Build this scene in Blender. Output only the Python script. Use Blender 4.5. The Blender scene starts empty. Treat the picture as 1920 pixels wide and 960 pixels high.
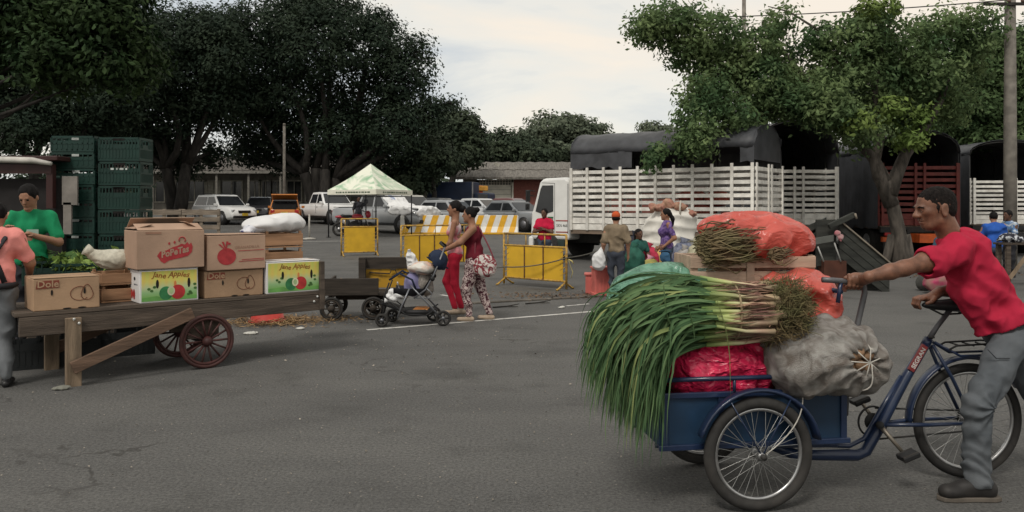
import bpy, math, random
import numpy as np
from math import radians as R_, sin, cos, pi
from mathutils import Vector, Matrix

random.seed(7)
RNG = np.random.default_rng(7)
SC = bpy.context.scene
COL = SC.collection

# ------------------------------------------------------------------ camera
F, HY, CH = 1480.0, 387.0, 1.6          # focal length and horizon row in photo pixels, eye height in metres
cam_d = bpy.data.cameras.new('camera')
cam_d.sensor_width = 36.0
cam_d.lens = 36.0 * F / 1920.0
cam_d.shift_y = -(480.0 - HY) / 1920.0
cam_d.clip_start = 0.1
cam_d.clip_end = 2000.0
cam = bpy.data.objects.new('camera', cam_d)
cam.location = (0, 0, CH)
cam.rotation_euler = (R_(90), 0, 0)
COL.objects.link(cam)
SC.camera = cam

# ------------------------------------------------------------------ sky: thin overcast, pale blue and cream cloud
SUN_EL, SUN_AZ = 52.0, 205.0            # azimuth clockwise from +Y
w = bpy.data.worlds.new('World'); SC.world = w; w.use_nodes = True
nt = w.node_tree; nt.nodes.clear()
def N(t, **k):
    n = nt.nodes.new(t)
    for a, b in k.items(): setattr(n, a, b)
    return n
out = N('ShaderNodeOutputWorld'); mixs = N('ShaderNodeMixShader'); mixs.inputs[0].default_value = 0.9
b1 = N('ShaderNodeBackground'); b1.inputs[1].default_value = 0.1
sky = N('ShaderNodeTexSky'); sky.sky_type = 'NISHITA'; sky.sun_disc = False
sky.sun_elevation = R_(SUN_EL); sky.sun_rotation = R_(SUN_AZ)
b2 = N('ShaderNodeBackground'); b2.inputs[1].default_value = 0.94
tc = N('ShaderNodeTexCoord')
mp = N('ShaderNodeMapping'); mp.inputs['Scale'].default_value = (1.0, 1.0, 3.2); mp.inputs['Location'].default_value = (0.35, 0.1, 0.6)
n1 = N('ShaderNodeTexNoise'); n1.inputs['Scale'].default_value = 2.6; n1.inputs['Detail'].default_value = 7; n1.inputs['Roughness'].default_value = 0.52
n1.inputs['Distortion'].default_value = 0.4
cr = N('ShaderNodeValToRGB')
cr.color_ramp.elements[0].position = 0.38; cr.color_ramp.elements[0].color = (0.58, 0.61, 0.625, 1)
cr.color_ramp.elements[1].position = 0.62; cr.color_ramp.elements[1].color = (0.90, 0.80, 0.67, 1)
e = cr.color_ramp.elements.new(0.48); e.color = (0.79, 0.765, 0.695, 1)
L = nt.links.new
L(tc.outputs['Generated'], mp.inputs[0]); L(mp.outputs[0], n1.inputs['Vector']); L(n1.outputs[0], cr.inputs[0])
L(cr.outputs[0], b2.inputs[0]); L(sky.outputs[0], b1.inputs[0])
L(b1.outputs[0], mixs.inputs[1]); L(b2.outputs[0], mixs.inputs[2]); L(mixs.outputs[0], out.inputs[0])

# ------------------------------------------------------------------ sun, softened by the cloud
sd = bpy.data.lights.new('sun', 'SUN'); sd.energy = 1.5; sd.angle = R_(15); sd.color = (1.0, 0.95, 0.87)
so = bpy.data.objects.new('sun', sd); COL.objects.link(so)
az = R_(SUN_AZ); el = R_(SUN_EL)
sdir = Vector((sin(az) * cos(el), cos(az) * cos(el), sin(el)))
so.rotation_euler = sdir.to_track_quat('Z', 'Y').to_euler()
so.location = sdir * 60

vs = SC.view_settings
vs.view_transform = 'Standard'; vs.look = 'None'; vs.gamma = 1.0; vs.exposure = 0.27; vs.use_curve_mapping = False
SC.cycles.use_denoising = True
SC.cycles.max_bounces = 6
SC.cycles.transparent_max_bounces = 12
SC.cycles.caustics_reflective = False; SC.cycles.caustics_refractive = False

# ------------------------------------------------------------------ placing: photo pixel + distance -> point in the place
def gz(y):                               # the lot climbs gently behind the road
    t = max(0.0, min(y, 66.0) - 18.0)
    return 0.024 * t * t / (t + 1.5) if t > 0 else 0.0
def at(px, py, Y): return Vector(((px - 960.0) * Y / F, Y, CH - (py - HY) * Y / F))
def gx(px, Y): return Vector(((px - 960.0) * Y / F, Y, gz(Y)))
# ------------------------------------------------------------------ materials
_M = {}
def M(name, col, rough=0.65, var=0.18, vs=6.0, bump=0.0, bs=50.0, metal=0.0, col2=None, stretch=None, spec=0.35,
      trans=0.0, coat=0.0, dirt=0.0, dirtcol=(0.06, 0.05, 0.04), island=0.0, alpha=1.0, detail=5.0, lo=0.35, hi=0.65, distort=0.0, sub=0.0, ovar=0.0, tl=0.0):
    if name in _M: return _M[name]
    m = bpy.data.materials.new(name); m.use_nodes = True
    t = m.node_tree; b = t.nodes['Principled BSDF']; lk = t.links.new
    tc = t.nodes.new('ShaderNodeTexCoord'); oi = t.nodes.new('ShaderNodeObjectInfo')
    ad = t.nodes.new('ShaderNodeVectorMath'); ad.operation = 'ADD'
    ml = t.nodes.new('ShaderNodeMath'); ml.operation = 'MULTIPLY'; ml.inputs[1].default_value = 13.0
    lk(oi.outputs['Random'], ml.inputs[0]); lk(tc.outputs['Object'], ad.inputs[0]); lk(ml.outputs[0], ad.inputs[1])
    mp = t.nodes.new('ShaderNodeMapping'); mp.inputs['Scale'].default_value = stretch or (1, 1, 1)
    lk(ad.outputs[0], mp.inputs[0])
    n = t.nodes.new('ShaderNodeTexNoise'); n.inputs['Scale'].default_value = vs; n.inputs['Detail'].default_value = detail
    n.inputs['Distortion'].default_value = distort
    lk(mp.outputs[0], n.inputs['Vector'])
    cr = t.nodes.new('ShaderNodeValToRGB')
    c = tuple(col[:3]); c2 = tuple(col2[:3]) if col2 else tuple(min(1, x * (1 + var)) for x in c)
    c1 = c if col2 else tuple(x * (1 - var) for x in c)
    cr.color_ramp.elements[0].position = lo; cr.color_ramp.elements[0].color = (*c1, 1)
    cr.color_ramp.elements[1].position = hi; cr.color_ramp.elements[1].color = (*c2, 1)
    lk(n.outputs[0], cr.inputs[0]); src = cr.outputs[0]
    if dirt > 0:
        n2 = t.nodes.new('ShaderNodeTexNoise'); n2.inputs['Scale'].default_value = 2.7; n2.inputs['Detail'].default_value = 8; n2.inputs['Roughness'].default_value = 0.7
        lk(ad.outputs[0], n2.inputs['Vector'])
        r2 = t.nodes.new('ShaderNodeValToRGB'); r2.color_ramp.elements[0].position = 0.45; r2.color_ramp.elements[1].position = 0.75
        r2.color_ramp.elements[1].color = (dirt, dirt, dirt, 1); lk(n2.outputs[0], r2.inputs[0])
        mx = t.nodes.new('ShaderNodeMix'); mx.data_type = 'RGBA'
        lk(r2.outputs[0], mx.inputs[0]); lk(src, mx.inputs[6]); mx.inputs[7].default_value = (*dirtcol, 1); src = mx.outputs[2]
    if island > 0:
        g = t.nodes.new('ShaderNodeNewGeometry'); hs = t.nodes.new('ShaderNodeHueSaturation')
        mr = t.nodes.new('ShaderNodeMapRange'); mr.inputs[3].default_value = 1 - island; mr.inputs[4].default_value = 1 + island
        lk(g.outputs['Random Per Island'], mr.inputs[0]); lk(mr.outputs[0], hs.inputs['Value']); lk(src, hs.inputs['Color']); src = hs.outputs[0]
    if ovar > 0:
        hs = t.nodes.new('ShaderNodeHueSaturation'); mr = t.nodes.new('ShaderNodeMapRange'); mr.inputs[3].default_value = 1 - ovar; mr.inputs[4].default_value = 1 + ovar
        lk(oi.outputs['Random'], mr.inputs[0]); lk(mr.outputs[0], hs.inputs['Value']); lk(src, hs.inputs['Color']); src = hs.outputs[0]
    lk(src, b.inputs['Base Color'])
    if tl > 0:
        ts = t.nodes.new('ShaderNodeBsdfTranslucent'); mx = t.nodes.new('ShaderNodeMixShader'); mx.inputs[0].default_value = tl
        o_ = [n for n in t.nodes if n.type == 'OUTPUT_MATERIAL'][0]; lk(src, ts.inputs[0]); lk(b.outputs[0], mx.inputs[1]); lk(ts.outputs[0], mx.inputs[2]); lk(mx.outputs[0], o_.inputs[0])
    b.inputs['Roughness'].default_value = rough; b.inputs['Metallic'].default_value = metal
    b.inputs['Specular IOR Level'].default_value = spec
    if coat: b.inputs['Coat Weight'].default_value = coat; b.inputs['Coat Roughness'].default_value = 0.1
    if trans: b.inputs['Transmission Weight'].default_value = trans
    if sub: b.inputs['Subsurface Weight'].default_value = sub; b.inputs['Subsurface Radius'].default_value = (0.02, 0.008, 0.004)
    if alpha < 1: b.inputs['Alpha'].default_value = alpha
    if bump:
        n3 = t.nodes.new('ShaderNodeTexNoise'); n3.inputs['Scale'].default_value = bs; n3.inputs['Detail'].default_value = 4
        lk(mp.outputs[0], n3.inputs['Vector'])
        bp = t.nodes.new('ShaderNodeBump'); bp.inputs['Strength'].default_value = bump; bp.inputs['Distance'].default_value = 0.02
        lk(n3.outputs[0], bp.inputs['Height']); lk(bp.outputs[0], b.inputs['Normal'])
    _M[name] = m
    return m
def leafmat(name, col, col2, island=0.45, vs=0.8, tr=0.25):
    m = M(name, col, rough=0.65, vs=vs, col2=col2, island=island, spec=0.12)
    t = m.node_tree; b = t.nodes['Principled BSDF']; o = [n for n in t.nodes if n.type == 'OUTPUT_MATERIAL'][0]
    if not any(n.type == 'BSDF_TRANSLUCENT' for n in t.nodes):
        ts = t.nodes.new('ShaderNodeBsdfTranslucent'); mx = t.nodes.new('ShaderNodeMixShader'); mx.inputs[0].default_value = tr
        t.links.new(b.inputs['Base Color'].links[0].from_socket, ts.inputs[0])
        t.links.new(b.outputs[0], mx.inputs[1]); t.links.new(ts.outputs[0], mx.inputs[2]); t.links.new(mx.outputs[0], o.inputs[0])
    return m

# ------------------------------------------------------------------ mesh building
def rz(a): c, s = cos(a), sin(a); return np.array([[c, -s, 0], [s, c, 0], [0, 0, 1.0]])
def ry(a): c, s = cos(a), sin(a); return np.array([[c, 0, s], [0, 1.0, 0], [-s, 0, c]])
def rx(a): c, s = cos(a), sin(a); return np.array([[1.0, 0, 0], [0, c, -s], [0, s, c]])
def frame(d):                            # rotation whose local Z is d
    d = np.asarray(d, float); d = d / (np.linalg.norm(d) + 1e-12)
    u = np.array([0, 0, 1.0]) if abs(d[2]) < 0.9 else np.array([1.0, 0, 0])
    a = np.cross(u, d); a /= np.linalg.norm(a); return np.stack([a, np.cross(d, a), d], 1)
class MB:
    def __init__(s): s.V = []; s.F = []; s.mi = []; s.sm = []; s.n = 0
    def add(s, v, f, mi=0, sm=False):
        v = np.asarray(v, float).reshape(-1, 3); s.V.append(v)
        for q in f: s.F.append([int(i) + s.n for i in q]); s.mi.append(mi); s.sm.append(sm)
        s.n += len(v); return s
    def box(s, c, size, R=None, mi=0, taper=1.0):
        h = np.array(size, float) / 2
        v = np.array([[x * h[0] * (taper if z > 0 else 1), y * h[1] * (taper if z > 0 else 1), z * h[2]] for x in (-1, 1) for y in (-1, 1) for z in (-1, 1)])
        if R is not None: v = v @ np.asarray(R).T
        return s.add(v + np.array(c, float), [(0, 1, 3, 2), (4, 6, 7, 5), (0, 4, 5, 1), (2, 3, 7, 6), (0, 2, 6, 4), (1, 5, 7, 3)], mi)
    def beam(s, a, b, wy, wz, mi=0, up=(0, 0, 1)):   # rectangular bar from a to b
        a = np.array(a, float); b = np.array(b, float); d = b - a; Ln = np.linalg.norm(d); d /= Ln
        u = np.array(up, float); sx = np.cross(u, d); sx /= np.linalg.norm(sx); uu = np.cross(d, sx)
        return s.box((a + b) / 2, (Ln, wy, wz), np.stack([d, sx, uu], 1), mi)
    def tube(s, pts, r, n=8, mi=0, cap=True, closed=False, flat=None):
        pts = np.asarray(pts, float); k = len(pts); r = np.full(k, r, float) if np.isscalar(r) else np.asarray(r, float)
        tg = np.gradient(pts, axis=0) if not closed else np.roll(pts, -1, 0) - np.roll(pts, 1, 0)
        tg /= np.linalg.norm(tg, axis=1)[:, None] + 1e-12
        fr = frame(tg[0]); u = fr[:, 0]; a = np.arange(n) * 2 * pi / n; V = []
        for i in range(k):
            u = u - tg[i] * (u @ tg[i]); u /= np.linalg.norm(u); v = np.cross(tg[i], u)
            V.append(pts[i] + r[i] * (np.cos(a)[:, None] * u + (flat or 1.0) * np.sin(a)[:, None] * v))
        fs = []
        for i in range(k if closed else k - 1):
            j = (i + 1) % k
            for q in range(n): fs.append((i * n + q, i * n + (q + 1) % n, j * n + (q + 1) % n, j * n + q))
        if cap and not closed: fs.append(tuple(range(n - 1, -1, -1))); fs.append(tuple((k - 1) * n + q for q in range(n)))
        return s.add(np.concatenate(V), fs, mi, True)
    def cyl(s, a, b, r, r2=None, n=12, mi=0): return s.tube([a, b], [r, r if r2 is None else r2], n, mi)
    def ring(s, c, R, r, axis=(0, 1, 0), n=40, m=8, mi=0, a0=0, a1=2 * pi, flat=None):
        f = frame(axis); full = abs(a1 - a0 - 2 * pi) < 1e-6
        t = np.linspace(a0, a1, n + 1); t = t[:-1] if full else t
        p = np.array(c, float) + R * (np.cos(t)[:, None] * f[:, 0] + np.sin(t)[:, None] * f[:, 1])
        return s.tube(p, r, m, mi, closed=full, flat=flat)
    def ell(s, c, r, n=12, m=8, R=None, mi=0):
        th = np.linspace(0, pi, m + 1); v = []
        for t in th:
            for q in range(n): v.append((sin(t) * cos(2 * pi * q / n), sin(t) * sin(2 * pi * q / n), cos(t)))
        v = np.array(v) * np.array(r if np.ndim(r) else (r, r, r))
        if R is not None: v = v @ np.asarray(R).T
        fs = [(i * n + q, (i + 1) * n + q, (i + 1) * n + (q + 1) % n, i * n + (q + 1) % n) for i in range(m) for q in range(n)]
        return s.add(v + np.array(c, float), fs, mi, True)
    def prism(s, poly, o, U, Vv, T, mi=0, sm=False):  # polygon in plane (U,V) from origin o, thickness vector T
        o = np.array(o, float); U = np.array(U, float); Vv = np.array(Vv, float); T = np.array(T, float); n = len(poly)
        p = np.array([o + a * U + b * Vv for a, b in poly]); v = np.concatenate([p, p + T])
        fs = [tuple(range(n - 1, -1, -1)), tuple(range(n, 2 * n))] + [(i, (i + 1) % n, n + (i + 1) % n, n + i) for i in range(n)]
        return s.add(v, fs, mi, sm)
    def loft(s, rings, mi=0, sm=True, cap=True, closed=True):
        k, n = len(rings), len(rings[0]); fs = []
        for i in range(k - 1):
            for q in range(n if closed else n - 1): fs.append((i * n + q, i * n + (q + 1) % n, (i + 1) * n + (q + 1) % n, (i + 1) * n + q))
        if cap: fs.append(tuple(range(n - 1, -1, -1))); fs.append(tuple((k - 1) * n + q for q in range(n)))
        return s.add(np.concatenate([np.asarray(r, float) for r in rings]), fs, mi, sm)
    def quad(s, *p, mi=0): return s.add(np.array(p, float), [tuple(range(len(p)))], mi)
    def mesh(s, name, mats, off=None):
        me = bpy.data.meshes.new(name); V = np.concatenate(s.V)
        if off is not None: V = V - np.array(off, float)
        me.from_pydata(V.tolist(), [], s.F)
        for m in (mats if isinstance(mats, (list, tuple)) else [mats]): me.materials.append(m)
        me.polygons.foreach_set('material_index', s.mi); me.polygons.foreach_set('use_smooth', s.sm)
        me.update(); return me
    def build(s, name, mats, parent=None, off=None, bevel=0, loc=None, kind=None, label=None):
        o = bpy.data.objects.new(name, s.mesh(name, mats, off)); COL.objects.link(o)
        if parent is not None: o.parent = parent
        if loc is not None: o.location = loc
        if bevel:
            b = o.modifiers.new('bevel', 'BEVEL'); b.width = bevel; b.segments = 2; b.limit_method = 'ANGLE'; b.angle_limit = R_(40); b.harden_normals = False
        if kind: o['kind'] = kind
        if label: o['label'] = label
        return o
def tag(o, label, cat, group=None):
    o['label'] = label; o['category'] = cat
    if group: o['group'] = group
    return o
def thing(name, label, cat, loc=(0, 0, 0), rotz=0.0, group=None):
    o = bpy.data.objects.new(name, None); COL.objects.link(o); o.empty_display_size = 0.1
    o.location = loc; o.rotation_euler = (0, 0, rotz); return tag(o, label, cat, group)
def fastmesh(name, V, Q, mat, parent=None, smooth=False, loc=None):
    me = bpy.data.meshes.new(name); V = np.ascontiguousarray(V, np.float32); Q = np.ascontiguousarray(Q, np.int32); nf, k = Q.shape
    me.vertices.add(len(V)); me.vertices.foreach_set('co', V.ravel())
    me.loops.add(nf * k); me.loops.foreach_set('vertex_index', Q.ravel())
    me.polygons.add(nf); me.polygons.foreach_set('loop_start', np.arange(nf, dtype=np.int32) * k)
    me.polygons.foreach_set('use_smooth', np.full(nf, smooth, bool))
    me.materials.append(mat); me.update(calc_edges=True)
    o = bpy.data.objects.new(name, me); COL.objects.link(o)
    if parent is not None: o.parent = parent
    if loc is not None: o.location = loc
    return o
def copy_tree(o, parent=None):
    c = o.copy(); COL.objects.link(c); c.parent = parent
    for ch in o.children: copy_tree(ch, c)
    return c
def text(body, size, mat, parent, o, U, V, name='lettering', shear=0.0, align='CENTER', off=None, sx=1.0, ext=0.0006, wob=0, bold=0.0):
    cu = bpy.data.curves.new('t', 'FONT'); cu.body = body; cu.size = size; cu.align_x = align; cu.align_y = 'CENTER'; cu.shear = shear; cu.resolution_u = 2; cu.offset = bold
    ob = bpy.data.objects.new('t', cu); COL.objects.link(ob)
    dg = bpy.context.evaluated_depsgraph_get(); me0 = bpy.data.meshes.new_from_object(ob.evaluated_get(dg))
    n = len(me0.vertices); co = np.zeros(n * 3); me0.vertices.foreach_get('co', co); co = co.reshape(-1, 3)
    fs = [tuple(p.vertices) for p in me0.polygons]
    bpy.data.objects.remove(ob); bpy.data.curves.remove(cu); bpy.data.meshes.remove(me0)
    x = co[:, 0] * sx; y = co[:, 1] + (wob * size * np.sin(co[:, 0] / size * 2.2) if wob else 0)
    v = np.array(o, float) + x[:, None] * np.array(U, float) + y[:, None] * np.array(V, float)
    mb = MB(); mb.add(v, fs); return mb.build(name, mat, parent, off)

# ------------------------------------------------------------------ smooth solids from blended primitives
def C(a, b, ra, rb=None, k=None): return ('c', np.array(a, float), np.array(b, float), ra, ra if rb is None else rb, k)
def E(c, r, R=None, k=None): return ('e', np.array(c, float), np.array(r if np.ndim(r) else (r, r, r), float), R, k)
def NEG(p): return ('-',) + p
def wrinkle(amp, freq, seed=0, n=7, aniso=(1, 1, 1)):
    g = np.random.default_rng(seed); D = g.normal(size=(n, 3)); D /= np.linalg.norm(D, axis=1)[:, None]; fr = freq * g.uniform(0.5, 1.7, n); ph = g.uniform(0, 6.28, n)
    D = D * np.array(aniso)
    def f(X, Y, Z):
        s = 0
        for d, q, p in zip(D, fr, ph): s = s + np.sin((X * d[0] + Y * d[1] + Z * d[2]) * q + p + 0.8 * np.sin((Y * d[0] - Z * d[1] + X * d[2]) * q * 0.6))
        s = s / n ** 0.5
        return amp * (np.abs(s) * 1.3 - 0.6)
    return f
def sdf(prims, vox, k=0.02, noise=None, clip=None):
    lo = np.full(3, 1e9); hi = -lo; bb = []
    for p in prims:
        neg = p[0] == '-'; q = p[1:] if neg else p
        if q[0] == 'c': r = max(q[3], q[4]); a = np.minimum(q[1], q[2]) - r; b = np.maximum(q[1], q[2]) + r
        else: r = q[2].max() if q[3] is not None else q[2]; a = q[1] - r; b = q[1] + r
        bb.append((a, b))
        if not neg: lo = np.minimum(lo, a); hi = np.maximum(hi, b)
    pad = 3 * vox + k; lo = lo - pad; hi = hi + pad
    n = np.ceil((hi - lo) / vox).astype(int) + 1
    ax = [lo[i] + np.arange(n[i]) * vox for i in range(3)]
    Fd = np.full(n, 1.0, np.float32)
    for p, (a, b) in zip(prims, bb):
        neg = p[0] == '-'; q = p[1:] if neg else p
        kk = (q[5] if q[0] == 'c' else q[4]); kk = k if kk is None else kk
        m = kk + 3 * vox
        i0 = np.clip(((a - m - lo) / vox).astype(int), 0, n); i1 = np.clip(np.ceil((b + m - lo) / vox).astype(int) + 1, 0, n)
        if (i1 <= i0).any(): continue
        sl = tuple(slice(i0[j], i1[j]) for j in range(3))
        X = ax[0][sl[0]][:, None, None]; Y = ax[1][sl[1]][None, :, None]; Z = ax[2][sl[2]][None, None, :]
        if q[0] == 'c':
            A, B = q[1], q[2]; d = B - A; dd = d @ d + 1e-12
            px, py, pz = X - A[0], Y - A[1], Z - A[2]
            t = np.clip((px * d[0] + py * d[1] + pz * d[2]) / dd, 0, 1)
            D = np.sqrt((px - t * d[0]) ** 2 + (py - t * d[1]) ** 2 + (pz - t * d[2]) ** 2) - (q[3] + (q[4] - q[3]) * t)
        else:
            c, r, Rm = q[1], q[2], q[3]; px, py, pz = X - c[0], Y - c[1], Z - c[2]
            if Rm is not None:
                px, py, pz = (px * Rm[0, 0] + py * Rm[1, 0] + pz * Rm[2, 0], px * Rm[0, 1] + py * Rm[1, 1] + pz * Rm[2, 1], px * Rm[0, 2] + py * Rm[1, 2] + pz * Rm[2, 2])
            k0 = np.sqrt((px / r[0]) ** 2 + (py / r[1]) ** 2 + (pz / r[2]) ** 2); k1 = np.sqrt((px / r[0] ** 2) ** 2 + (py / r[1] ** 2) ** 2 + (pz / r[2] ** 2) ** 2) + 1e-9
            D = k0 * (k0 - 1) / k1
        S = Fd[sl]; D = D.astype(np.float32)
        if neg:
            D = -D; h = np.maximum(kk - np.abs(S - D), 0) / max(kk, 1e-6); Fd[sl] = np.maximum(S, D) + h * h * kk * 0.25
        else:
            h = np.maximum(kk - np.abs(S - D), 0) / max(kk, 1e-6); Fd[sl] = np.minimum(S, D) - h * h * kk * 0.25
    if noise is not None: Fd = Fd + noise(ax[0][:, None, None], ax[1][None, :, None], ax[2][None, None, :]).astype(np.float32)
    if clip is not None: Fd = np.maximum(Fd, clip(ax[0][:, None, None], ax[1][None, :, None], ax[2][None, None, :]).astype(np.float32) + 0 * Fd)
    ins = Fd < 0
    cnt = sum(ins[i:n[0] - 1 + i, j:n[1] - 1 + j, l:n[2] - 1 + l].astype(np.int8) for i in (0, 1) for j in (0, 1) for l in (0, 1))
    act = (cnt > 0) & (cnt < 8); ci = np.argwhere(act); idx = np.full(act.shape, -1, np.int64); idx[act] = np.arange(len(ci))
    acc = np.zeros((len(ci), 3)); num = np.zeros(len(ci))
    for d in range(3):
        for u in (0, 1):
            for v in (0, 1):
                o = [0, 0, 0]; e = [(d + 1) % 3, (d + 2) % 3]; o[e[0]] = u; o[e[1]] = v
                p0 = ci + o; p1 = p0.copy(); p1[:, d] += 1
                f0 = Fd[tuple(p0.T)]; f1 = Fd[tuple(p1.T)]; cr_ = (f0 < 0) != (f1 < 0)
                t = np.where(cr_, f0 / np.where(cr_, f0 - f1, 1), 0)
                pt = np.array(o, float) + np.zeros((len(ci), 3)); pt[:, d] += t
                acc += pt * cr_[:, None]; num += cr_
    V = lo + (ci + acc / num[:, None]) * vox; Q = []
    for d in range(3):
        s0 = [slice(0, n[j] - (1 if j == d else 0)) for j in range(3)]; s1 = list(s0); s1[d] = slice(1, n[d])
        A = ins[tuple(s0)]; B = ins[tuple(s1)]; g = np.argwhere(A != B)
        e0, e1 = (d + 1) % 3, (d + 2) % 3
        g = g[(g[:, e0] > 0) & (g[:, e1] > 0) & (g[:, e0] < n[e0] - 1) & (g[:, e1] < n[e1] - 1)]
        fl = ins[tuple(g.T)]
        def cell(a, b): c = g.copy(); c[:, e0] += a; c[:, e1] += b; return idx[tuple(c.T)]
        q = np.stack([cell(-1, -1), cell(0, -1), cell(0, 0), cell(-1, 0)], 1)
        q[~fl] = q[~fl][:, ::-1]; Q.append(q)
    Q = np.concatenate(Q); Q = Q[(Q >= 0).all(1)]
    return V, Q
def solid(name, prims, vox, mat, parent, k=0.02, noise=None, off=None, clip=None, kind=None):
    V, Q = sdf(prims, vox, k, noise, clip)
    if off is not None: V = V - np.array(off, float)
    o = fastmesh(name, V, Q, mat, parent, True)
    if kind: o['kind'] = kind
    return o
def bez(p0, p1, p2, p3, n=12):
    t = np.linspace(0, 1, n)[:, None]; p0, p1, p2, p3 = (np.array(p, float) for p in (p0, p1, p2, p3))
    return (1 - t) ** 3 * p0 + 3 * (1 - t) ** 2 * t * p1 + 3 * (1 - t) * t * t * p2 + t ** 3 * p3
# ------------------------------------------------------------------ ground
def asphalt():
    m = bpy.data.materials.new('asphalt'); m.use_nodes = True; t = m.node_tree; b = t.nodes['Principled BSDF']; lk = t.links.new
    tc = t.nodes.new('ShaderNodeTexCoord')
    def noise(sc, det=6, ro=0.6, st=(1, 1, 1)):
        mp = t.nodes.new('ShaderNodeMapping'); mp.inputs['Scale'].default_value = st; lk(tc.outputs['Object'], mp.inputs[0])
        n = t.nodes.new('ShaderNodeTexNoise'); n.inputs['Scale'].default_value = sc; n.inputs['Detail'].default_value = det; n.inputs['Roughness'].default_value = ro
        lk(mp.outputs[0], n.inputs['Vector']); return n.outputs[0]
    def ramp(s, a, b_, c0, c1):
        r = t.nodes.new('ShaderNodeValToRGB'); r.color_ramp.elements[0].position = a; r.color_ramp.elements[1].position = b_
        r.color_ramp.elements[0].color = (*c0, 1); r.color_ramp.elements[1].color = (*c1, 1); lk(s, r.inputs[0]); return r.outputs[0]
    def mix(f, a, b_, mode='MIX'):
        x = t.nodes.new('ShaderNodeMix'); x.data_type = 'RGBA'; x.blend_type = mode
        if isinstance(f, float): x.inputs[0].default_value = f
        else: lk(f, x.inputs[0])
        for s, i in ((a, 6), (b_, 7)):
            if isinstance(s, tuple): x.inputs[i].default_value = (*s, 1)
            else: lk(s, x.inputs[i])
        return x.outputs[2]
    base = ramp(noise(0.35, 5), 0.35, 0.68, (0.075, 0.0745, 0.073), (0.100, 0.0995, 0.097))
    wear = ramp(noise(1.3, 8, 0.65, (0.35, 1, 1)), 0.42, 0.72, (0, 0, 0), (1, 1, 1))
    base = mix(wear, base, (0.108, 0.107, 0.103))
    stain = ramp(noise(0.9, 6, 0.6), 0.54, 0.70, (0, 0, 0), (0.75, 0.75, 0.75))
    base = mix(stain, base, (0.050, 0.050, 0.048))
    grit = ramp(noise(48, 4, 0.85), 0.36, 0.64, (0.55, 0.55, 0.55), (1.48, 1.46, 1.43))
    base = mix(1.0, base, grit, 'MULTIPLY')
    vo = t.nodes.new('ShaderNodeTexVoronoi'); vo.inputs['Scale'].default_value = 17; lk(tc.outputs['Object'], vo.inputs['Vector'])
    sp = ramp(vo.outputs['Distance'], 0.06, 0.13, (1, 1, 1), (0, 0, 0)); pick = ramp(noise(9, 2), 0.52, 0.60, (0, 0, 0), (1, 1, 1))
    base = mix(mix(1.0, sp, pick, 'MULTIPLY'), base, (0.24, 0.22, 0.19))
    vc = t.nodes.new('ShaderNodeTexVoronoi'); vc.feature = 'DISTANCE_TO_EDGE'; vc.inputs['Scale'].default_value = 0.42
    nd = t.nodes.new('ShaderNodeTexNoise'); nd.inputs['Scale'].default_value = 2.5; nd.inputs['Detail'].default_value = 6; lk(tc.outputs['Object'], nd.inputs['Vector'])
    va = t.nodes.new('ShaderNodeVectorMath'); va.operation = 'ADD'; lk(tc.outputs['Object'], va.inputs[0]); lk(nd.outputs[1], va.inputs[1]); lk(va.outputs[0], vc.inputs['Vector'])
    ck = ramp(vc.outputs['Distance'], 0.003, 0.011, (0.7, 0.7, 0.7), (0, 0, 0)); cm = ramp(noise(0.5, 3), 0.5, 0.6, (0, 0, 0), (1, 1, 1))
    base = mix(mix(1.0, ck, cm, 'MULTIPLY'), base, (0.03, 0.028, 0.025))
    lk(base, b.inputs['Base Color']); b.inputs['Roughness'].default_value = 0.82; b.inputs['Specular IOR Level'].default_value = 0.3
    bp = t.nodes.new('ShaderNodeBump'); bp.inputs['Strength'].default_value = 0.55; bp.inputs['Distance'].default_value = 0.012
    lk(noise(70, 5, 0.75), bp.inputs['Height']); lk(bp.outputs[0], b.inputs['Normal'])
    return m
xs = np.concatenate([np.linspace(-420, -60, 7), np.linspace(-50, 50, 41), np.linspace(60, 420, 7)])
ys = np.concatenate([np.linspace(-30, 16, 12), np.linspace(17, 70, 54), np.linspace(90, 620, 8)])
V = np.array([[x, y, gz(y)] for y in ys for x in xs]); nx = len(xs)
Q = np.array([[j * nx + i, j * nx + i + 1, (j + 1) * nx + i + 1, (j + 1) * nx + i] for j in range(len(ys) - 1) for i in range(nx - 1)])
ground = fastmesh('ground', V, Q, asphalt(), None, True); ground['kind'] = 'structure'
paint = M('worn_white_paint', (0.52, 0.51, 0.48), 0.8, col2=(0.17, 0.165, 0.155), vs=9, lo=0.52, hi=0.74, bump=0.2, bs=90)
def line_on_ground(p, q, wdt, name='painted_line'):
    p = np.array(p); q = np.array(q); d = q - p; d /= np.linalg.norm(d); nrm = np.array([-d[1], d[0]]) * wdt / 2; n = 14; v = []; f = []
    for i in range(n + 1):
        c = p + (q - p) * i / n
        for s in (-1, 1): e = c + nrm * s * (0.9 + 0.2 * random.random()); v.append((e[0], e[1], gz(e[1]) + 0.004))
    for i in range(n): f.append((2 * i, 2 * i + 1, 2 * i + 3, 2 * i + 2))
    o = MB().add(v, f).build(name, paint, ground); return o
def G(px, py):
    Y = 12.0
    for _ in range(40): Y = 0.5 * Y + 0.5 * (CH - gz(Y)) * F / (py - HY)
    return ((px - 960) * Y / F, Y)
line_on_ground(G(688, 619), G(1128, 583), 0.085)
line_on_ground(G(1062, 574), G(1104, 570), 0.07)
line_on_ground(G(556, 453), G(640, 452), 0.12)
line_on_ground(G(826, 553), G(846, 556), 0.08)
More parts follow.
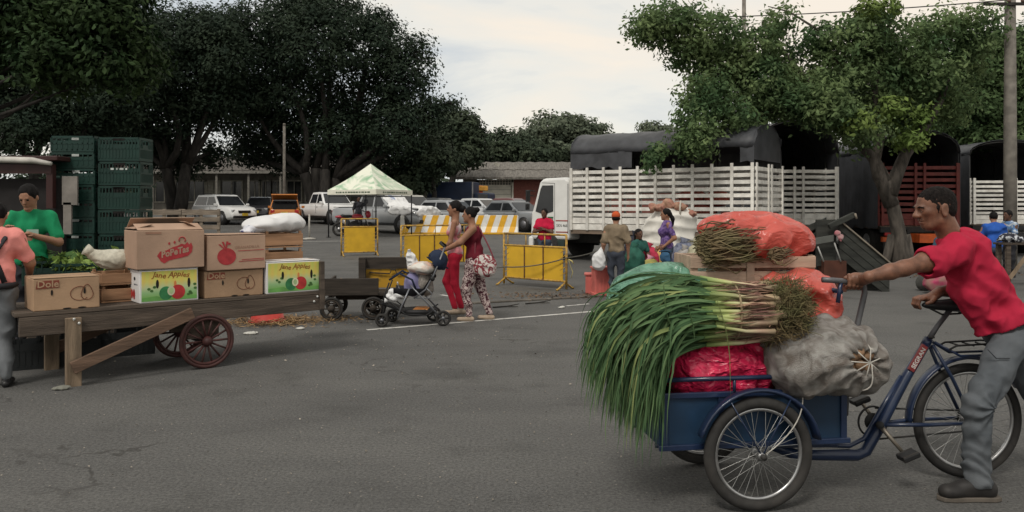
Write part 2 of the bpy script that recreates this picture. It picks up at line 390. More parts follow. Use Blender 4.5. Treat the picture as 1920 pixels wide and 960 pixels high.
# faint edge of the old kerb, sunk to the level of the road
dust = M('dusty_concrete', (0.13, 0.115, 0.098), 0.9, var=0.4, vs=3, bump=0.5, bs=40, dirt=0.6)
a, b_ = np.array(G(880, 570)), np.array(G(1130, 556))
mb = MB()
for i in range(9):
    p = a + (b_ - a) * i / 9; q = a + (b_ - a) * (i + 0.96) / 9; mb = MB()
    mb.beam((p[0], p[1], 0.012), (q[0], q[1], 0.012), 0.12, 0.03); mb.build('kerb_stone', dust, ground, bevel=0.008)

# ------------------------------------------------------------------ trees
def crown_mesh(name, lobes, n, leaf, mat, parent, seed, clump=0.5, flat=0.75, per=26, sag=0.0, shell=0.55, soft=0.5):
    g = np.random.default_rng(seed)
    wts = np.array([l[1][0] * l[1][1] + l[1][2] * l[1][0] for l in lobes], float); wts /= wts.sum()
    nc = n // per; li = g.choice(len(lobes), nc, p=wts)
    d = g.normal(size=(nc, 3)); d /= np.linalg.norm(d, axis=1)[:, None]
    rad = shell + (1 - shell) * g.random(nc) ** 0.6; rad *= 1 + np.clip(0.14 * g.normal(size=nc), -0.3, 0.16)
    cen = np.array([l[0] for l in lobes])[li]; rr = np.array([l[1] for l in lobes])[li]
    cc = cen + d * rr * rad[:, None]
    cs = clump * (0.6 + 0.8 * g.random(nc))
    P = np.repeat(cc, per, 0) + np.clip(g.normal(size=(nc * per, 3)), -1.5, 1.5) * np.repeat(cs, per)[:, None] * np.array([1, 1, flat]) * 0.55
    if sag: P[:, 2] -= sag * g.random(nc * per) ** 2
    n = len(P)
    oc = P - np.repeat(cc, per, 0); oc /= np.linalg.norm(oc, axis=1)[:, None] + 1e-9
    nr = g.normal(size=(n, 3)) * soft + np.repeat(d, per, 0) * 0.8 + oc * 0.8 + np.array([0, 0, 0.6]); nr /= np.linalg.norm(nr, axis=1)[:, None]
    u = np.cross(nr, g.normal(size=(n, 3))); u /= np.linalg.norm(u, axis=1)[:, None]; v = np.cross(nr, u)
    s = leaf * (0.6 + 0.8 * g.random(n))[:, None]
    V = np.stack([P - u * s * 0.5, P + v * s * 0.27 - u * s * 0.05 - nr * s * 0.06, P + u * s * 0.6, P - v * s * 0.27 - u * s * 0.05 - nr * s * 0.06], 1).reshape(-1, 3)
    Q = np.arange(n * 4).reshape(-1, 4)
    return fastmesh(name, V, Q, mat, parent)
def limb(mb, a, b, r0, r1, bend=0.15, n=7, sd=None):
    a = np.array(a, float); b = np.array(b, float); Ln = np.linalg.norm(b - a); g = np.random.default_rng(sd)
    c = g.normal(size=3) * Ln * bend; p = bez(a, a + (b - a) * 0.3 + c * np.array([1, 1, 0.3]), a + (b - a) * 0.7 + c * 0.5, b, n)
    mb.tube(p, np.linspace(r0, r1, n), 8)
bark = M('grey_bark', (0.072, 0.062, 0.052), 0.9, var=0.45, vs=9, bump=0.9, bs=28, stretch=(1, 1, 0.3))
darkbark = M('dark_bark', (0.026, 0.023, 0.020), 0.9, var=0.4, vs=6, bump=0.8, bs=20, stretch=(1, 1, 0.3))
def tree(label, base, trunk, lobes, n, leaf, mat, seed, bm=darkbark, name='tree', tr=0.35, fork=None, group=None, **k):
    t = thing(name, label, 'tree', base, 0, group)
    mb = MB()
    fk = fork or [(0, 0, trunk)]
    for i, f in enumerate(fk): limb(mb, (0.12 * f[0], 0.12 * f[1], -0.1), f, tr / len(fk) ** 0.5 * 1.15, tr * 0.55, 0.08, sd=seed + i)
    for i, (c, r) in enumerate(lobes):
        f = min(fk, key=lambda q: (q[0] - c[0]) ** 2 + (q[1] - c[1]) ** 2)
        limb(mb, f, (c[0], c[1], c[2] - 0.1 * r[2]), tr * 0.42, tr * 0.1, 0.14, sd=seed * 31 + i)
        g = np.random.default_rng(seed * 77 + i)
        for _ in range(6):
            d = g.normal(size=3); d /= np.linalg.norm(d); e = np.array(c) + d * np.array(r) * 0.85
            limb(mb, (c[0], c[1], c[2] - 0.15 * r[2]), e, tr * 0.13, 0.015, 0.2, sd=int(g.integers(1e6)))
    mb.build('trunk', bm, t)
    crown_mesh('crown', lobes, n, leaf, mat, t, seed, **k)
    return t
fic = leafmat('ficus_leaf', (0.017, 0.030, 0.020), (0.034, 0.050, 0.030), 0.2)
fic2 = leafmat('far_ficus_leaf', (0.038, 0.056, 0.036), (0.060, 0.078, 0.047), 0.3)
brt = leafmat('bright_leaf', (0.062, 0.115, 0.050), (0.175, 0.235, 0.10), 0.35, 1.1, 0.4)  # strong colour contrast paints in sunlit clumps and the dark crown inside
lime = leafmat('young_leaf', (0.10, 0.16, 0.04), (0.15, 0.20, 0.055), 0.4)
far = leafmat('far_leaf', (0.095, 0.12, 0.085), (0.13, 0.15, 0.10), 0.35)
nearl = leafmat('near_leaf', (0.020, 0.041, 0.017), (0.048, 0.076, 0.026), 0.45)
def lobes_px(base, Y, lst):              # (px, py, half-width px, half-height px, depth offset) -> lobes in tree coordinates
    o = []
    for px, py, hw, hh, dy in lst:
        c = at(px, py, Y + dy); s = (Y + dy) / F
        o.append(((c[0] - base[0], c[1] - base[1], c[2] - base[2]), (hw * s, max(hw * s * 0.9, 1.0), hh * s)))
    return o
b0 = gx(596, 50)
tree('huge dark ficus tree with a wide crown behind the white canopy tent', b0, 3.2, lobes_px(b0, 50, [
    (500, 60, 95, 62, 1), (590, 75, 90, 75, -2), (690, 90, 75, 75, 0), (755, 140, 62, 75, 0), (705, 205, 75, 62, 2), (560, 180, 110, 72, 2), (460, 150, 85, 80, 0),
    (640, 250, 80, 45, 1), (740, 245, 60, 50, -1), (500, 250, 75, 48, 3), (540, 300, 45, 26, 5), (660, 300, 42, 22, 5), (700, 300, 60, 36, 2), (640, 325, 40, 18, 4), (590, 285, 50, 22, 5), (470, 290, 40, 24, 5), (845, 193, 14, 7, 0), (815, 200, 22, 14, 0), (790, 225, 45, 26, 0), (600, 10, 85, 35, 1), (700, 50, 40, 36, 0), (785, 95, 24, 34, 0)]),
    105000, 0.21, fic, 11, tr=0.62, fork=[(-0.9, 0.2, 3.0), (-0.2, 0.3, 3.3), (0.5, -0.2, 3.1), (1.1, 0.2, 2.6)], clump=0.75, flat=0.6, shell=0.5)
b0 = gx(330, 47)
tree('dark ficus tree rising above the tall green crate stacks', b0, 3.4, lobes_px(b0, 47, [
    (330, 70, 80, 62, 0), (400, 60, 70, 55, 2), (270, 110, 90, 80, -2), (370, 150, 85, 80, 0), (420, 190, 60, 55, 1), (300, 215, 80, 52, 0), (410, 100, 60, 70, -1), (230, 190, 60, 50, 0), (300, 275, 48, 40, 2), (330, 310, 40, 24, 3), (395, 285, 22, 30, 4), (250, 270, 60, 40, 2)]),
    72000, 0.21, fic, 12, tr=0.55, fork=[(-0.6, 0, 3.2), (0.5, 0.2, 3.4)], clump=0.75, flat=0.6, shell=0.45)
b0 = gx(90, 40)
tree('dark ficus tree with sky gaps low in its crown at the left edge', b0, 3.4, lobes_px(b0, 40, [
    (60, 70, 120, 80, 0), (180, 90, 110, 85, 1), (40, 170, 110, 48, 0), (170, 190, 95, 52, 0), (-60, 120, 110, 120, 0), (110, 236, 120, 26, 1), (230, 150, 60, 70, 0), (20, 252, 70, 40, -2)]),
    66000, 0.19, fic, 13, tr=0.5, fork=[(-0.8, 0, 3.3), (0.6, 0.3, 3.2)], clump=0.65, flat=0.6, shell=0.45)
b0 = gx(-190, 13.5)
tree('near tree with light green leaves hanging over the crates', b0, 4.0, lobes_px(b0, 13.5, [
    (60, 20, 130, 70, 0), (190, 40, 95, 55, 0), (255, 95, 38, 42, 0.3), (215, 125, 50, 34, 0), (110, 110, 60, 48, -0.3), (30, 90, 90, 60, 0.4), (-90, 60, 110, 110, 0), (20, -80, 160, 70, 0), (200, -40, 90, 50, 0), (95, 140, 26, 16, -0.3)]),
    34000, 0.11, nearl, 14, bm=darkbark, tr=0.13, fork=[(0, 0, 2.6)], clump=0.22, flat=1.2, sag=0.12, per=16, shell=0.4)
b0 = gx(850, 61)
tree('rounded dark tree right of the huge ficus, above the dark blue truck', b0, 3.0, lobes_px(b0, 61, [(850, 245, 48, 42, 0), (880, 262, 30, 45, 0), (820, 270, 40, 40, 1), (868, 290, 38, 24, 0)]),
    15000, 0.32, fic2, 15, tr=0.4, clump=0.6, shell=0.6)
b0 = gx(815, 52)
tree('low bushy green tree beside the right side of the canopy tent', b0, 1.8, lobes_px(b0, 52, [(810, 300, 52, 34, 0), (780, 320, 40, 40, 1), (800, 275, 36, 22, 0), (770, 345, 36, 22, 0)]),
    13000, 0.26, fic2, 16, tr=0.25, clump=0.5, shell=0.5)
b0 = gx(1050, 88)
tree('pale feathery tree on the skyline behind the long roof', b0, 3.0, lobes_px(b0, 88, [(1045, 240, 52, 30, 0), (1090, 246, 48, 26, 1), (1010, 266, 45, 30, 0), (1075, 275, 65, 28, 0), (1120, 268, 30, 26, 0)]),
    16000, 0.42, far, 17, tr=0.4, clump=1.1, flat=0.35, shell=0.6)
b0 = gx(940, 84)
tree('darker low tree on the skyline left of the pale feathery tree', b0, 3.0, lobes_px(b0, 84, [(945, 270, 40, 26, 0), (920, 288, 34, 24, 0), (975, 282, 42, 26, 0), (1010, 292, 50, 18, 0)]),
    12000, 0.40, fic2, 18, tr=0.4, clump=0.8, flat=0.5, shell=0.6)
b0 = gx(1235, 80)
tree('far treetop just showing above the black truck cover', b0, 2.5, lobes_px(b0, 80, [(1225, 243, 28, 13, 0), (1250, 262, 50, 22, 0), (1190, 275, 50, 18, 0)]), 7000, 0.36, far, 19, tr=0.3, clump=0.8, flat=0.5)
# the leafy tree in front of the parked trucks: forked grey trunk, crown spread far to the left
b0 = Vector(((1690 - 960) * 20.5 / F, 20.5, gz(20.5)))
def tp(px, py, dy=0): c = at(px, py, 20.5 + dy); return (c[0] - b0[0], c[1] - b0[1], c[2] - b0[2])
t7 = thing('tree', 'leafy tree with a forked grey trunk in front of the parked trucks', 'tree', b0)
mb = MB()
mb.tube(np.array([tp(1690, 505), tp(1689, 470), tp(1684, 430), tp(1676, 395), tp(1664, 350), tp(1652, 318)]), [0.30, 0.215, 0.18, 0.17, 0.16, 0.13], 14)
mb.tube(np.array([tp(1672, 385), tp(1655, 345), tp(1648, 330, -.1), tp(1640, 300), tp(1652, 250), tp(1650, 190)]), [0.2, 0.17, 0.17, 0.15, 0.12, 0.07], 10)
mb.tube(np.array([tp(1668, 365), tp(1680, 330), tp(1697, 290), tp(1735, 235), tp(1762, 190), tp(1790, 120)]), [0.2, 0.17, 0.145, 0.12, 0.09, 0.05], 10)
mb.tube(np.array([tp(1660, 340), tp(1640, 300), tp(1600, 255), tp(1520, 215), tp(1430, 180), tp(1330, 130)]), [0.16, 0.14, 0.12, 0.09, 0.07, 0.03], 10)
mb.tube(np.array([tp(1640, 290), tp(1560, 200), tp(1480, 110), tp(1430, 40)]), [0.1, 0.08, 0.05, 0.02], 8)
mb.tube(np.array([tp(1640, 260), tp(1640, 160), tp(1660, 60), tp(1690, 10)]), [0.1, 0.08, 0.05, 0.02], 8)
mb.tube(np.array([tp(1480, 195), tp(1400, 225), tp(1340, 255), tp(1290, 290)]), [0.07, 0.05, 0.035, 0.015], 8)
mb.tube(np.array([tp(1570, 120), tp(1540, 60), tp(1480, 22), tp(1440, 12)]), [0.05, 0.035, 0.025, 0.012], 6)
for i, (x, y) in enumerate([(1685, 480), (1700, 470), (1672, 478)]):
    mb.tube(np.array([tp(x, 440), tp(x + (x - 1688) * 0.6, 485), tp(x + (x - 1688) * 2.2, 512)]), [0.1, 0.12, 0.05], 8)
mb.build('trunk', bark, t7)
L7 = lobes_px(b0, 20.5, [(1250, 40, 58, 42, 0), (1215, 55, 34, 26, 0), (1290, 95, 45, 30, 0.3), (1330, 60, 60, 55, 0), (1360, 130, 70, 48, 0.5), (1330, 170, 52, 42, -0.5), (1310, 215, 42, 40, -1), (1300, 262, 36, 34, -1.2),
    (1370, 215, 52, 34, -0.6), (1430, 160, 70, 55, 0), (1410, 95, 62, 48, 0), (1500, 130, 70, 62, 0.5), (1480, 188, 65, 32, 0), (1540, 180, 60, 55, -0.5), (1590, 110, 60, 60, 0), (1560, 212, 58, 28, -0.8), (1610, 245, 42, 30, -0.6),
    (1640, 160, 55, 65, 0.4), (1700, 90, 62, 58, 0), (1765, 65, 60, 50, 0.3), (1740, 140, 62, 48, 0), (1800, 110, 50, 55, 0.5), (1690, 200, 48, 40, 0.8), (1830, 50, 28, 40, 0), (1620, 60, 45, 40, 0), (1460, 40, 22, 26, 0), (1540, 70, 28, 24, 0), (1770, 195, 46, 40, 0.8)])
L7 = [(c_, tuple(x * 0.93 for x in r_)) for c_, r_ in L7]
crown_mesh('crown', L7, 56000, 0.12, brt, t7, 21, clump=0.34, flat=0.7, per=22, sag=0.14, shell=0.45, soft=0.9)
crown_mesh('young_leaf_cluster', lobes_px(b0, 20.5, [(1705, 265, 22, 12, -0.4), (1700, 225, 28, 30, 0.2), (1600, 230, 24, 22, -1.0), (1660, 205, 20, 26, -0.4), (1640, 20, 40, 16, -0.3)]), 2600, 0.14, lime, t7, 22, clump=0.2, per=14)
crown_mesh('drooping_twig_leaves', lobes_px(b0, 19.6, [(1222, 300, 14, 22, 0), (1232, 288, 12, 18, 0)]), 420, 0.12, brt, t7, 23, clump=0.18, per=12)
b0 = gx(1905, 27)
tree('leafy tree behind the tall utility pole at the right edge', b0, 3.2, lobes_px(b0, 27, [(1890, 110, 70, 60, 0), (1860, 180, 60, 55, 0), (1920, 200, 60, 60, 0), (1850, 240, 70, 40, 1), (1940, 130, 70, 80, 0), (1890, 260, 60, 26, 0), (1835, 130, 34, 34, 0), (1760, 235, 60, 34, 2)]),
    56000, 0.15, leafmat('right_leaf', (0.055, 0.10, 0.042), (0.10, 0.15, 0.06), 0.4, 0.8, 0.35), 24, tr=0.26, clump=0.4, per=20, sag=0.1, shell=0.4)
b0 = gx(1640, 40)
tree('shaded background tree behind the covered trucks', b0, 3.0, lobes_px(b0, 40, [(1560, 190, 110, 50, 0), (1700, 200, 110, 60, 0), (1820, 220, 90, 50, 0), (1450, 215, 90, 40, 0), (1640, 140, 90, 60, 0)]),
    15000, 0.30, fic2, 25, tr=0.3, clump=0.6, shell=0.5)

# ------------------------------------------------------------------ long low buildings at the back of the lot
roofm = M('weathered_sheet_roof', (0.085, 0.075, 0.066), 0.85, var=0.35, vs=2.0, stretch=(6, 0.4, 1), dirt=0.5)
wallm = M('shaded_plaster', (0.16, 0.15, 0.13), 0.9, var=0.2, vs=1.5, dirt=0.5)  # base colour lowered to carry the shade under the trees
brickm = M('red_brick_wall', (0.20, 0.075, 0.06), 0.9, var=0.25, vs=20)
dglass = M('dark_window_glass', (0.02, 0.022, 0.025), 0.12, var=0.3, vs=1, spec=0.5)
cream = M('cream_paint', (0.60, 0.575, 0.49), 0.7, var=0.08, vs=2, dirt=0.15, dirtcol=(0.3, 0.27, 0.22))
Yb = 63.0; zb = gz(Yb)
bl = thing('low_building', 'long low building with shaded veranda and cream framed windows behind the left trees', 'building', (-24, Yb, zb))
def X(px, Y=Yb): return (px - 960) * Y / F
def Zp(py, Y=Yb): return CH - (py - HY) * Y / F - zb
x0, x1 = X(230) + 24, X(800) + 24
MB().box(((x0 + x1) / 2, 3, 1.55), (x1 - x0, 6, 3.3)).build('wall', wallm, bl)
for i in range(3):
    mb = MB(); za = [Zp(322), Zp(312), Zp(302)][i]; ya = [-2.2, 0.2, 2.6][i]
    n = int((x1 - x0) / 0.5); v = []; f = []
    for j in range(n + 1):
        x = x0 - 0.5 + (x1 - x0 + 1) * j / n; h = 0.05 * (j % 2)
        v += [(x, ya, za + h), (x, ya + 3.2, za + 0.75 + h), (x, ya, za + h - 0.08), (x, ya + 3.2, za + 0.67 + h)]
    for j in range(n): a = 4 * j; f += [(a, a + 4, a + 5, a + 1), (a + 2, a + 3, a + 7, a + 6), (a, a + 2, a + 6, a + 4)]
    mb.add(v, f); r = mb.build('roof_sheet', roofm, bl)
MB().box(((x0 + x1) / 2, -2.2, Zp(325)), (x1 - x0 + 1, 0.08, 0.2)).build('fascia', M('grey_fascia', (0.2, 0.19, 0.17), 0.8), bl)
for px in range(250, 800, 58): MB().box((X(px) + 24, -2.0, (Zp(325)) / 2), (0.16, 0.16, Zp(325))).build('post', M('dim_post', (0.16, 0.15, 0.13), 0.8), bl)
for px, wd in [(365, 40), (400, 26), (435, 34), (478, 22), (498, 20), (520, 18), (552, 24), (590, 30), (330, 24), (292, 30), (640, 30), (690, 30), (740, 30)]:
    w_ = wd / 2 * Yb / F * 1.15; xx = X(px) + 24
    fr = MB()
    for s in (-1, 1): fr.box((xx + s * w_, -0.03, 1.75), (0.1, 0.1, 1.7)); fr.box((xx, -0.03, 1.75 + s * 0.85), (2 * w_ + 0.1, 0.12, 0.1))
    fr.box((xx, -0.03, 1.75), (0.06, 0.08, 1.6))
    dimc = M('shaded_cream_paint', (0.30, 0.285, 0.24), 0.8, dirt=0.3)  # darker copy of the cream paint, the building's shade put into the colour
    wn = MB().box((xx, -0.012, 1.75), (2 * w_ - 0.05, 0.03, 1.62)).build('window', dglass if wd != 26 else dimc, bl); fr.build('window_frame', dimc, wn)
br = thing('low_building', 'long low brick building with cream garage door and grey roof behind the parked cars', 'building', (2, Yb, zb))
x0, x1 = X(868) - 2, X(1500) - 2
MB().box((X(963) - 2 + (x1 - X(963) + 2) / 2, 3, 1.3), (x1 - X(963) + 2, 6, 2.9)).build('brick_wall', brickm, br)
MB().box(((x0 + X(893) - 2) / 2, 3, 1.3), (X(893) - 2 - x0, 6, 2.9)).build('side_wall', wallm, br)
mb = MB().box(((X(893) + X(961)) / 2 - 2, 0.15, Zp(354)), (X(961) - X(893), 0.2, 1.0))
gd = MB()
for i in range(7): gd.box(((X(897) + X(958)) / 2 - 2, -0.05, -0.2 + i * 0.38), (X(958) - X(897), 0.05, 0.36))
gd.build('garage_door', cream, br)
for i in range(12):
    MB().box((X(900) - 2 + i * 0.225, -0.05, Zp(341)), (0.05, 0.06, 0.62)).build('vent_bar', cream, br)
for i in range(4): MB().box(((X(897) + X(958)) / 2 - 2, -0.03, Zp(341) - 0.25 + i * 0.17), (X(958) - X(897), 0.04, 0.05)).build('vent_rail', cream, br)
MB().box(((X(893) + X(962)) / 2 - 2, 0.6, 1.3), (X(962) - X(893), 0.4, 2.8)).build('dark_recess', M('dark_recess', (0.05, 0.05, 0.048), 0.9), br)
for px in (894.5, 961): MB().box((X(px) - 2, -0.06, 1.2), (0.14, 0.22, 2.55)).build('door_post', cream, br)
MB().box(((X(894) + X(961)) / 2 - 2, -0.062, Zp(333.5)), (X(962) - X(894), 0.2, 0.12)).build('lintel', cream, br)
for i, (p0, p1, ya) in enumerate([(334, 319, -1.2), (316, 299, 2.0)]):
    v = []; f = []; n = 60
    for j in range(n + 1):
        x = x0 - 0.6 + (x1 - x0 + 1) * j / n; h = 0.06 * (j % 2)
        v += [(x, ya, Zp(p0) + h), (x, ya + 3.1, Zp(p1) + 0.05 + h), (x, ya, Zp(p0) - 0.14), (x, ya + 3.1, Zp(p1) - 0.12)]
    for j in range(n): a = 4 * j; f += [(a, a + 4, a + 5, a + 1), (a + 2, a + 3, a + 7, a + 6), (a, a + 2, a + 6, a + 4)]
    MB().add(v, f).build('roof_sheet', M('grey_fibre_roof', (0.15, 0.138, 0.122), 0.9, var=0.3, vs=2.2, stretch=(4, 0.5, 1), dirt=0.45), br)
# small skylight flap on the roof
MB().box((X(932) - 2, -0.6, Zp(309)), (0.4, 0.3, 0.25), ry(0.5)).build('roof_vent', cream, br)

# ------------------------------------------------------------------ poles and wires
conc = M('pole_concrete', (0.17, 0.155, 0.135), 0.9, var=0.25, vs=5, bump=0.3, bs=40, dirt=0.4)
wpaint = M('pole_white_paint', (0.42, 0.40, 0.36), 0.85, var=0.2, vs=8, dirt=0.5)
Yp = 20.0; pb = Vector(((1894 - 960) * Yp / F, Yp, gz(Yp)))
up = thing('utility_pole', 'tall concrete utility pole with white painted band at the right edge', 'pole', pb)
MB().tube([(0, 0, -0.1), (0, 0, 3), (0, 0, 8.6)], [0.16, 0.15, 0.115], 16).build('shaft', conc, up)
z1, z0 = at(0, 328, Yp)[2], at(0, 392, Yp)[2]
MB().tube([(0, 0, z0), (0, 0, z1)], [0.152, 0.15], 16).build('white_band', wpaint, up)
z2 = at(0, 12, Yp)[2]
MB().box((0, -0.14, z2), (1.5, 0.06, 0.07)).build('crossarm', darkbark, up)
for s in (-0.12, 0.24): MB().tube([(s, -0.14, z2 + 0.03), (s, -0.14, z2 + 0.09), (s, -0.14, z2 + 0.14)], [0.04, 0.06, 0.03], 8).build('insulator', M('porcelain', (0.12, 0.08, 0.06), 0.3), up)
wire = M('black_wire', (0.02, 0.02, 0.02), 0.6)
for i, (dz, z_e, lab) in enumerate([(0.10, 6.9, 'upper black power line running left from the utility pole'), (0.13, 6.75, 'power line leaving the utility pole to the right')]):
    x_e = pb[0] + (-9.0 if i == 0 else 7.0); mb = MB(); p0 = np.array([pb[0] - 0.12 if i == 0 else pb[0] + 0.24, Yp - 0.14, pb[2] + z2 + dz]); p1 = np.array([x_e, Yp + 6, z_e + (0.9 if i == 0 else -0.3)])
    t_ = np.linspace(0, 1, 14)[:, None]; pts = p0 + (p1 - p0) * t_; pts[:, 2] -= 0.5 * (t_[:, 0] * (1 - t_[:, 0]))
    o = mb.tube(pts, 0.016, 5).build('power_line', wire); tag(o, lab, 'wire')
for px, top, Y, lab in [(1631, 33, 24, 'plain grey post rising through the leafy tree'), (1395, -40, 34, 'distant pole behind the left part of the leafy tree'), (533, 235, 47, 'thin grey post in front of the huge ficus')]:
    b = gx(px, Y); zt = at(0, top, Y)[2] - b[2]; t = thing('post', lab, 'pole', b)
    MB().tube([(0, 0, -0.1), (0, 0, zt)], [0.09 if Y < 30 else 0.1, 0.08], 10).build('shaft', conc, t)
    MB().tube([(0, 0, zt), (0, 0, zt + 0.12)], [0.1, 0.07], 10).build('cap', conc, t)
# ------------------------------------------------------------------ stake-bed trucks
slat_w = M('white_slat_paint', (0.74, 0.72, 0.67), 0.6, var=0.14, vs=5, dirt=0.5, dirtcol=(0.22, 0.18, 0.14), bump=0.1, ovar=0.14)
slat_r = M('dark_red_slat_paint', (0.14, 0.025, 0.02), 0.6, var=0.2, vs=5, dirt=0.3)
tarp = M('black_tarpaulin', (0.05, 0.052, 0.058), 0.5, var=0.25, vs=3, bump=0.15, bs=9, spec=0.4)
steel_d = M('dark_chassis_steel', (0.02, 0.02, 0.02), 0.7, var=0.3, vs=6, dirt=0.4, dirtcol=(0.07, 0.06, 0.05))
rubber = M('tyre_rubber', (0.022, 0.021, 0.02), 0.8, var=0.3, vs=12, dirt=0.35, dirtcol=(0.09, 0.08, 0.07))
hubm = M('grey_hub', (0.25, 0.25, 0.25), 0.5, metal=0.4, var=0.2)
cabw = M('white_truck_paint', (0.72, 0.72, 0.70), 0.35, var=0.04, vs=2, coat=0.4, dirt=0.12, dirtcol=(0.3, 0.27, 0.22))
orange = M('orange_steel_paint', (0.55, 0.10, 0.02), 0.5, var=0.2, vs=6, dirt=0.3)
blackp = M('black_plastic', (0.015, 0.015, 0.016), 0.45, var=0.2)
def truck_wheel(t, x, y, r=0.42, wd=0.26):
    w_ = MB().tube([(x, y - wd / 2, r), (x, y - wd / 2 + 0.03, r), (x, y + wd / 2 - 0.03, r), (x, y + wd / 2, r)], [r * 0.9, r, r, r * 0.9], 24).build('wheel', rubber, t)
    s = 1 if y > 0 else -1
    MB().tube([(x, y + s * (wd / 2 - 0.02), r), (x, y + s * (wd / 2 + 0.012), r)], [r * 0.58, r * 0.5], 20).build('rim', hubm, w_)
    MB().tube([(x, y + s * wd / 2, r), (x, y + s * (wd / 2 + 0.06), r)], [r * 0.2, r * 0.16], 12).build('hub', hubm, w_)
def slat_side(t, p0, p1, z0, z1, nsl, nposts, mat, out, solid_n=2, gap=0.42, name='slat', double=None):
    p0 = np.array(p0, float); p1 = np.array(p1, float); d = p1 - p0; Ln = np.linalg.norm(d); d /= Ln; out = np.array(out, float)
    h = (z1 - z0) / nsl
    for i in range(nsl):
        zc = z0 + h * (i + 0.5); hh = h * (0.97 if i < solid_n else 1 - gap) * 0.98
        if i < solid_n: zc = z0 + h * (i + 0.5)
        a = p0 + d * 0.0; q = random.uniform(-0.006, 0.006)
        MB().beam((*a[:2], zc + q), (*p1[:2], zc + random.uniform(-0.006, 0.006)), 0.025, hh).build(name, mat, t, bevel=0.004)
    ts = list(np.linspace(0.035, Ln - 0.035, nposts))
    if double:
        for f in double: ts += [Ln * f - 0.13, Ln * f + 0.13]
    for s in ts:
        c = p0 + d * s + np.array([*out[:2]]) * 0.032
        MB().box((c[0], c[1], (z0 + z1) / 2 + 0.02), (0.075, 0.035, z1 - z0 + 0.06), rz(math.atan2(d[1], d[0]))).build('stake', mat, t, bevel=0.004)
def canopy(t, x0, x1, hw, z0, z1, ztop, flap0, nh=6, back_open=True, seed=0, sideopen=None, back=False):
    g = np.random.default_rng(seed)                           # barrel roof of tarpaulin over hoops, x0 = rear
    nx_ = 26; na = 15; rings = []
    for i in range(nx_ + 1):
        x = x0 + (x1 - x0) * i / nx_; ph = (i / nx_ * nh) % 1; sag = 0.035 * sin(pi * ph); r = []
        for j in range(na):
            a = pi * j / (na - 1); yy = -hw * cos(a); zz = z1 + (ztop - z1 - sag) * sin(a) ** 0.85
            r.append((x + 0.02 * g.normal(), yy * (1 + 0.01 * g.normal()), zz + 0.008 * g.normal()))
        rings.append(r)
    o = MB().loft(rings, cap=False, closed=False).build('tarp_roof', tarp, t); m = o.modifiers.new('thick', 'SOLIDIFY'); m.thickness = 0.012
    for s in (-1, 1):
        v = []; f = []; n = 30
        for i in range(n + 1):
            x = x0 + (x1 - x0) * i / n; y = s * hw * 1.004; v += [(x, y, z1 + 0.03), (x, s * hw * (1.005 + 0.004 * sin(i * 1.7)), (z1 + flap0) / 2), (x, s * hw * (1.008 + 0.006 * sin(i * 1.3 + s)), flap0 + 0.03 * g.normal())]
        runs = [(0, n)] if not (sideopen and s == sideopen[0]) else [(0, int(sideopen[1] * n)), (int(sideopen[2] * n) + 1, n)]
        for r0, r1 in runs:
            f = []
            for i in range(r1 - r0): f += [(3 * i, 3 * i + 3, 3 * i + 4, 3 * i + 1), (3 * i + 1, 3 * i + 4, 3 * i + 5, 3 * i + 2)]
            if f: o = MB().add(v[3 * r0:3 * r1 + 3], f, 0, False).build('tarp_side', tarp, t); m = o.modifiers.new('thick', 'SOLIDIFY'); m.thickness = 0.01
    fr = [(x1 - 0.01, -hw * cos(pi * j / 14), z1 + (ztop - z1) * sin(pi * j / 14) ** 0.7) for j in range(15)]
    MB().add(fr + [(x1 - 0.01, hw, flap0), (x1 - 0.01, -hw, flap0)], [tuple(range(17))]).build('tarp_front', tarp, t)
    if back: MB().add([(x0 + 0.015, y_, z_) for _, y_, z_ in fr] + [(x0 + 0.015, hw, flap0 + 0.1), (x0 + 0.015, -hw, flap0 + 0.1)], [tuple(range(17))]).build('tarp_back', tarp, t)
    for i in range(nh + 1):
        x = x0 + 0.03 + (x1 - x0 - 0.06) * i / nh
        a = np.linspace(0, pi, 11); mb = MB(); mb.tube(np.stack([np.full(11, x), -(hw - 0.03) * np.cos(a), z1 - 0.04 + (ztop - z1 - 0.02) * np.sin(a) ** 0.7], 1), 0.016, 6)
        for s in (-1, 1): mb.cyl((x, s * (hw - 0.03), z1 - 0.03), (x, s * (hw - 0.03), z0), 0.016, n=6)
        mb.build('hoop', steel_d, t)
def bed(t, Ln, hw, zf, z1, mat, nsl=9, npost=11, rear_double=(0.5,), fr=True):
    MB().box((Ln / 2, 0, zf - 0.06), (Ln, 2 * hw, 0.1)).build('bed_floor', M('worn_bed_planks', (0.16, 0.12, 0.09), 0.85, var=0.3, vs=4, stretch=(0.3, 4, 4)), t)
    for s in (-1, 1):
        slat_side(t, (0, s * hw), (Ln, s * hw), zf, z1, nsl, npost, mat, (0, s, 0))
        MB().box((Ln / 2, s * 0.4, zf - 0.22), (Ln + 0.4, 0.09, 0.22)).build('chassis_rail', steel_d, t)
    slat_side(t, (-0.02, -hw + 0.02), (-0.02, hw - 0.02), zf, z1, nsl, 2, mat, (-1, 0, 0), double=rear_double)
    if fr: slat_side(t, (Ln, -hw + 0.02), (Ln, hw - 0.02), zf, z1, nsl, 4, mat, (1, 0, 0))
    MB().box((-0.05, 0, zf - 0.12), (0.1, 2 * hw + 0.04, 0.16)).build('rear_beam', steel_d, t)
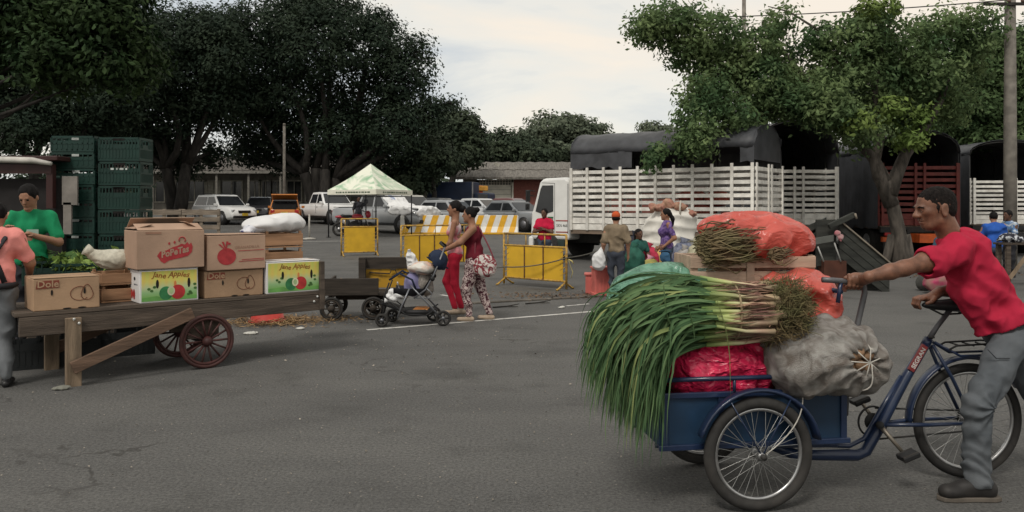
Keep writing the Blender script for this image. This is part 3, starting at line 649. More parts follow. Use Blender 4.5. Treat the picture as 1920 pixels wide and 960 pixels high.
# truck A: white slatted truck, cab to the left
ra = np.array([(1414 - 960) / 78.0, 1480 / 78.0]); fa = np.array([(1070 - 960) / 67.5, 1480 / 67.5]); dv = fa - ra; La = np.linalg.norm(dv); dv /= La; ang = math.atan2(dv[1], dv[0])
nrm = np.array([dv[1], -dv[0]])          # right-hand side of the truck heading (away from camera)
hw = 1.1; orig = ra + nrm * hw
TA = thing('stake_truck', 'white slatted stake truck with white cab behind the giant sack', 'truck', (orig[0], orig[1], gz(20.5)), ang)
zf, zt = 0.92, 2.57
bed(TA, La, hw, zf, zt, slat_w, 10, 11)
canopy(TA, 0.0, La, hw, zt, 3.0, 3.62, 2.60, 6, seed=3, sideopen=(1, 0.08, 0.60), back=True)
for x in (1.1, 5.0 - 0.05):
    for s in (-1, 1): truck_wheel(TA, x if x < 2 else La + 0.85, s * 0.92, 0.42, 0.26 if x > 2 else 0.4)
MB().box((La / 2 + 0.8, 0, 0.62), (La + 1.8, 0.7, 0.2)).build('chassis', steel_d, TA)
MB().box((2.6, 0.75, 0.55), (1.1, 0.5, 0.5)).build('fuel_tank', steel_d, TA, bevel=0.05)
MB().box((2.6, -0.75, 0.55), (1.1, 0.5, 0.5)).build('tool_box', steel_d, TA, bevel=0.03)
for y in (-0.8, 0.8): MB().box((0.3, y, 0.5), (0.04, 0.5, 0.5)).build('mud_flap', rubber, TA)
# cab
xb = La + 0.10; CK = 0.76; prof = [(x * CK, z) for x, z in [(0, 0.62), (0, 2.30), (0.18, 2.38), (1.15, 2.36), (1.30, 2.25), (1.62, 1.45), (1.68, 1.35), (1.72, 0.62)]]
cabm = MB().prism(prof, (xb, -1.02, 0), (1, 0, 0), (0, 0, 1), (0, 2.04, 0)); cb = cabm.build('cab', cabw, TA, bevel=0.07)
for s in (-1, 1):
    y = s * 1.024
    MB().prism([(0.68, 1.42), (0.68, 2.16), (1.16, 2.16), (1.24, 2.06), (1.47, 1.42), (1.1, 1.33)], (xb, y, 0), (CK, 0, 0), (0, 0, 1), (0, s * 0.006, 0)).build('side_window', dglass, cb)
    for a, b in (((0.62, 0.75), (0.62, 2.22)), ((0.62, 2.22), (1.2, 2.24)), ((0.05, 0.8), (0.05, 2.2)), ((0.62, 0.75), (1.6, 0.75))):
        MB().beam((xb + CK * a[0], y, a[1]), (xb + CK * b[0], y, b[1]), 0.008, 0.014, up=(0, 1, 0)).build('door_seam', M('seam', (0.12, 0.12, 0.12), 0.8), cb)
    MB().box((xb + 0.8 * CK, y + s * 0.01, 1.25), (0.18, 0.03, 0.04)).build('door_handle', M('green_decal', (0.02, 0.12, 0.05), 0.5), cb)
    for dx in (0.0, 0.14):
        MB().tube([(xb + 1.5 * CK, y, 2.0 - dx), (xb + 1.62 * CK, y + s * 0.16, 2.02 - dx)], 0.014, 6).build('mirror_arm', blackp, cb)
    MB().box((xb + 1.64 * CK, y + s * 0.2, 1.86), (0.06, 0.18, 0.34)).build('mirror', blackp, cb, bevel=0.02)
    MB().box((xb + 1.66 * CK, y + s * 0.2, 1.55), (0.06, 0.16, 0.18)).build('mirror', blackp, cb, bevel=0.02)
    MB().box((xb + 0.78 * CK, s * 0.98, 0.50), (0.9, 0.1, 0.22)).build('step', M('green_black_step', (0.02, 0.035, 0.03), 0.6), TA, bevel=0.02)
MB().prism([(1.31, 2.2), (1.61, 1.5), (1.62, 1.5), (1.33, 2.2)], (xb + 0.012, -0.9, 0), (CK, 0, 0), (0, 0, 1), (0, 1.8, 0)).build('windscreen', dglass, cb)
MB().box((xb + 1.70 * CK, 0, 0.55), (0.16, 2.05, 0.3)).build('bumper', cabw, TA, bevel=0.04)
for s in (-1, 1): MB().box((xb + 1.715 * CK, s * 0.75, 0.95), (0.05, 0.36, 0.2)).build('headlight', M('lamp_glass', (0.5, 0.5, 0.48), 0.15), TA, bevel=0.02)
ltm = M('red_letter', (0.3, 0.04, 0.03), 0.6); ltk = M('black_letter', (0.03, 0.03, 0.03), 0.6)
dU = (-1, 0, 0); dV = (0, 0, 1)
text('SKN 466', 0.115, ltk, cb, (xb + 0.31 * CK, 1.026, 1.02), dU, dV, sx=0.85)
for z in (1.16, 0.84): MB().box((xb + 0.31 * CK, 1.025, z), (0.4, 0.004, 0.03)).build('stripe', ltm, cb)
# cargo of reddish sacks seen between the slats
for i, (x, z) in enumerate([(1.2, 1.05), (1.9, 1.05), (1.5, 1.42), (2.3, 1.4), (1.1, 1.75), (1.8, 1.8), (0.7, 1.3)]):
    c = np.array(orig) + dv * x - nrm * 0.55
    t = thing('onion_sack', 'red net sack ' + ['at the floor of the white truck bed, rear', 'at the floor of the white truck bed, forward', 'in the second layer of the white truck bed, rear', 'in the second layer of the white truck bed, forward', 'on top of the load in the white truck bed, rear', 'on top of the load in the white truck bed, forward', 'leaning by the rear gate inside the white truck bed'][i], 'sack', (c[0], c[1], gz(20) + z), ang)
    solid('net_bag', [E((0, 0, 0.02), (0.36, 0.3, 0.2))], 0.035, M('red_net', (0.28, 0.07, 0.05), 0.8, var=0.4, vs=20), t, noise=wrinkle(0.02, 20, i))
    MB().tube([(0.34, 0, 0.02), (0.42, 0, 0.04), (0.47, 0, 0.05)], [0.05, 0.025, 0.05], 8).build('tied_neck', M('red_net', (0, 0, 0)), t)
# trucks B, C, D: parked with their tails to the road, black covers over the load
def rear_truck(px0, px1, Y, slat_top, eave, top, mat, label, Ln=5.6, chassis=None, ncol=2, nsl=10):
    s = F / Y; x0, x1 = (px0 - 960) / s, (px1 - 960) / s; hw = (x1 - x0) / 2; zg = gz(Y)
    t = thing('covered_truck', label, 'truck', ((x0 + x1) / 2, Y, zg), pi / 2)
    h = lambda py: CH - (py - HY) / s - zg
    bed(t, Ln, hw, 0.95, h(slat_top), mat, nsl, 7, fr=False)
    canopy(t, 0.02, Ln, hw + 0.06, 0.95, h(eave), h(top), 0.86, 6, seed=int(px0))
    MB().box((Ln / 2, 0, 0.6), (Ln + 1.5, 0.75, 0.24)).build('chassis', chassis or steel_d, t)
    for x in (1.0, 1.95):
        for sgn in (-1, 1): truck_wheel(t, x, sgn * (hw - 0.25), 0.45, 0.4)
    MB().box((0.0, 0, 0.55), (0.12, 2 * hw - 0.1, 0.14)).build('rear_bumper', chassis or steel_d, t)
    for sgn in (-1, 1):
        MB().box((-0.06, sgn * (hw - 0.25), 0.72), (0.06, 0.3, 0.12)).build('tail_lamp', M('tail_lamp', (0.35, 0.02, 0.02), 0.3), t)
        MB().box((-0.04, sgn * (hw - 0.3), 0.35), (0.03, 0.45, 0.45)).build('mud_flap', rubber, t)
    MB().prism([(0, 0.6), (0, 2.2), (1.2, 2.2), (1.7, 1.4), (1.75, 0.6)], (Ln + 0.1, -1.0, 0), (1, 0, 0), (0, 0, 1), (0, 2.0, 0)).build('cab', cabw, t, bevel=0.07)
    for sgn in (-1, 1): truck_wheel(t, Ln + 1.0, sgn * 0.9, 0.45, 0.26)
    return t
rear_truck(1424, 1570, 23.6, 316, 286, 222, slat_w, 'truck with white slatted tail doors under a black cover, left of the forked tree')
rear_truck(1650, 1797, 23.0, 309, 285, 243, slat_r, 'truck with dark red slatted tail under a black arched cover, behind the man', chassis=orange)
rear_truck(1822, 1968, 24.0, 337, 290, 262, slat_w, 'truck with a narrow white slatted tail under a black cover beside the utility pole')
# dark blue box truck far back
t = thing('box_truck', 'dark blue box truck parked beside the long low brick building', 'truck', gx(850, 55), R_(-12))
navy = M('navy_box_paint', (0.018, 0.03, 0.065), 0.5, var=0.2, vs=2)
MB().box((0, 0, 1.55), (3.2, 2.0, 1.75)).build('cargo_box', navy, t, bevel=0.03)
MB().box((0.2, 0, 0.5), (4.2, 0.8, 0.25)).build('chassis', steel_d, t)
MB().box((2.25, 0, 1.05), (1.1, 1.8, 1.25)).build('cab', navy, t, bevel=0.12)
for s in (-1, 1): MB().box((2.35, s * 0.905, 1.35), (0.7, 0.01, 0.45)).build('side_window', dglass, t)
for x in (-0.9, 1.9):
    for s in (-1, 1): truck_wheel(t, x, s * 0.82, 0.36, 0.24)
MB().box((1.62, -0.9, 1.55), (0.03, 0.25, 1.7)).build('door_edge', M('pale_edge', (0.3, 0.3, 0.3), 0.5), t)

# ------------------------------------------------------------------ cars
def car(label, px, Y, rot, kind, col, roofpx=None, name='parked_car', plate=True, seed=1, rough=0.3, trunk_open=False, metal=0.0):
    Ln, W, Hh, hood, belt = dict(suv=(4.45, 1.82, 1.66, 0.98, 1.02), pickup=(5.2, 1.84, 1.80, 1.10, 1.14), sedan=(4.4, 1.72, 1.44, 0.88, 0.92), hatch=(3.8, 1.66, 1.46, 0.92, 0.93))[kind]
    b = gx(px, Y); t = thing(name, label, 'car', b, R_(rot))
    pm = M('car_paint_%s' % '_'.join('%02d' % int(c * 99) for c in col), col, rough, var=0.05, vs=1.5, coat=0.6, metal=metal, dirt=0.12, dirtcol=tuple(c * 0.5 for c in col))
    h = Ln / 2; wv = W / 2; z0 = 0.24 if kind != 'pickup' else 0.36
    xa, xr0, xr1, xc = dict(suv=(0.95, 0.2, -1.75, -2.12), pickup=(1.0, 0.35, -0.75, -1.0), sedan=(0.95, 0.15, -1.05, -1.6), hatch=(0.95, 0.3, -1.2, -1.75))[kind]
    st = [(-h, belt * 0.72, 0.80), (-h + 0.06, belt * 0.95, 0.92), (-h + 0.35, belt * (1.0 if kind != 'sedan' else 0.99), 0.98), (xc, belt, 1.0), (0, belt, 1.0), (xa, belt * 0.99, 1.0), (xa + 0.45, (hood + belt) / 2, 0.99), (h - 0.35, hood * 0.96, 0.96), (h - 0.1, hood * 0.85, 0.88), (h, hood * 0.66, 0.78)]
    rings = []
    for x, zt_, wf in st:
        w_ = wv * wf; zl = z0 + (0.06 if abs(x) > h - 0.2 else 0)
        half = [(w_ * 0.86, zl), (w_ * 0.98, zl + 0.12), (w_, zl + (zt_ - zl) * 0.5), (w_ * 0.985, zt_ - 0.13), (w_ * 0.92, zt_ - 0.02), (w_ * 0.6, zt_ + 0.012)]
        rings.append([(x, y, z) for y, z in half] + [(x, -y, z) for y, z in half[::-1]])
    body = MB().loft(rings).build('body', pm, t); body.modifiers.new('edge', 'BEVEL').width = 0.015
    # cabin
    wb, wt = wv * 0.95, wv * 0.76; zb_, zr = belt - 0.04, Hh
    q = [(xa, zb_, wb), (xr0, zr - 0.03, wt), (xr0 - 0.35, zr, wt), (xr1, zr - 0.02, wt), (xc, zb_, wb)]
    rings = []
    for y in (1, -1): rings.append([(x, y * w_, z) for x, z, w_ in q])
    cab = MB().loft(rings, sm=False).build('cabin', pm, t, bevel=0.05)
    def on_side(pts, s, name='side_window'):
        v = [(x, s * (wb + (wt - wb) * (z - zb_) / (zr - zb_) + 0.006), z) for x, z in pts]
        MB().add(v + [(x, y - s * 0.02, z) for x, y, z in v], [tuple(range(len(v)))] + [tuple(range(2 * len(v) - 1, len(v) - 1, -1))]).build(name, dglass, cab)
    zl, zu = belt + 0.04, Hh - 0.13
    def xe(xb_, xt_, z): return xb_ + (xt_ - xb_) * (z - zb_) / (zr - zb_)
    xm = (xa + xc) / 2 + (0.1 if kind != 'pickup' else 0.05)
    for s in (-1, 1):
        on_side([(xe(xa, xr0, zl) - 0.14, zl), (xe(xa, xr0, zu) - 0.12, zu), (xm + 0.04, zu), (xm + 0.04, zl)], s)
        on_side([(xm - 0.05, zl), (xm - 0.05, zu), (xe(xc, xr1, zu) + 0.14, zu), (xe(xc, xr1, zl) + 0.18, zl)], s)
        MB().box((xa - 0.15, s * (wv + 0.07), belt + 0.06), (0.1, 0.18, 0.14)).build('mirror', pm, t, bevel=0.03)
        MB().box((h - 0.16, s * wv * 0.66, hood * 0.76), (0.22, wv * 0.36, 0.13), rz(-s * 0.35)).build('headlight', M('headlamp', (0.45, 0.46, 0.47), 0.12, var=0.3, vs=9), t, bevel=0.02)
        MB().box((-h + 0.07, s * wv * 0.74, belt * 0.8), (0.12, wv * 0.26, 0.18)).build('tail_lamp', M('tail_lamp', (0.35, 0.02, 0.02), 0.3), t, bevel=0.02)
        MB().box((0.05, s * (wv + 0.002), (belt + z0) / 2 + 0.1), (0.016, 0.01, belt - z0 - 0.3)).build('door_seam', M('seam', (0.12, 0.12, 0.12), 0.8), t)
        MB().box((0.2, s * (wv + 0.008), belt - 0.16), (0.2, 0.03, 0.03)).build('door_handle', pm, t)
        MB().box((0, s * (wv * 0.95), z0 + 0.03), (Ln * 0.5, 0.1, 0.1)).build('sill', blackp, t)
    for (xb_, xt_, sg, nm) in ((xa, xr0, 1, 'windscreen'), (xc, xr1, -1, 'rear_window')):
        n_ = np.array([(zr - zb_), 0, -(xt_ - xb_)]) * sg; n_ = n_ / np.linalg.norm(n_) * 0.008; v = []
        for z, wf in ((zl - 0.02, 0.9), (Hh - 0.1, 0.9)):
            x = xe(xb_, xt_, z); w_ = (wb + (wt - wb) * (z - zb_) / (zr - zb_)) * wf
            v += [(x + n_[0], -w_, z + n_[2]), (x + n_[0], w_, z + n_[2])]
        MB().add(v, [(0, 1, 3, 2)]).build(nm, dglass, cab)
    MB().box((h - 0.03, 0, hood * 0.70), (0.1, wv * 0.8, 0.16)).build('grille', blackp, t, bevel=0.02)
    MB().box((h - 0.02, 0, z0 + 0.16), (0.14, wv * 1.5, 0.16)).build('bumper', blackp if kind in ('suv', 'pickup') else pm, t, bevel=0.04)
    MB().box((-h + 0.02, 0, z0 + 0.16), (0.14, wv * 1.5, 0.18)).build('rear_bumper', pm, t, bevel=0.04)
    ym = M('yellow_plate', (0.55, 0.38, 0.04), 0.5)
    MB().box((h + 0.055, 0, z0 + 0.3), (0.02, 0.34, 0.15)).build('number_plate', ym, t)
    MB().box((-h - 0.06, 0, z0 + 0.42), (0.02, 0.34, 0.15)).build('number_plate', ym, t)
    r = dict(suv=0.35, pickup=0.38, sedan=0.31, hatch=0.30)[kind]
    for x in (h - 0.85, -h + 0.82):
        for s in (-1, 1):
            MB().tube([(x, s * (wv - 0.25), r), (x, s * (wv + 0.003), r)], r * 1.16, 24).build('wheel_arch', blackp, t)
            w_ = MB().tube([(x, s * (wv - 0.2), r), (x, s * (wv - 0.02), r), (x, s * (wv + 0.012), r)], [r, r, r * 0.93], 24).build('wheel', rubber, t)
            hubp = MB().tube([(x, s * (wv - 0.02), r), (x, s * (wv + 0.018), r)], [r * 0.62, r * 0.6], 16); hubp.build('rim', M('alloy_rim', (0.16, 0.16, 0.17), 0.4, metal=0.5), w_)
    if kind == 'pickup':
        MB().box(((-h + xc) / 2, 0, belt + 0.015), (h + xc - 0.15, W * 0.82, 0.03)).build('bed_cover', blackp, t)
    if kind == 'suv':
        for s in (-1, 1): MB().tube([(xr0 - 0.5, s * wt * 0.9, Hh - 0.01), (xr0 - 0.6, s * wt * 0.9, Hh + 0.05), (xr1 + 0.3, s * wt * 0.9, Hh + 0.05), (xr1 + 0.2, s * wt * 0.9, Hh - 0.01)], 0.018, 6).build('roof_rail', blackp, t)
    if trunk_open:
        MB().prism([(0, 0), (-0.15, 0.12), (-0.75, 0.32), (-0.78, 0.26), (-0.15, 0.04)], (-h + 0.55, -wv * 0.8, Hh - 0.1), (1, 0, 0), (0, 0, 1), (0, 1.6 * wv, 0)).build('open_hatch', pm, t, bevel=0.02)
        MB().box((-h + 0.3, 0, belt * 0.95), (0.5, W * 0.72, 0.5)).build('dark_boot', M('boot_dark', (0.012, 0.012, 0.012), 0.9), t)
    return t
silver = (0.30, 0.31, 0.32); white = (0.74, 0.74, 0.73)
car('white crossover car with roof rails behind the pale wooden fence', 421, 45, -42, 'suv', white)
car('white pickup truck with black grille left of the canopy tent', 619, 45, -50, 'pickup', white, name='parked_pickup')
car('silver pickup partly covered by a white sheet under the canopy tent', 722, 36.5, -32, 'pickup', silver, name='parked_pickup')
car('pale wagon behind the right side of the canopy tent', 770, 43, -48, 'suv', (0.45, 0.44, 0.40))
car('silver hatchback half hidden behind the striped barrier and the women', 845, 38.5, -40, 'hatch', silver)
car('white sedan parked behind the silver cars', 905, 46, -38, 'sedan', (0.55, 0.56, 0.57))
car('grey sedan parked nearest to the white truck cab', 968, 38.0, -46, 'sedan', (0.16, 0.17, 0.18))
car('dark red car roof just showing behind the grey sedan', 965, 47, -30, 'sedan', (0.12, 0.04, 0.04))
car('dark car behind the young woman, below the blue box truck', 830, 48, -30, 'sedan', (0.07, 0.075, 0.08))
car('orange taxi with its rear hatch open beside the white pickup', 536, 43.5, 104, 'hatch', (0.46, 0.15, 0.015), name='taxi', trunk_open=True)
car('dark car in the shade left of the orange taxi', 488, 50, -80, 'hatch', (0.03, 0.03, 0.035))
# white sheet over the silver pickup bonnet
c = gx(722, 36.5); t = thing('cover_sheet', 'white sheet draped over the bonnet and windscreen of the silver pickup', 'sheet', tuple(c), R_(-32))
cl = M('white_sheet', (0.70, 0.70, 0.70), 0.8, var=0.06)
solid('cloth', [E((1.75, 0, 1.12), (0.88, 0.93, 0.10)), E((0.62, 0, 1.50), (0.50, 0.80, 0.09), ry(R_(43))), E((2.56, 0, 0.90), (0.10, 0.88, 0.28)), E((1.7, -0.93, 1.0), (0.75, 0.05, 0.20)), E((1.0, 0, 1.22), (0.3, 0.9, 0.14))], 0.035, cl, t, k=0.12, noise=wrinkle(0.022, 12, 4))
MB().box((0.62, -0.25, 1.60), (0.34, 0.3, 0.02), ry(R_(43))).build('blue_print', M('pale_blue_print', (0.35, 0.40, 0.55), 0.8), t)

# ------------------------------------------------------------------ canopy tent
Yt = 33.0; st_ = F / Yt; cx_ = (695 - 960) / st_; tz = gz(Yt)
tn = thing('canopy_tent', 'white canopy tent with green printed roof and lettered valance', 'tent', (cx_, Yt, tz), R_(-28))
hwt = 1.24; ze = CH - (357 - HY) / st_ - tz; zp = CH - (307 - HY) / st_ - tz
clothm = M('printed_tent_cloth', (0.70, 0.71, 0.60), 0.75, vs=1.5, col2=(0.26, 0.42, 0.27), lo=0.46, hi=0.66, distort=1.2)
whitec = M('tent_valance', (0.72, 0.71, 0.60), 0.75, var=0.06)
cor = [(-hwt, -hwt), (hwt, -hwt), (hwt, hwt), (-hwt, hwt)]
for i in range(4):
    a, b = np.array(cor[i]), np.array(cor[(i + 1) % 4]); v = []; n = 8
    for u in range(n + 1):
        for q in range(n + 1):
            p = a + (b - a) * q / n; e = p * (1 - u / n); v.append((e[0], e[1], ze + (zp - ze) * (u / n) - 0.05 * sin(pi * u / n) - 0.03 * sin(pi * q / n) * (1 - u / n)))
    f = [(u * (n + 1) + q, u * (n + 1) + q + 1, (u + 1) * (n + 1) + q + 1, (u + 1) * (n + 1) + q) for u in range(n) for q in range(n)]
    MB().add(v, f, 0, True).build('roof_panel', clothm, tn)
    mid = (a + b) / 2; d = (b - a) / np.linalg.norm(b - a); on = np.array([d[1], -d[0]])
    vl = MB().box((*(mid + on * 0.005), ze - 0.09), (2 * hwt, 0.012, 0.2), rz(math.atan2(d[1], d[0]))).build('valance', whitec, tn)
    g = np.random.default_rng(i); x = -0.8
    while x < 0.85:
        wd = g.uniform(0.04, 0.13); c = mid + on * 0.014 + d * (x + wd / 2)
        MB().box((*c, ze - 0.1), (wd, 0.004, 0.06), rz(math.atan2(d[1], d[0]))).build('print_mark', M('tent_ink', (0.09, 0.12, 0.08), 0.8), vl); x += wd + g.uniform(0.02, 0.05)
    MB().cyl((a[0] * 0.98, a[1] * 0.98, 0), (a[0] * 0.98, a[1] * 0.98, ze), 0.028, n=8).build('leg', M('black_tent_leg', (0.02, 0.02, 0.022), 0.5), tn)
    MB().box((a[0] * 0.98, a[1] * 0.98, 0.01), (0.14, 0.14, 0.02)).build('foot', blackp, tn)
    MB().beam((a[0] * .98, a[1] * .98, ze - 0.25), (b[0] * .98, b[1] * .98, ze - 0.25), 0.02, 0.03).build('truss', blackp, tn)

# ------------------------------------------------------------------ barriers
yel = M('yellow_sheet', (0.62, 0.37, 0.025), 0.6, var=0.1, vs=3, dirt=0.25, dirtcol=(0.35, 0.2, 0.03))
yelr = M('rusty_yellow_tube', (0.50, 0.31, 0.06), 0.7, col2=(0.22, 0.12, 0.05), vs=14, lo=0.45, hi=0.7)
rust = M('rusty_seam', (0.12, 0.06, 0.03), 0.9, var=0.4, vs=20)
def barrier(px0, px1, y0, y1, ztop, label, np_=3, z0=0.16):
    a = np.array([(px0 - 960) * y0 / F, y0]); b = np.array([(px1 - 960) * y1 / F, y1]); Ln = np.linalg.norm(b - a); ang_ = math.atan2(*(b - a)[::-1])
    t = thing('crowd_barrier', label, 'barrier', (a[0], a[1], min(gz(y0), gz(y1))), ang_, 'yellow sheet metal barriers')
    zp_ = ztop - 0.24
    for x in (0.0, Ln): MB().cyl((x, 0, 0.02), (x, 0, ztop), 0.022, n=8).build('upright', yelr, t)
    for z, nm in ((ztop, 'top_rail'), (zp_, 'middle_rail'), (z0, 'bottom_rail')): MB().cyl((0, 0, z), (Ln, 0, z), 0.02, n=8).build(nm, yelr, t)
    for i in range(np_):
        w_ = (Ln - 0.16) / np_; xc = 0.08 + w_ * (i + 0.5)
        MB().box((xc, 0, (zp_ + z0) / 2), (w_ - 0.012, 0.014, zp_ - z0 - 0.03)).build('panel', yel, t, bevel=0.003)
        if i: MB().box((xc - w_ / 2, -0.012, (zp_ + z0) / 2), (0.022, 0.02, zp_ - z0)).build('seam_bar', rust, t)
        MB().cyl((xc - w_ / 2 + 0.03, 0, zp_), (xc - w_ / 2 + 0.03, 0, ztop), 0.012, n=6).build('strut', yelr, t)
    for x in (0.03, Ln - 0.03): MB().tube([(x, -0.26, 0.015), (x, -0.2, 0.03), (x, 0, 0.14), (x, 0.2, 0.03), (x, 0.26, 0.015)], 0.02, 6).build('foot', yelr, t)
    for q, x in enumerate((0.09, Ln - 0.09)): 
        for j in range(5): MB().beam((x - 0.06, 0.0, z0 + 0.1 + 0.11 * j), (x + 0.06, 0, z0 + 0.17 + 0.11 * j), 0.012, 0.02, up=(0, 1, 0)).build('brace', yelr, t)
    return t
barrier(640, 708, 23.6, 24.0, 1.12, 'yellow metal barrier farthest left, under the canopy tent', 1, 0.12)
barrier(752, 900, 19.6, 20.6, 1.10, 'yellow metal barrier behind the two women', 5)
barrier(945, 1062, 16.2, 15.1, 1.05, 'yellow metal barrier with a rope tied to it, in front of the woman in red', 3)
def road_block(pxa, pxb, Y, label, ns):
    a = gx(pxa, Y); b = gx(pxb, Y); Ln = (b - a)[0]; t = thing('plastic_barrier', label, 'barrier', ((a + b) / 2), 0, 'striped plastic road barriers')
    prof = [(-0.27, 0), (-0.27, 0.10), (-0.14, 0.34), (-0.09, 0.84), (0.09, 0.84), (0.14, 0.34), (0.27, 0.10), (0.27, 0)]
    wm = M('white_plastic', (0.70, 0.69, 0.65), 0.5, var=0.06, dirt=0.2, dirtcol=(0.4, 0.36, 0.3)); ym = M('amber_plastic', (0.68, 0.36, 0.02), 0.5, var=0.08)
    rings = []
    for x, sc_ in ((-Ln / 2, 0.86), (-Ln / 2 + 0.05, 1), (Ln / 2 - 0.05, 1), (Ln / 2, 0.86)): rings.append([(x, y * sc_, z * (0.97 if sc_ < 1 else 1)) for y, z in prof])
    MB().loft(rings, sm=False).build('block', wm, t, bevel=0.02)
    for i in range(ns):
        w_ = Ln / (2 * ns) * 0.98; x = -Ln / 2 + Ln * (i + 0.15) / ns; sl = 0.24
        for sgn in (-1, 1):
            P = [(x, 0.10), (x + w_, 0.10), (x + w_ + sl * 0.3, 0.34), (x + sl * 0.3, 0.34)], [(x + sl * 0.3, 0.34), (x + w_ + sl * 0.3, 0.34), (x + w_ + sl, 0.838), (x + sl, 0.838)]
            mb = MB()
            for p in P:
                v = [(max(-Ln / 2 + .05, min(Ln / 2 - .05, xx)), sgn * (np.interp(z, [0.10, 0.34, 0.84], [0.27, 0.14, 0.09]) + 0.006), z) for xx, z in p]; mb.add(v, [(0, 1, 2, 3) if sgn < 0 else (3, 2, 1, 0)])
            mb.build('stripe', ym, t)
    MB().box((0, 0, 0.045), (Ln * 1.0, 0.57, 0.09)).build('base', ym, t, bevel=0.015)
road_block(751, 846, 34.8, 'yellow and white striped plastic barrier left of the women', 4)
road_block(884, 972, 34.8, 'yellow and white striped plastic barrier right of the women', 4)
# white stanchion
t = thing('stanchion', 'short white post on a round base near the orange taxi', 'post', (*G(580, 449), gz(G(580, 449)[1])))
MB().cyl((0, 0, 0.03), (0, 0, 1.0), 0.035, n=10).build('shaft', wpaint, t); MB().tube([(0, 0, 0), (0, 0, 0.05), (0, 0, 0.08)], [0.25, 0.24, 0.06], 16).build('base', wpaint, t)
# orange kiosk post by the garage
t = thing('kiosk', 'small orange and yellow booth beside the cream garage door', 'kiosk', gx(898, 57))
MB().box((0, 0, 1.1), (0.55, 0.5, 2.2)).build('cabinet', orange, t, bevel=0.03); MB().box((0.15, 0, 2.0), (1.0, 0.7, 0.35)).build('sign_box', M('amber_box', (0.6, 0.3, 0.05), 0.5), t, bevel=0.03)
# pale wooden fence left
pal = M('pale_weathered_wood', (0.19, 0.155, 0.12), 0.85, var=0.3, vs=6, stretch=(0.4, 4, 4), dirt=0.4)
for i, (pa, pb_, lab) in enumerate([(274, 340, 'pale wooden pallet fence section beside the crate stacks'), (341, 412, 'pale wooden pallet fence section in front of the white crossover car')]):
    Yf = 30.0; a = gx(pa, Yf); b = gx(pb_, Yf); Ln = (b - a)[0]; t = thing('pallet_fence', lab, 'fence', a, 0, 'wooden pallet fence')
    for z in (0.25, 0.55, 0.85, 1.12): MB().box((Ln / 2, 0, z), (Ln, 0.03, 0.17 if z < 1.1 else 0.2)).build('plank', pal, t, bevel=0.005)
    for x in np.linspace(0.05, Ln - 0.05, 3): MB().box((x, 0.035, 0.62), (0.12, 0.04, 1.25)).build('stake', pal, t, bevel=0.005)
# ------------------------------------------------------------------ people
def skinm(n, c): return M('skin_' + n, c, 0.55, var=0.10, vs=9, spec=0.3, sub=0.08)
SK = dict(brown=skinm('brown', (0.27, 0.135, 0.082)), tan=skinm('tan', (0.32, 0.17, 0.11)), dark=skinm('dark', (0.10, 0.05, 0.032)))
HAIR = M('black_hair', (0.009, 0.008, 0.008), 0.7, var=0.4, vs=40, bump=0.4, bs=120, stretch=(1, 1, 0.3), spec=0.12)
EYE = M('eye_dark', (0.01, 0.008, 0.008), 0.2)
def cloth(n, c, **k): return M('cloth_' + n, c, k.pop('rough', 0.85), var=k.pop('var', 0.2), vs=k.pop('vs', 6), bump=k.pop('bump', 0.15), bs=k.pop('bs', 120), spec=0.15, **k)
def fingers(mb, wr, d, side, H, curl=0.5, spread=1.0):
    wr = np.array(wr, float); d = np.array(d, float); d /= np.linalg.norm(d); f = frame(d); a, b = f[:, 0], f[:, 1]
    if abs(a[0]) < abs(b[0]): a, b = b, -a            # a: across the palm (front-back), b: palm normal
    if a[0] < 0: a = -a
    if b[1] * side > 0: b = -b
    pl = 0.052 * H; r = 0.0052 * H
    for i, (o, ln) in enumerate(((0.017, 0.9), (0.006, 1.0), (-0.006, 0.95), (-0.017, 0.75))):
        p0 = wr + d * pl * 0.75 + a * o * H; L_ = 0.044 * H * ln
        p1 = p0 + d * L_ * 0.5 + b * L_ * 0.12 * curl; p2 = p1 + d * L_ * 0.38 * (1 - curl * 0.4) + b * L_ * 0.35 * curl; p3 = p2 + d * L_ * 0.25 * (1 - curl) + b * L_ * 0.3 * curl
        mb.tube([p0, p1, p2, p3], [r * 1.1, r, r * 0.95, r * 0.7], 6)
    p0 = wr + d * pl * 0.25 + a * 0.014 * H; p1 = p0 + a * 0.016 * H + d * 0.016 * H + b * 0.006 * H; p2 = p1 + d * 0.02 * H + b * 0.008 * H
    mb.tube([p0, p1, p2], [r * 1.4, r * 1.2, r * 0.8], 6)
DEF = dict(head=(0.012, 0, 0.93), neck=(-0.005, 0, 0.855), chest=(0, 0, 0.725), waist=(0, 0, 0.625), pelvis=(-0.005, 0, 0.535),
           shL=(-0.005, 0.105, 0.812), elL=(-0.02, 0.135, 0.635), wrL=(0.03, 0.135, 0.485), shR=(-0.005, -0.105, 0.812), elR=(-0.02, -0.135, 0.635), wrR=(0.03, -0.135, 0.485),
           hiL=(0, 0.05, 0.51), knL=(0.01, 0.055, 0.285), anL=(-0.012, 0.058, 0.045), hiR=(0, -0.05, 0.51), knR=(0.01, -0.055, 0.285), anR=(-0.012, -0.058, 0.045), toL=None, toR=None)
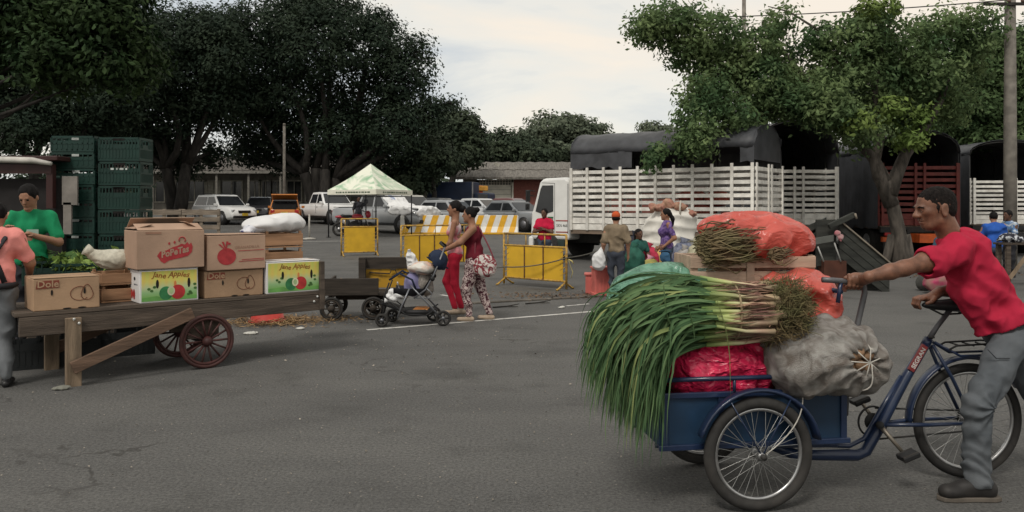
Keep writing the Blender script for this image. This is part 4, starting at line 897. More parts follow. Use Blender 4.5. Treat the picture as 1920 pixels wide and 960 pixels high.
def person(label, loc, rot, H, skin, topm, botm, hair='short', sleeve=0.55, pose={}, build=1.0, hip=1.0, bust=0.0, skirt=None, shoem=None, legfit=1.0, vox=0.012, yaw=0.0, nod=0.0, flare=1.0, hem=0.50, hairm=None, group=None, strap=None, curl=0.5):
    J = {k: (np.array(v) * H if v is not None else None) for k, v in DEF.items()}
    for k, v in pose.items(): J[k] = np.array(v) * H
    t = thing('person', label, 'person', loc, R_(rot), group)
    sk = SK[skin]; h = J['head']; Rh = rz(R_(yaw)) @ ry(R_(nod)); P_ = lambda x, y, z: h + Rh @ (np.array((x, y, z)) * H)
    pr = [E(P_(-0.004, 0, 0.012), np.array((0.056, 0.045, 0.055)) * H, Rh), E(P_(0.016, 0, -0.024), np.array((0.036, 0.035, 0.042)) * H, Rh), C(P_(0.052, 0, 0.004), P_(0.060, 0, -0.013), 0.0065 * H, 0.009 * H, k=0.008),
          E(P_(0.046, 0, -0.034), np.array((0.010, 0.016, 0.006)) * H, Rh, k=0.008), E(P_(0.038, 0, -0.056), np.array((0.016, 0.018, 0.012)) * H, Rh, k=0.012), C(P_(0.048, 0.018, 0.014), P_(0.048, -0.018, 0.014), 0.006 * H, k=0.008)]
    for s in (-1, 1): pr += [E(P_(-0.006, s * 0.045, -0.008), np.array((0.011, 0.006, 0.018)) * H, Rh, k=0.006), NEG(E(P_(0.055, s * 0.018, 0.003), np.array((0.009, 0.010, 0.006)) * H, Rh, k=0.006))]
    pr += [C(J['neck'] - np.array((0, 0, 0.03)) * H, P_(-0.012, 0, -0.03), 0.034 * H, 0.031 * H, k=0.03)]
    pr += [E((J['neck'] + J['chest']) / 2 + np.array((0, 0, -0.005 * H)), np.array((0.045, 0.085, 0.055)) * H * build), C(J['chest'], J['pelvis'], 0.045 * H, 0.05 * H)]
    hands = MB()
    for s in 'LR':
        sd_ = 1 if s == 'L' else -1
        pr += [C(J['sh' + s], J['el' + s], 0.029 * H * build, 0.023 * H * build), C(J['el' + s], J['wr' + s], 0.024 * H * build, 0.0155 * H)]
        d = J['wr' + s] - J['el' + s]; d = d / np.linalg.norm(d)
        if 'hd' + s in pose: d = np.array(pose['hd' + s], float); d /= np.linalg.norm(d)
        pr += [C(J['wr' + s] + d * 0.012 * H, J['wr' + s] + d * 0.045 * H, 0.0155 * H, 0.017 * H, k=0.01)]
        fingers(hands, J['wr' + s] + d * 0.01 * H, d, sd_, H, curl)
        if skirt or botm is None: pr += [C(J['hi' + s], J['kn' + s], 0.045 * H, 0.032 * H), C(J['kn' + s], J['an' + s], 0.032 * H, 0.018 * H)]
        else: pr += [C(J['pelvis'], J['hi' + s], 0.03 * H), C(J['hi' + s], J['kn' + s], 0.026 * H, 0.022 * H), C(J['kn' + s], J['an' + s], 0.022 * H, 0.018 * H)]
    V, Q = sdf(pr, vox, 0.028 * H / 1.65); hands.add(V, Q.tolist(), 0, True)
    hands.build('body', sk, t)
    for s in (-1, 1): MB().ell(P_(0.0475, s * 0.018, 0.004), 0.0065 * H, 8, 6).build('eye', EYE, t)
    # hair
    hm = hairm or HAIR
    if hair != 'cap':
        hp = [E(P_(-0.010, 0, 0.018), np.array((0.058, 0.050, 0.058)) * H, Rh), NEG(E(P_(0.062, 0, -0.03), np.array((0.058, 0.06, 0.066)) * H, Rh, k=0.01)), NEG(E(P_(0.0, 0, -0.085), np.array((0.08, 0.08, 0.055)) * H, Rh, k=0.01))]
        if hair == 'bun': hp += [E(P_(-0.062, 0, 0.045), np.array((0.03, 0.03, 0.026)) * H, Rh, k=0.01)]
        if hair == 'lowbun': hp += [E(P_(-0.068, 0, -0.002), np.array((0.034, 0.034, 0.034)) * H, Rh, k=0.01)]
        if hair == 'pony': hp += [C(P_(-0.055, 0, 0.0), P_(-0.082, 0, -0.05), 0.024 * H, 0.026 * H), C(P_(-0.082, 0, -0.05), P_(-0.085, 0, -0.14), 0.025 * H, 0.010 * H)]
        if hair == 'long': hp += [C(P_(-0.04, 0, 0.0), P_(-0.05, 0, -0.07), 0.04 * H, 0.035 * H)]
        solid('hair', hp, vox * 0.8, hm, t, k=0.02, noise=wrinkle(0.003, 60, 3))
    else:
        c = solid('cap', [E(P_(-0.008, 0, 0.03), np.array((0.060, 0.052, 0.050)) * H, Rh), E(P_(0.062, 0, 0.022), np.array((0.038, 0.036, 0.007)) * H, Rh, k=0.006), NEG(E(P_(-0.005, 0, -0.055), np.array((0.09, 0.09, 0.065)) * H, Rh, k=0.004))], vox * 0.7, hm, t, k=0.015)
        solid('hair', [E(P_(-0.014, 0, 0.004), np.array((0.053, 0.048, 0.045)) * H, Rh), NEG(E(P_(0.06, 0, -0.03), np.array((0.062, 0.06, 0.066)) * H, Rh, k=0.01)), NEG(E(P_(0.0, 0, -0.085), np.array((0.08, 0.08, 0.055)) * H, Rh, k=0.01))], vox * 0.8, HAIR, t)
    # top
    if topm is not None:
        cs, ws, ps = J['chest'], J['waist'], J['pelvis']; up = np.array((0, 0, 1.0))
        tp_ = [E(cs + up * 0.03 * H, np.array((0.066, 0.098, 0.085)) * H * build), E(ws, np.array((0.062, 0.085, 0.08)) * H * build), E(ps + up * 0.02 * H, np.array((0.070, 0.095, 0.055)) * H * hip)]
        if bust: tp_ += [E(cs + np.array((0.05, s * 0.04, 0.0)) * H, np.array((0.04, 0.042, 0.045)) * H * bust, k=0.03) for s in (-1, 1)]
        tp_ += [C(J['neck'] - up * 0.03 * H, J['shL'] * 0.85 + J['neck'] * 0.15 - up * 0.012 * H, 0.036 * H, 0.034 * H * build), C(J['neck'] - up * 0.03 * H, J['shR'] * 0.85 + J['neck'] * 0.15 - up * 0.012 * H, 0.036 * H, 0.034 * H * build)] if sleeve > 0 else []
        for s in 'LR':
            if sleeve > 0:
                e = J['sh' + s] + (J['el' + s] - J['sh' + s]) * min(sleeve, 1); tp_ += [C(J['sh' + s] * 0.93 + J['chest'] * 0.07 - up * 0.004 * H, e, 0.037 * H * (0.5 + 0.5 * build), 0.036 * H * (0.4 + 0.6 * build) * flare)]
                if sleeve > 1: tp_ += [C(J['el' + s], J['el' + s] + (J['wr' + s] - J['el' + s]) * (sleeve - 1), 0.033 * H, 0.026 * H)]
        def clipf(X, Y, Z, z=hem * H): return (z - Z) * 0.7
        solid('top', tp_, vox, topm, t, k=0.05, noise=wrinkle(0.011, 24, int(abs(loc[0] * 10)), 9), clip=clipf if pose.get('noclip') is None else None)
    # bottoms
    if skirt: 
        ps = J['pelvis']; ks = (J['knL'] + J['knR']) / 2
        solid('skirt', [E(ps, np.array((0.075, 0.1, 0.07)) * H * hip), C(ps + (ks - ps) * 0.2, ks, 0.085 * H * hip, 0.095 * H)], vox, skirt, t, k=0.05, noise=wrinkle(0.008, 22, 5))
    elif botm is not None:
        ps = J['pelvis']; bp_ = [E(ps - np.array((0, 0, 0.012 * H)), np.array((0.068, 0.092, 0.068)) * H * hip)]
        for s in 'LR': bp_ += [C(J['hi' + s], J['kn' + s], 0.053 * H * legfit * hip, 0.037 * H * legfit), C(J['kn' + s], J['an' + s] + np.array((0, 0, 0.02 * H)), 0.036 * H * legfit, 0.027 * H * legfit)]
        solid('trousers', bp_, vox, botm, t, k=0.03, noise=wrinkle(0.011 if legfit > 0.95 else 0.003, 26, 9, 9))
    for s in 'LR':
        a = J['an' + s]; to = J['to' + s] if J['to' + s] is not None else a + np.array((0.10, 0.006 if s == 'L' else -0.006, -0.03)) * H
        solid('shoe', [C(a + np.array((-0.025, 0, -0.027)) * H, to - (to - a) * 0.1, 0.020 * H, 0.018 * H), C(a, a - np.array((0, 0, 0.02)) * H, 0.022 * H, 0.024 * H)], vox * 0.8, shoem or blackp, t, k=0.015, clip=lambda X, Y, Z, z=min(a[2], to[2]) - 0.045 * H + 0.0: (z - Z) + 0 * X)
    return t, J, H
red_sh = cloth('red_shirt', (0.42, 0.012, 0.045)); jeans = cloth('blue_jeans', (0.055, 0.07, 0.10)); darkc = cloth('charcoal', (0.03, 0.03, 0.035))
sandal = M('pale_sandal', (0.35, 0.27, 0.2), 0.7)
# two women with the stroller
Yw = 11.35; a = at(850, 592, Yw)
person('young woman in pink top and red leggings walking beside the stroller', (a[0], Yw + 0.25, 0), 180, 1.68, 'brown', cloth('pink_top', (0.55, 0.20, 0.22), col2=(0.50, 0.42, 0.42), vs=9, lo=0.45, hi=0.6), cloth('red_leggings', (0.36, 0.015, 0.035)), 'lowbun', sleeve=0.0,
       pose=dict(head=(0.0, 0, 0.932), hiL=(0, 0.045, 0.51), knL=(-0.005, 0.045, 0.285), anL=(-0.06, 0.045, 0.06), knR=(0.075, -0.045, 0.295), anR=(0.0, -0.045, 0.045), elL=(0.03, 0.115, 0.64), wrL=(0.12, 0.09, 0.55), elR=(-0.03, -0.125, 0.64), wrR=(0.05, -0.13, 0.52)), legfit=0.94, bust=0.6, build=0.88, hip=0.98, shoem=sandal)
a = at(890, 597, 11.05)
pat = cloth('patterned_trousers', (0.07, 0.02, 0.03), col2=(0.50, 0.40, 0.38), vs=26, lo=0.47, hi=0.53, distort=1.5)
ow, J, H = person('older woman in maroon top and patterned trousers pushing the stroller', (a[0], 11.05, 0), 180, 1.60, 'brown', cloth('maroon_top', (0.12, 0.012, 0.022)), pat, 'bun', sleeve=0.0,
       pose=dict(head=(0.045, 0, 0.925), neck=(0.02, 0, 0.85), chest=(0.01, 0, 0.715), shL=(0.01, 0.112, 0.805), shR=(0.01, -0.112, 0.805), elL=(0.12, 0.14, 0.69), wrL=(0.26, 0.10, 0.62), elR=(0.12, -0.14, 0.69), wrR=(0.26, -0.10, 0.62),
                 knL=(0.07, 0.055, 0.285), anL=(0.045, 0.055, 0.05), knR=(-0.05, -0.055, 0.28), anR=(-0.13, -0.055, 0.05)), build=1.18, hip=1.22, bust=1.3, legfit=1.22, shoem=sandal, hem=0.42)
bagm = M('red_white_bag', (0.52, 0.48, 0.45), 0.7, col2=(0.20, 0.03, 0.04), vs=11, lo=0.46, hi=0.52, distort=2.0)
bt = thing('handbag', 'red and white patterned shoulder bag on the hip of the older woman', 'bag', (a[0] + 0.14, 10.88, 0.78))
solid('pouch', [E((0, 0, 0.02), (0.17, 0.065, 0.14)), E((0, 0, -0.07), (0.16, 0.07, 0.09))], 0.012, bagm, bt, k=0.05, noise=wrinkle(0.008, 30, 2))
MB().tube(bez((-0.13, 0, 0.1), (-0.13, 0.02, 0.3), (-0.12, 0.04, 0.42), (-0.13, 0.10, 0.54), 9), 0.012, 6).build('strap', M('maroon_strap', (0.15, 0.03, 0.04), 0.7), bt)
MB().tube(bez((0.13, 0, 0.1), (0.08, 0.02, 0.25), (-0.02, 0.06, 0.42), (-0.09, 0.12, 0.55), 9), 0.012, 6).build('strap', M('maroon_strap', (0, 0, 0)), bt)
# man with the orange cap, back to us
a = gx(1155, 13.9)
person('man in orange cap and khaki shirt holding a white bag, seen from behind', (a[0], a[1], 0), 80, 1.50, 'tan', cloth('khaki_shirt', (0.20, 0.155, 0.105)), cloth('slate_trousers', (0.045, 0.052, 0.068)), 'cap', sleeve=0.85, build=1.16, hip=1.05, hairm=cloth('orange_cap', (0.50, 0.09, 0.03)), legfit=1.1, shoem=sandal,
       pose=dict(elL=(-0.05, 0.14, 0.63), wrL=(0.0, 0.165, 0.49), elR=(-0.01, -0.14, 0.64), wrR=(0.03, -0.14, 0.5)), hem=0.46, flare=1.2)
pb_ = thing('plastic_bag', 'white plastic shopping bag hanging from the hand of the man in the orange cap', 'bag', (a[0] - 0.30, 13.9, 0.62))
wplas = M('white_thin_plastic', (0.62, 0.62, 0.62), 0.4, var=0.08, vs=5)
solid('bag', [E((0, 0, 0), (0.13, 0.08, 0.17)), C((0, 0, 0.1), (0.06, 0, 0.26), 0.07, 0.025)], 0.014, wplas, pb_, k=0.06, noise=wrinkle(0.012, 32, 6))
MB().tube([(0.06, 0, 0.24), (0.08, 0, 0.31), (0.11, 0, 0.30)], 0.012, 6).build('handle', wplas, pb_)
# woman in red behind the barrier
a = gx(1021, 18.2)
person('woman in a red shirt standing behind the yellow barrier by the white cab', (a[0], a[1], gz(18.2)), -115, 1.55, 'dark', red_sh, jeans, 'short', sleeve=0.6, build=1.2, bust=1.3, hip=1.1,
       pose=dict(elL=(0.06, 0.14, 0.65), wrL=(0.11, 0.03, 0.70), elR=(0.06, -0.14, 0.65), wrR=(0.11, -0.02, 0.68)))
# woman in purple dress
a = gx(1250, 14.6); prp = cloth('purple_print', (0.085, 0.05, 0.17), col2=(0.20, 0.13, 0.30), vs=24, lo=0.42, hi=0.58)
person('woman with a ponytail in a purple print blouse beside the giant sack', (a[0], a[1], 0), 178, 1.56, 'brown', prp, jeans, 'pony', sleeve=0.75, build=1.12, bust=1.3, hip=1.12, hem=0.44,
       pose=dict(elL=(-0.07, 0.135, 0.655), wrL=(0.03, 0.12, 0.575), elR=(-0.03, -0.13, 0.65), wrR=(0.06, -0.12, 0.55)))
a_ = at(1247, 482, 14.4); t = thing('apron_pouch', 'blue pouch apron at the waist of the woman in purple', 'bag', a_)
solid('pouch', [E((0, 0, 0), (0.10, 0.03, 0.10)), E((0, 0, -0.05), (0.10, 0.03, 0.06))], 0.012, cloth('blue_pouch', (0.04, 0.10, 0.18)), t, noise=wrinkle(0.008, 30, 2)); MB().tube([(-0.11, 0, 0.1), (0, 0.02, 0.12), (0.11, 0, 0.1)], 0.012, 6).build('waist_band', cloth('blue_pouch', (0, 0, 0)), t)
# seated child between the sacks
a = gx(1198, 15.7)
person('seated woman with dark hair in a teal dress among the sacks', (a[0], a[1], -0.05), -60, 1.5, 'dark', cloth('teal', (0.025, 0.09, 0.075)), cloth('teal', (0, 0, 0)), 'long', sleeve=0.6, build=1.05,
       pose=dict(head=(0, 0, 0.73), neck=(-0.01, 0, 0.655), chest=(-0.01, 0, 0.525), waist=(0, 0, 0.42), pelvis=(0, 0, 0.34), shL=(0, 0.1, 0.61), shR=(0, -0.1, 0.61), elL=(0.03, 0.13, 0.46), elR=(0.03, -0.13, 0.46), wrL=(0.15, 0.07, 0.40), wrR=(0.15, -0.07, 0.40),
                 hiL=(0.01, 0.05, 0.32), hiR=(0.01, -0.05, 0.32), knL=(0.22, 0.07, 0.31), knR=(0.22, -0.07, 0.31), anL=(0.22, 0.07, 0.08), anR=(0.22, -0.07, 0.08), noclip=1))
# two people by the bench at the right edge
a = gx(1864, 17.0)
person('person in a bright blue shirt sitting by the bench, seen from behind', (a[0], a[1], -0.06), 75, 1.65, 'tan', cloth('bright_blue', (0.025, 0.09, 0.36)), jeans, 'short', sleeve=0.7, build=1.15,
       pose=dict(head=(0.03, 0, 0.865), neck=(0.01, 0, 0.795), chest=(0, 0, 0.66), waist=(-0.02, 0, 0.56), pelvis=(-0.03, 0, 0.47), shL=(0, 0.108, 0.75), shR=(0, -0.108, 0.75), elL=(0.05, 0.15, 0.59), elR=(0.05, -0.15, 0.59), wrL=(0.17, 0.10, 0.55), wrR=(0.17, -0.10, 0.55),
                 hiL=(0, 0.05, 0.45), hiR=(0, -0.05, 0.45), knL=(0.2, 0.07, 0.36), knR=(0.2, -0.07, 0.36), anL=(0.16, 0.07, 0.08), anR=(0.16, -0.07, 0.08), noclip=1))
a = gx(1893, 17.8)
person('person in a pale blue print shirt behind the bench at the right edge', (a[0], a[1], -0.06), 190, 1.65, 'dark', cloth('pale_blue_print', (0.10, 0.20, 0.38), col2=(0.45, 0.50, 0.56), vs=18, lo=0.47, hi=0.53), darkc, 'short', sleeve=0.8,
       pose=dict(head=(0.03, 0, 0.885), neck=(0.01, 0, 0.81), chest=(0, 0, 0.68), waist=(0, 0, 0.58), pelvis=(0, 0, 0.49), shL=(0, 0.105, 0.765), shR=(0, -0.105, 0.765), elL=(0.05, 0.14, 0.62), elR=(0.05, -0.14, 0.62), wrL=(0.15, 0.08, 0.57), wrR=(0.15, -0.08, 0.57), noclip=1))
# stall keepers behind and beside the handcart
gr = cloth('green_polo', (0.012, 0.20, 0.085))
a = Vector((-5.18, 8.5, 0))
gm, J, H = person('stall keeper in a green polo shirt looking down behind the handcart', a, -75, 1.84, 'tan', gr, darkc, 'short', sleeve=0.75, build=1.0, yaw=-10, nod=28, vox=0.010,
       pose=dict(head=(0.045, 0, 0.925), neck=(0.015, 0, 0.855), elL=(0.02, 0.15, 0.66), wrL=(0.13, 0.06, 0.70), elR=(0.04, -0.15, 0.66), wrR=(0.15, -0.08, 0.73)))
MB().box((0.121, 0.05, 1.33), (0.012, 0.11, 0.05), rz(0.25)).build('chest_print', M('pale_green_print', (0.35, 0.5, 0.42), 0.8), gm)
pk = cloth('pink_shirt', (0.74, 0.27, 0.24))
a = Vector((-4.59, 7.0, 0))
pm_, J, H = person('man in a pink shirt with black crossed straps at the left edge', a, 112, 1.66, 'brown', pk, cloth('grey_jeans', (0.16, 0.17, 0.18)), 'short', sleeve=0.75, build=1.12, vox=0.010, nod=10,
       pose=dict(head=(0.06, 0.0, 0.915), neck=(0.03, 0, 0.845), chest=(0.015, 0, 0.72), elL=(0.06, 0.15, 0.66), wrL=(0.19, 0.12, 0.58), elR=(0.05, -0.155, 0.655), wrR=(0.19, -0.13, 0.57)), legfit=1.15)
stp = M('black_webbing', (0.015, 0.015, 0.018), 0.7)
for s in (-1, 1):
    MB().tube([(0.03, s * 0.11, 1.395), (-0.065, s * 0.10, 1.33), (-0.105, s * 0.04, 1.22), (-0.107, 0, 1.16), (-0.112, -s * 0.05, 1.07), (-0.118, -s * 0.10, 0.93)], 0.022, 6, flat=0.35).build('strap', stp, pm_)
MB().ring((-0.002, 0, 0.90), 0.158, 0.03, (0, 0, 1), 24, 6).build('waist_belt', stp, pm_)
# dark figure and a red motorbike by the tent
a = gx(672, 36); person('person in dark clothes standing under the canopy tent', (a[0], a[1], gz(36)), -60, 1.66, 'dark', darkc, darkc, 'short', sleeve=0.9, vox=0.02)
# ------------------------------------------------------------------ wooden handcart with cartons
oldw = M('old_cart_wood', (0.082, 0.063, 0.049), 0.85, ovar=0.2, var=0.35, vs=5, stretch=(0.35, 5, 5), bump=0.4, bs=30, dirt=0.45)
oldw2 = M('lighter_cart_wood', (0.21, 0.155, 0.105), 0.85, var=0.3, vs=5, stretch=(3, 3, 0.5), bump=0.35, bs=30, dirt=0.4)
redw = M('red_brown_wheel_paint', (0.055, 0.018, 0.016), 0.6, var=0.35, vs=10, dirt=0.35, dirtcol=(0.08, 0.065, 0.055))
CO = np.array([-4.25, 6.77]); CA = math.atan2(1.85, 2.18); cu_ = np.array([cos(CA), sin(CA)]); cn_ = np.array([-sin(CA), cos(CA)]); DZ = 0.68; CL = 2.86; CW = 0.92
def cx(px, b=0.0):
    k = (px - 960) / F; return (k * (CO[1] + b * cn_[1]) - CO[0] - b * cn_[0]) / (cu_[0] - k * cu_[1])
def cw(x, b, z=0.0): p = CO + cu_ * x + cn_ * b; return np.array([p[0], p[1], z])
hc = thing('handcart', 'long wooden handcart with red spoked wheels carrying fruit cartons', 'cart', (CO[0], CO[1], 0), CA)
for i in range(6):
    w_ = CW / 6; MB().box((CL / 2 + random.uniform(-.02, .02), w_ * (i + 0.5), DZ - 0.018), (CL, w_ - 0.006, 0.036)).build('plank', oldw, hc, bevel=0.004)
for y, m in ((0.03, oldw), (CW - 0.03, oldw)): MB().box((CL / 2, y, DZ - 0.125), (CL - 0.04, 0.055, 0.17)).build('side_beam', m, hc, bevel=0.006)
for x in (0.1, 0.9, 1.9, CL - 0.1): MB().box((x, CW / 2, DZ - 0.10), (0.07, CW - 0.13, 0.09)).build('cross_beam', oldw, hc)
xl = cx(136, 0.0)
for y in (-0.03, CW + 0.0):
    MB().box((xl, y, 0.30), (0.125, 0.055, 0.62)).build('leg', oldw2, hc, bevel=0.006)
    MB().beam((xl - 0.02, y - 0.055 if y < 0 else y + 0.055, 0.17), (xl + 1.02, y - 0.055 if y < 0 else y + 0.055, 0.57), 0.035, 0.11).build('brace', M('brown_brace_wood', (0.135, 0.085, 0.058), 0.85, var=0.3, vs=5, stretch=(0.4, 4, 4), bump=0.3, bs=30, dirt=0.35), hc, bevel=0.005)
xw = cx(388, -0.02)
def spoked(parent, c, R, ns, rim_m, sp_m, tyre, rw=0.018):
    w_ = MB().ring(c, R - 0.02, 0.02, (0, 1, 0), 40, 8).build('wheel', tyre, parent)
    MB().ring(c, R - 0.048, 0.017, (0, 1, 0), 40, 6).build('rim', rim_m, w_)
    MB().tube([(c[0], c[1] - 0.07, c[2]), (c[0], c[1] - 0.03, c[2]), (c[0], c[1] + 0.03, c[2]), (c[0], c[1] + 0.07, c[2])], [0.03, 0.05, 0.05, 0.03], 12).build('hub', sp_m, w_)
    for i in range(ns):
        a = 2 * pi * i / ns; d = np.array([cos(a), 0, sin(a)]); c_ = np.array(c)
        MB().tube([c_ + d * 0.04, c_ + d * (R - 0.05)], [0.012, 0.010], 6).build('spoke', sp_m, w_)
spoked(hc, (xw, -0.02, 0.27), 0.27, 14, redw, redw, redw); spoked(hc, (xw - 0.02, 0.76, 0.27), 0.27, 14, redw, redw, redw)
MB().box((xw, 0.38, 0.27), (0.06, 0.8, 0.06)).build('axle', steel_d, hc)
for y in (0.10, 0.64): MB().box((xw, y, 0.42), (0.3, 0.06, 0.26)).build('axle_block', oldw, hc)
MB().box((CL - 0.01, 0.05, 0.74), (0.05, 0.15, 0.52)).build('end_post', oldw, hc, bevel=0.006)
MB().box((CL - 0.01, CW - 0.08, 0.74), (0.05, 0.15, 0.52)).build('end_post', oldw, hc, bevel=0.006)
MB().box((CL + 0.02, CW / 2, 0.62), (0.03, CW, 0.12)).build('end_board', oldw, hc, bevel=0.006)
for x, z in ((xl, 0.60), (xl + 0.04, 0.56), (CL - 0.06, 0.62), (CL - 0.1, 0.57)): MB().ell((x, -0.062 if x < 1 else 0.0, z), 0.014, 8, 6).build('bolt_head', M('bright_bolt', (0.5, 0.5, 0.48), 0.4, metal=0.5), hc)

card = M('brown_cardboard', (0.36, 0.235, 0.145), 0.85, var=0.12, vs=3, ovar=0.06, dirt=0.35, dirtcol=(0.24, 0.15, 0.09), bump=0.12, bs=60)
cardp = M('pinkish_cardboard', (0.39, 0.26, 0.185), 0.85, var=0.12, vs=3, ovar=0.06, dirt=0.3, dirtcol=(0.26, 0.165, 0.11), bump=0.12, bs=60)
cardw = M('white_carton', (0.66, 0.65, 0.64), 0.7, var=0.04, vs=3, dirt=0.1, dirtcol=(0.4, 0.38, 0.36))
redink = M('red_ink', (0.36, 0.035, 0.04), 0.75, var=0.15, vs=20); brownink = M('brown_ink', (0.16, 0.06, 0.035), 0.8); hole = M('hand_hole_dark', (0.012, 0.011, 0.01), 0.95)
def carton(label, x0, x1, b, d, z0, h, mat, rot=0.0, top=True, name='carton'):
    xm = (x0 + x1) / 2; w_ = x1 - x0; p = cw(xm, b + d / 2)
    t = thing(name, label, 'box', (p[0], p[1], z0 + 0.002), CA + rot)
    mb = MB().box((0, 0, h / 2), (w_, d, h)); vv = mb.V[0]
    for i in range(8):
        if vv[i][2] > 0.01: vv[i] += (random.uniform(-.006, .004), random.uniform(0, .004), random.uniform(-.008, .001))
    bd = mb.build('carton_body', mat, t, bevel=0.007)
    if top:
        for s in (-1, 1): MB().box((0, s * d / 4, h + 0.002), (w_ - 0.006, d / 2 - 0.004, 0.004)).build('top_flap', mat, t)
        MB().box((0, 0, h + 0.005), (w_ - 0.02, 0.05, 0.0015)).build('tape', M('packing_tape', (0.34, 0.24, 0.16), 0.35), t)
    return t, w_, d, h
def onface(t, poly, d, mat, name, lift=0.0015, o=(0, 0), thick=0.0008):   # flat printed shape on the front face (x, z)
    return MB().prism([(x + o[0], z + o[1]) for x, z in poly], (0, -d / 2 - lift, 0), (1, 0, 0), (0, 0, 1), (0, -thick, 0)).build(name, mat, t)
def disc(cx_, cz, rx_, rz_, n=24, a0=0, a1=2 * pi): return [(cx_ + rx_ * cos(a0 + (a1 - a0) * i / n), cz + rz_ * sin(a0 + (a1 - a0) * i / n)) for i in range(n)]
def outline(t, pts, d, mat, r=0.003, name='outline_print'):
    return MB().tube([(x, -d / 2 - 0.001, z) for x, z in pts], r, 5, flat=1).build(name, mat, t)
# apple art: yellow sky with rays, green hills below
def apple_art():
    m = bpy.data.materials.new('apple_box_print'); m.use_nodes = True; t = m.node_tree; b = t.nodes['Principled BSDF']; lk = t.links.new
    tc = t.nodes.new('ShaderNodeTexCoord'); sp = t.nodes.new('ShaderNodeSeparateXYZ'); lk(tc.outputs['Object'], sp.inputs[0])
    r = t.nodes.new('ShaderNodeValToRGB'); mr = t.nodes.new('ShaderNodeMapRange'); mr.inputs[1].default_value = 0.0; mr.inputs[2].default_value = 0.32
    lk(sp.outputs['Z'], mr.inputs[0]); lk(mr.outputs[0], r.inputs[0]); el_ = r.color_ramp.elements
    el_[0].position = 0.12; el_[0].color = (0.16, 0.36, 0.07, 1); el_[1].position = 0.95; el_[1].color = (0.48, 0.52, 0.10, 1)
    for p, c in ((0.30, (0.26, 0.46, 0.20, 1)), (0.45, (0.45, 0.55, 0.30, 1)), (0.65, (0.62, 0.58, 0.13, 1))): e_ = el_.new(p); e_.color = c
    wv_ = t.nodes.new('ShaderNodeTexWave'); wv_.inputs['Scale'].default_value = 4.5; wv_.inputs['Distortion'].default_value = 3.0; wv_.inputs['Detail Scale'].default_value = 0.6
    mp = t.nodes.new('ShaderNodeMapping'); mp.inputs['Scale'].default_value = (1, 0, 0.25); lk(tc.outputs['Object'], mp.inputs[0]); lk(mp.outputs[0], wv_.inputs['Vector'])
    mx = t.nodes.new('ShaderNodeMix'); mx.data_type = 'RGBA'; mm = t.nodes.new('ShaderNodeMath'); mm.operation = 'MULTIPLY'; mm.inputs[1].default_value = 0.45
    m2 = t.nodes.new('ShaderNodeMapRange'); m2.inputs[1].default_value = 0.35; m2.inputs[2].default_value = 0.6; lk(mr.outputs[0], m2.inputs[0])
    m3 = t.nodes.new('ShaderNodeMath'); m3.operation = 'MULTIPLY'; lk(wv_.outputs[1], mm.inputs[0]); lk(mm.outputs[0], m3.inputs[0]); lk(m2.outputs[0], m3.inputs[1])
    lk(m3.outputs[0], mx.inputs[0]); lk(r.outputs[0], mx.inputs[6]); mx.inputs[7].default_value = (0.72, 0.46, 0.10, 1)
    lk(mx.outputs[2], b.inputs['Base Color']); b.inputs['Roughness'].default_value = 0.5; return m
art = apple_art(); grn = M('apple_green_ink', (0.03, 0.17, 0.06), 0.6, var=0.3, vs=12); redap = M('apple_red_ink', (0.40, 0.03, 0.03), 0.6, var=0.35, vs=10); pale = M('bite_pale_ink', (0.62, 0.62, 0.42), 0.6); leafy = M('leaf_ink', (0.05, 0.13, 0.03), 0.6)
goldink = M('gold_brown_letter', (0.25, 0.07, 0.015), 0.6)
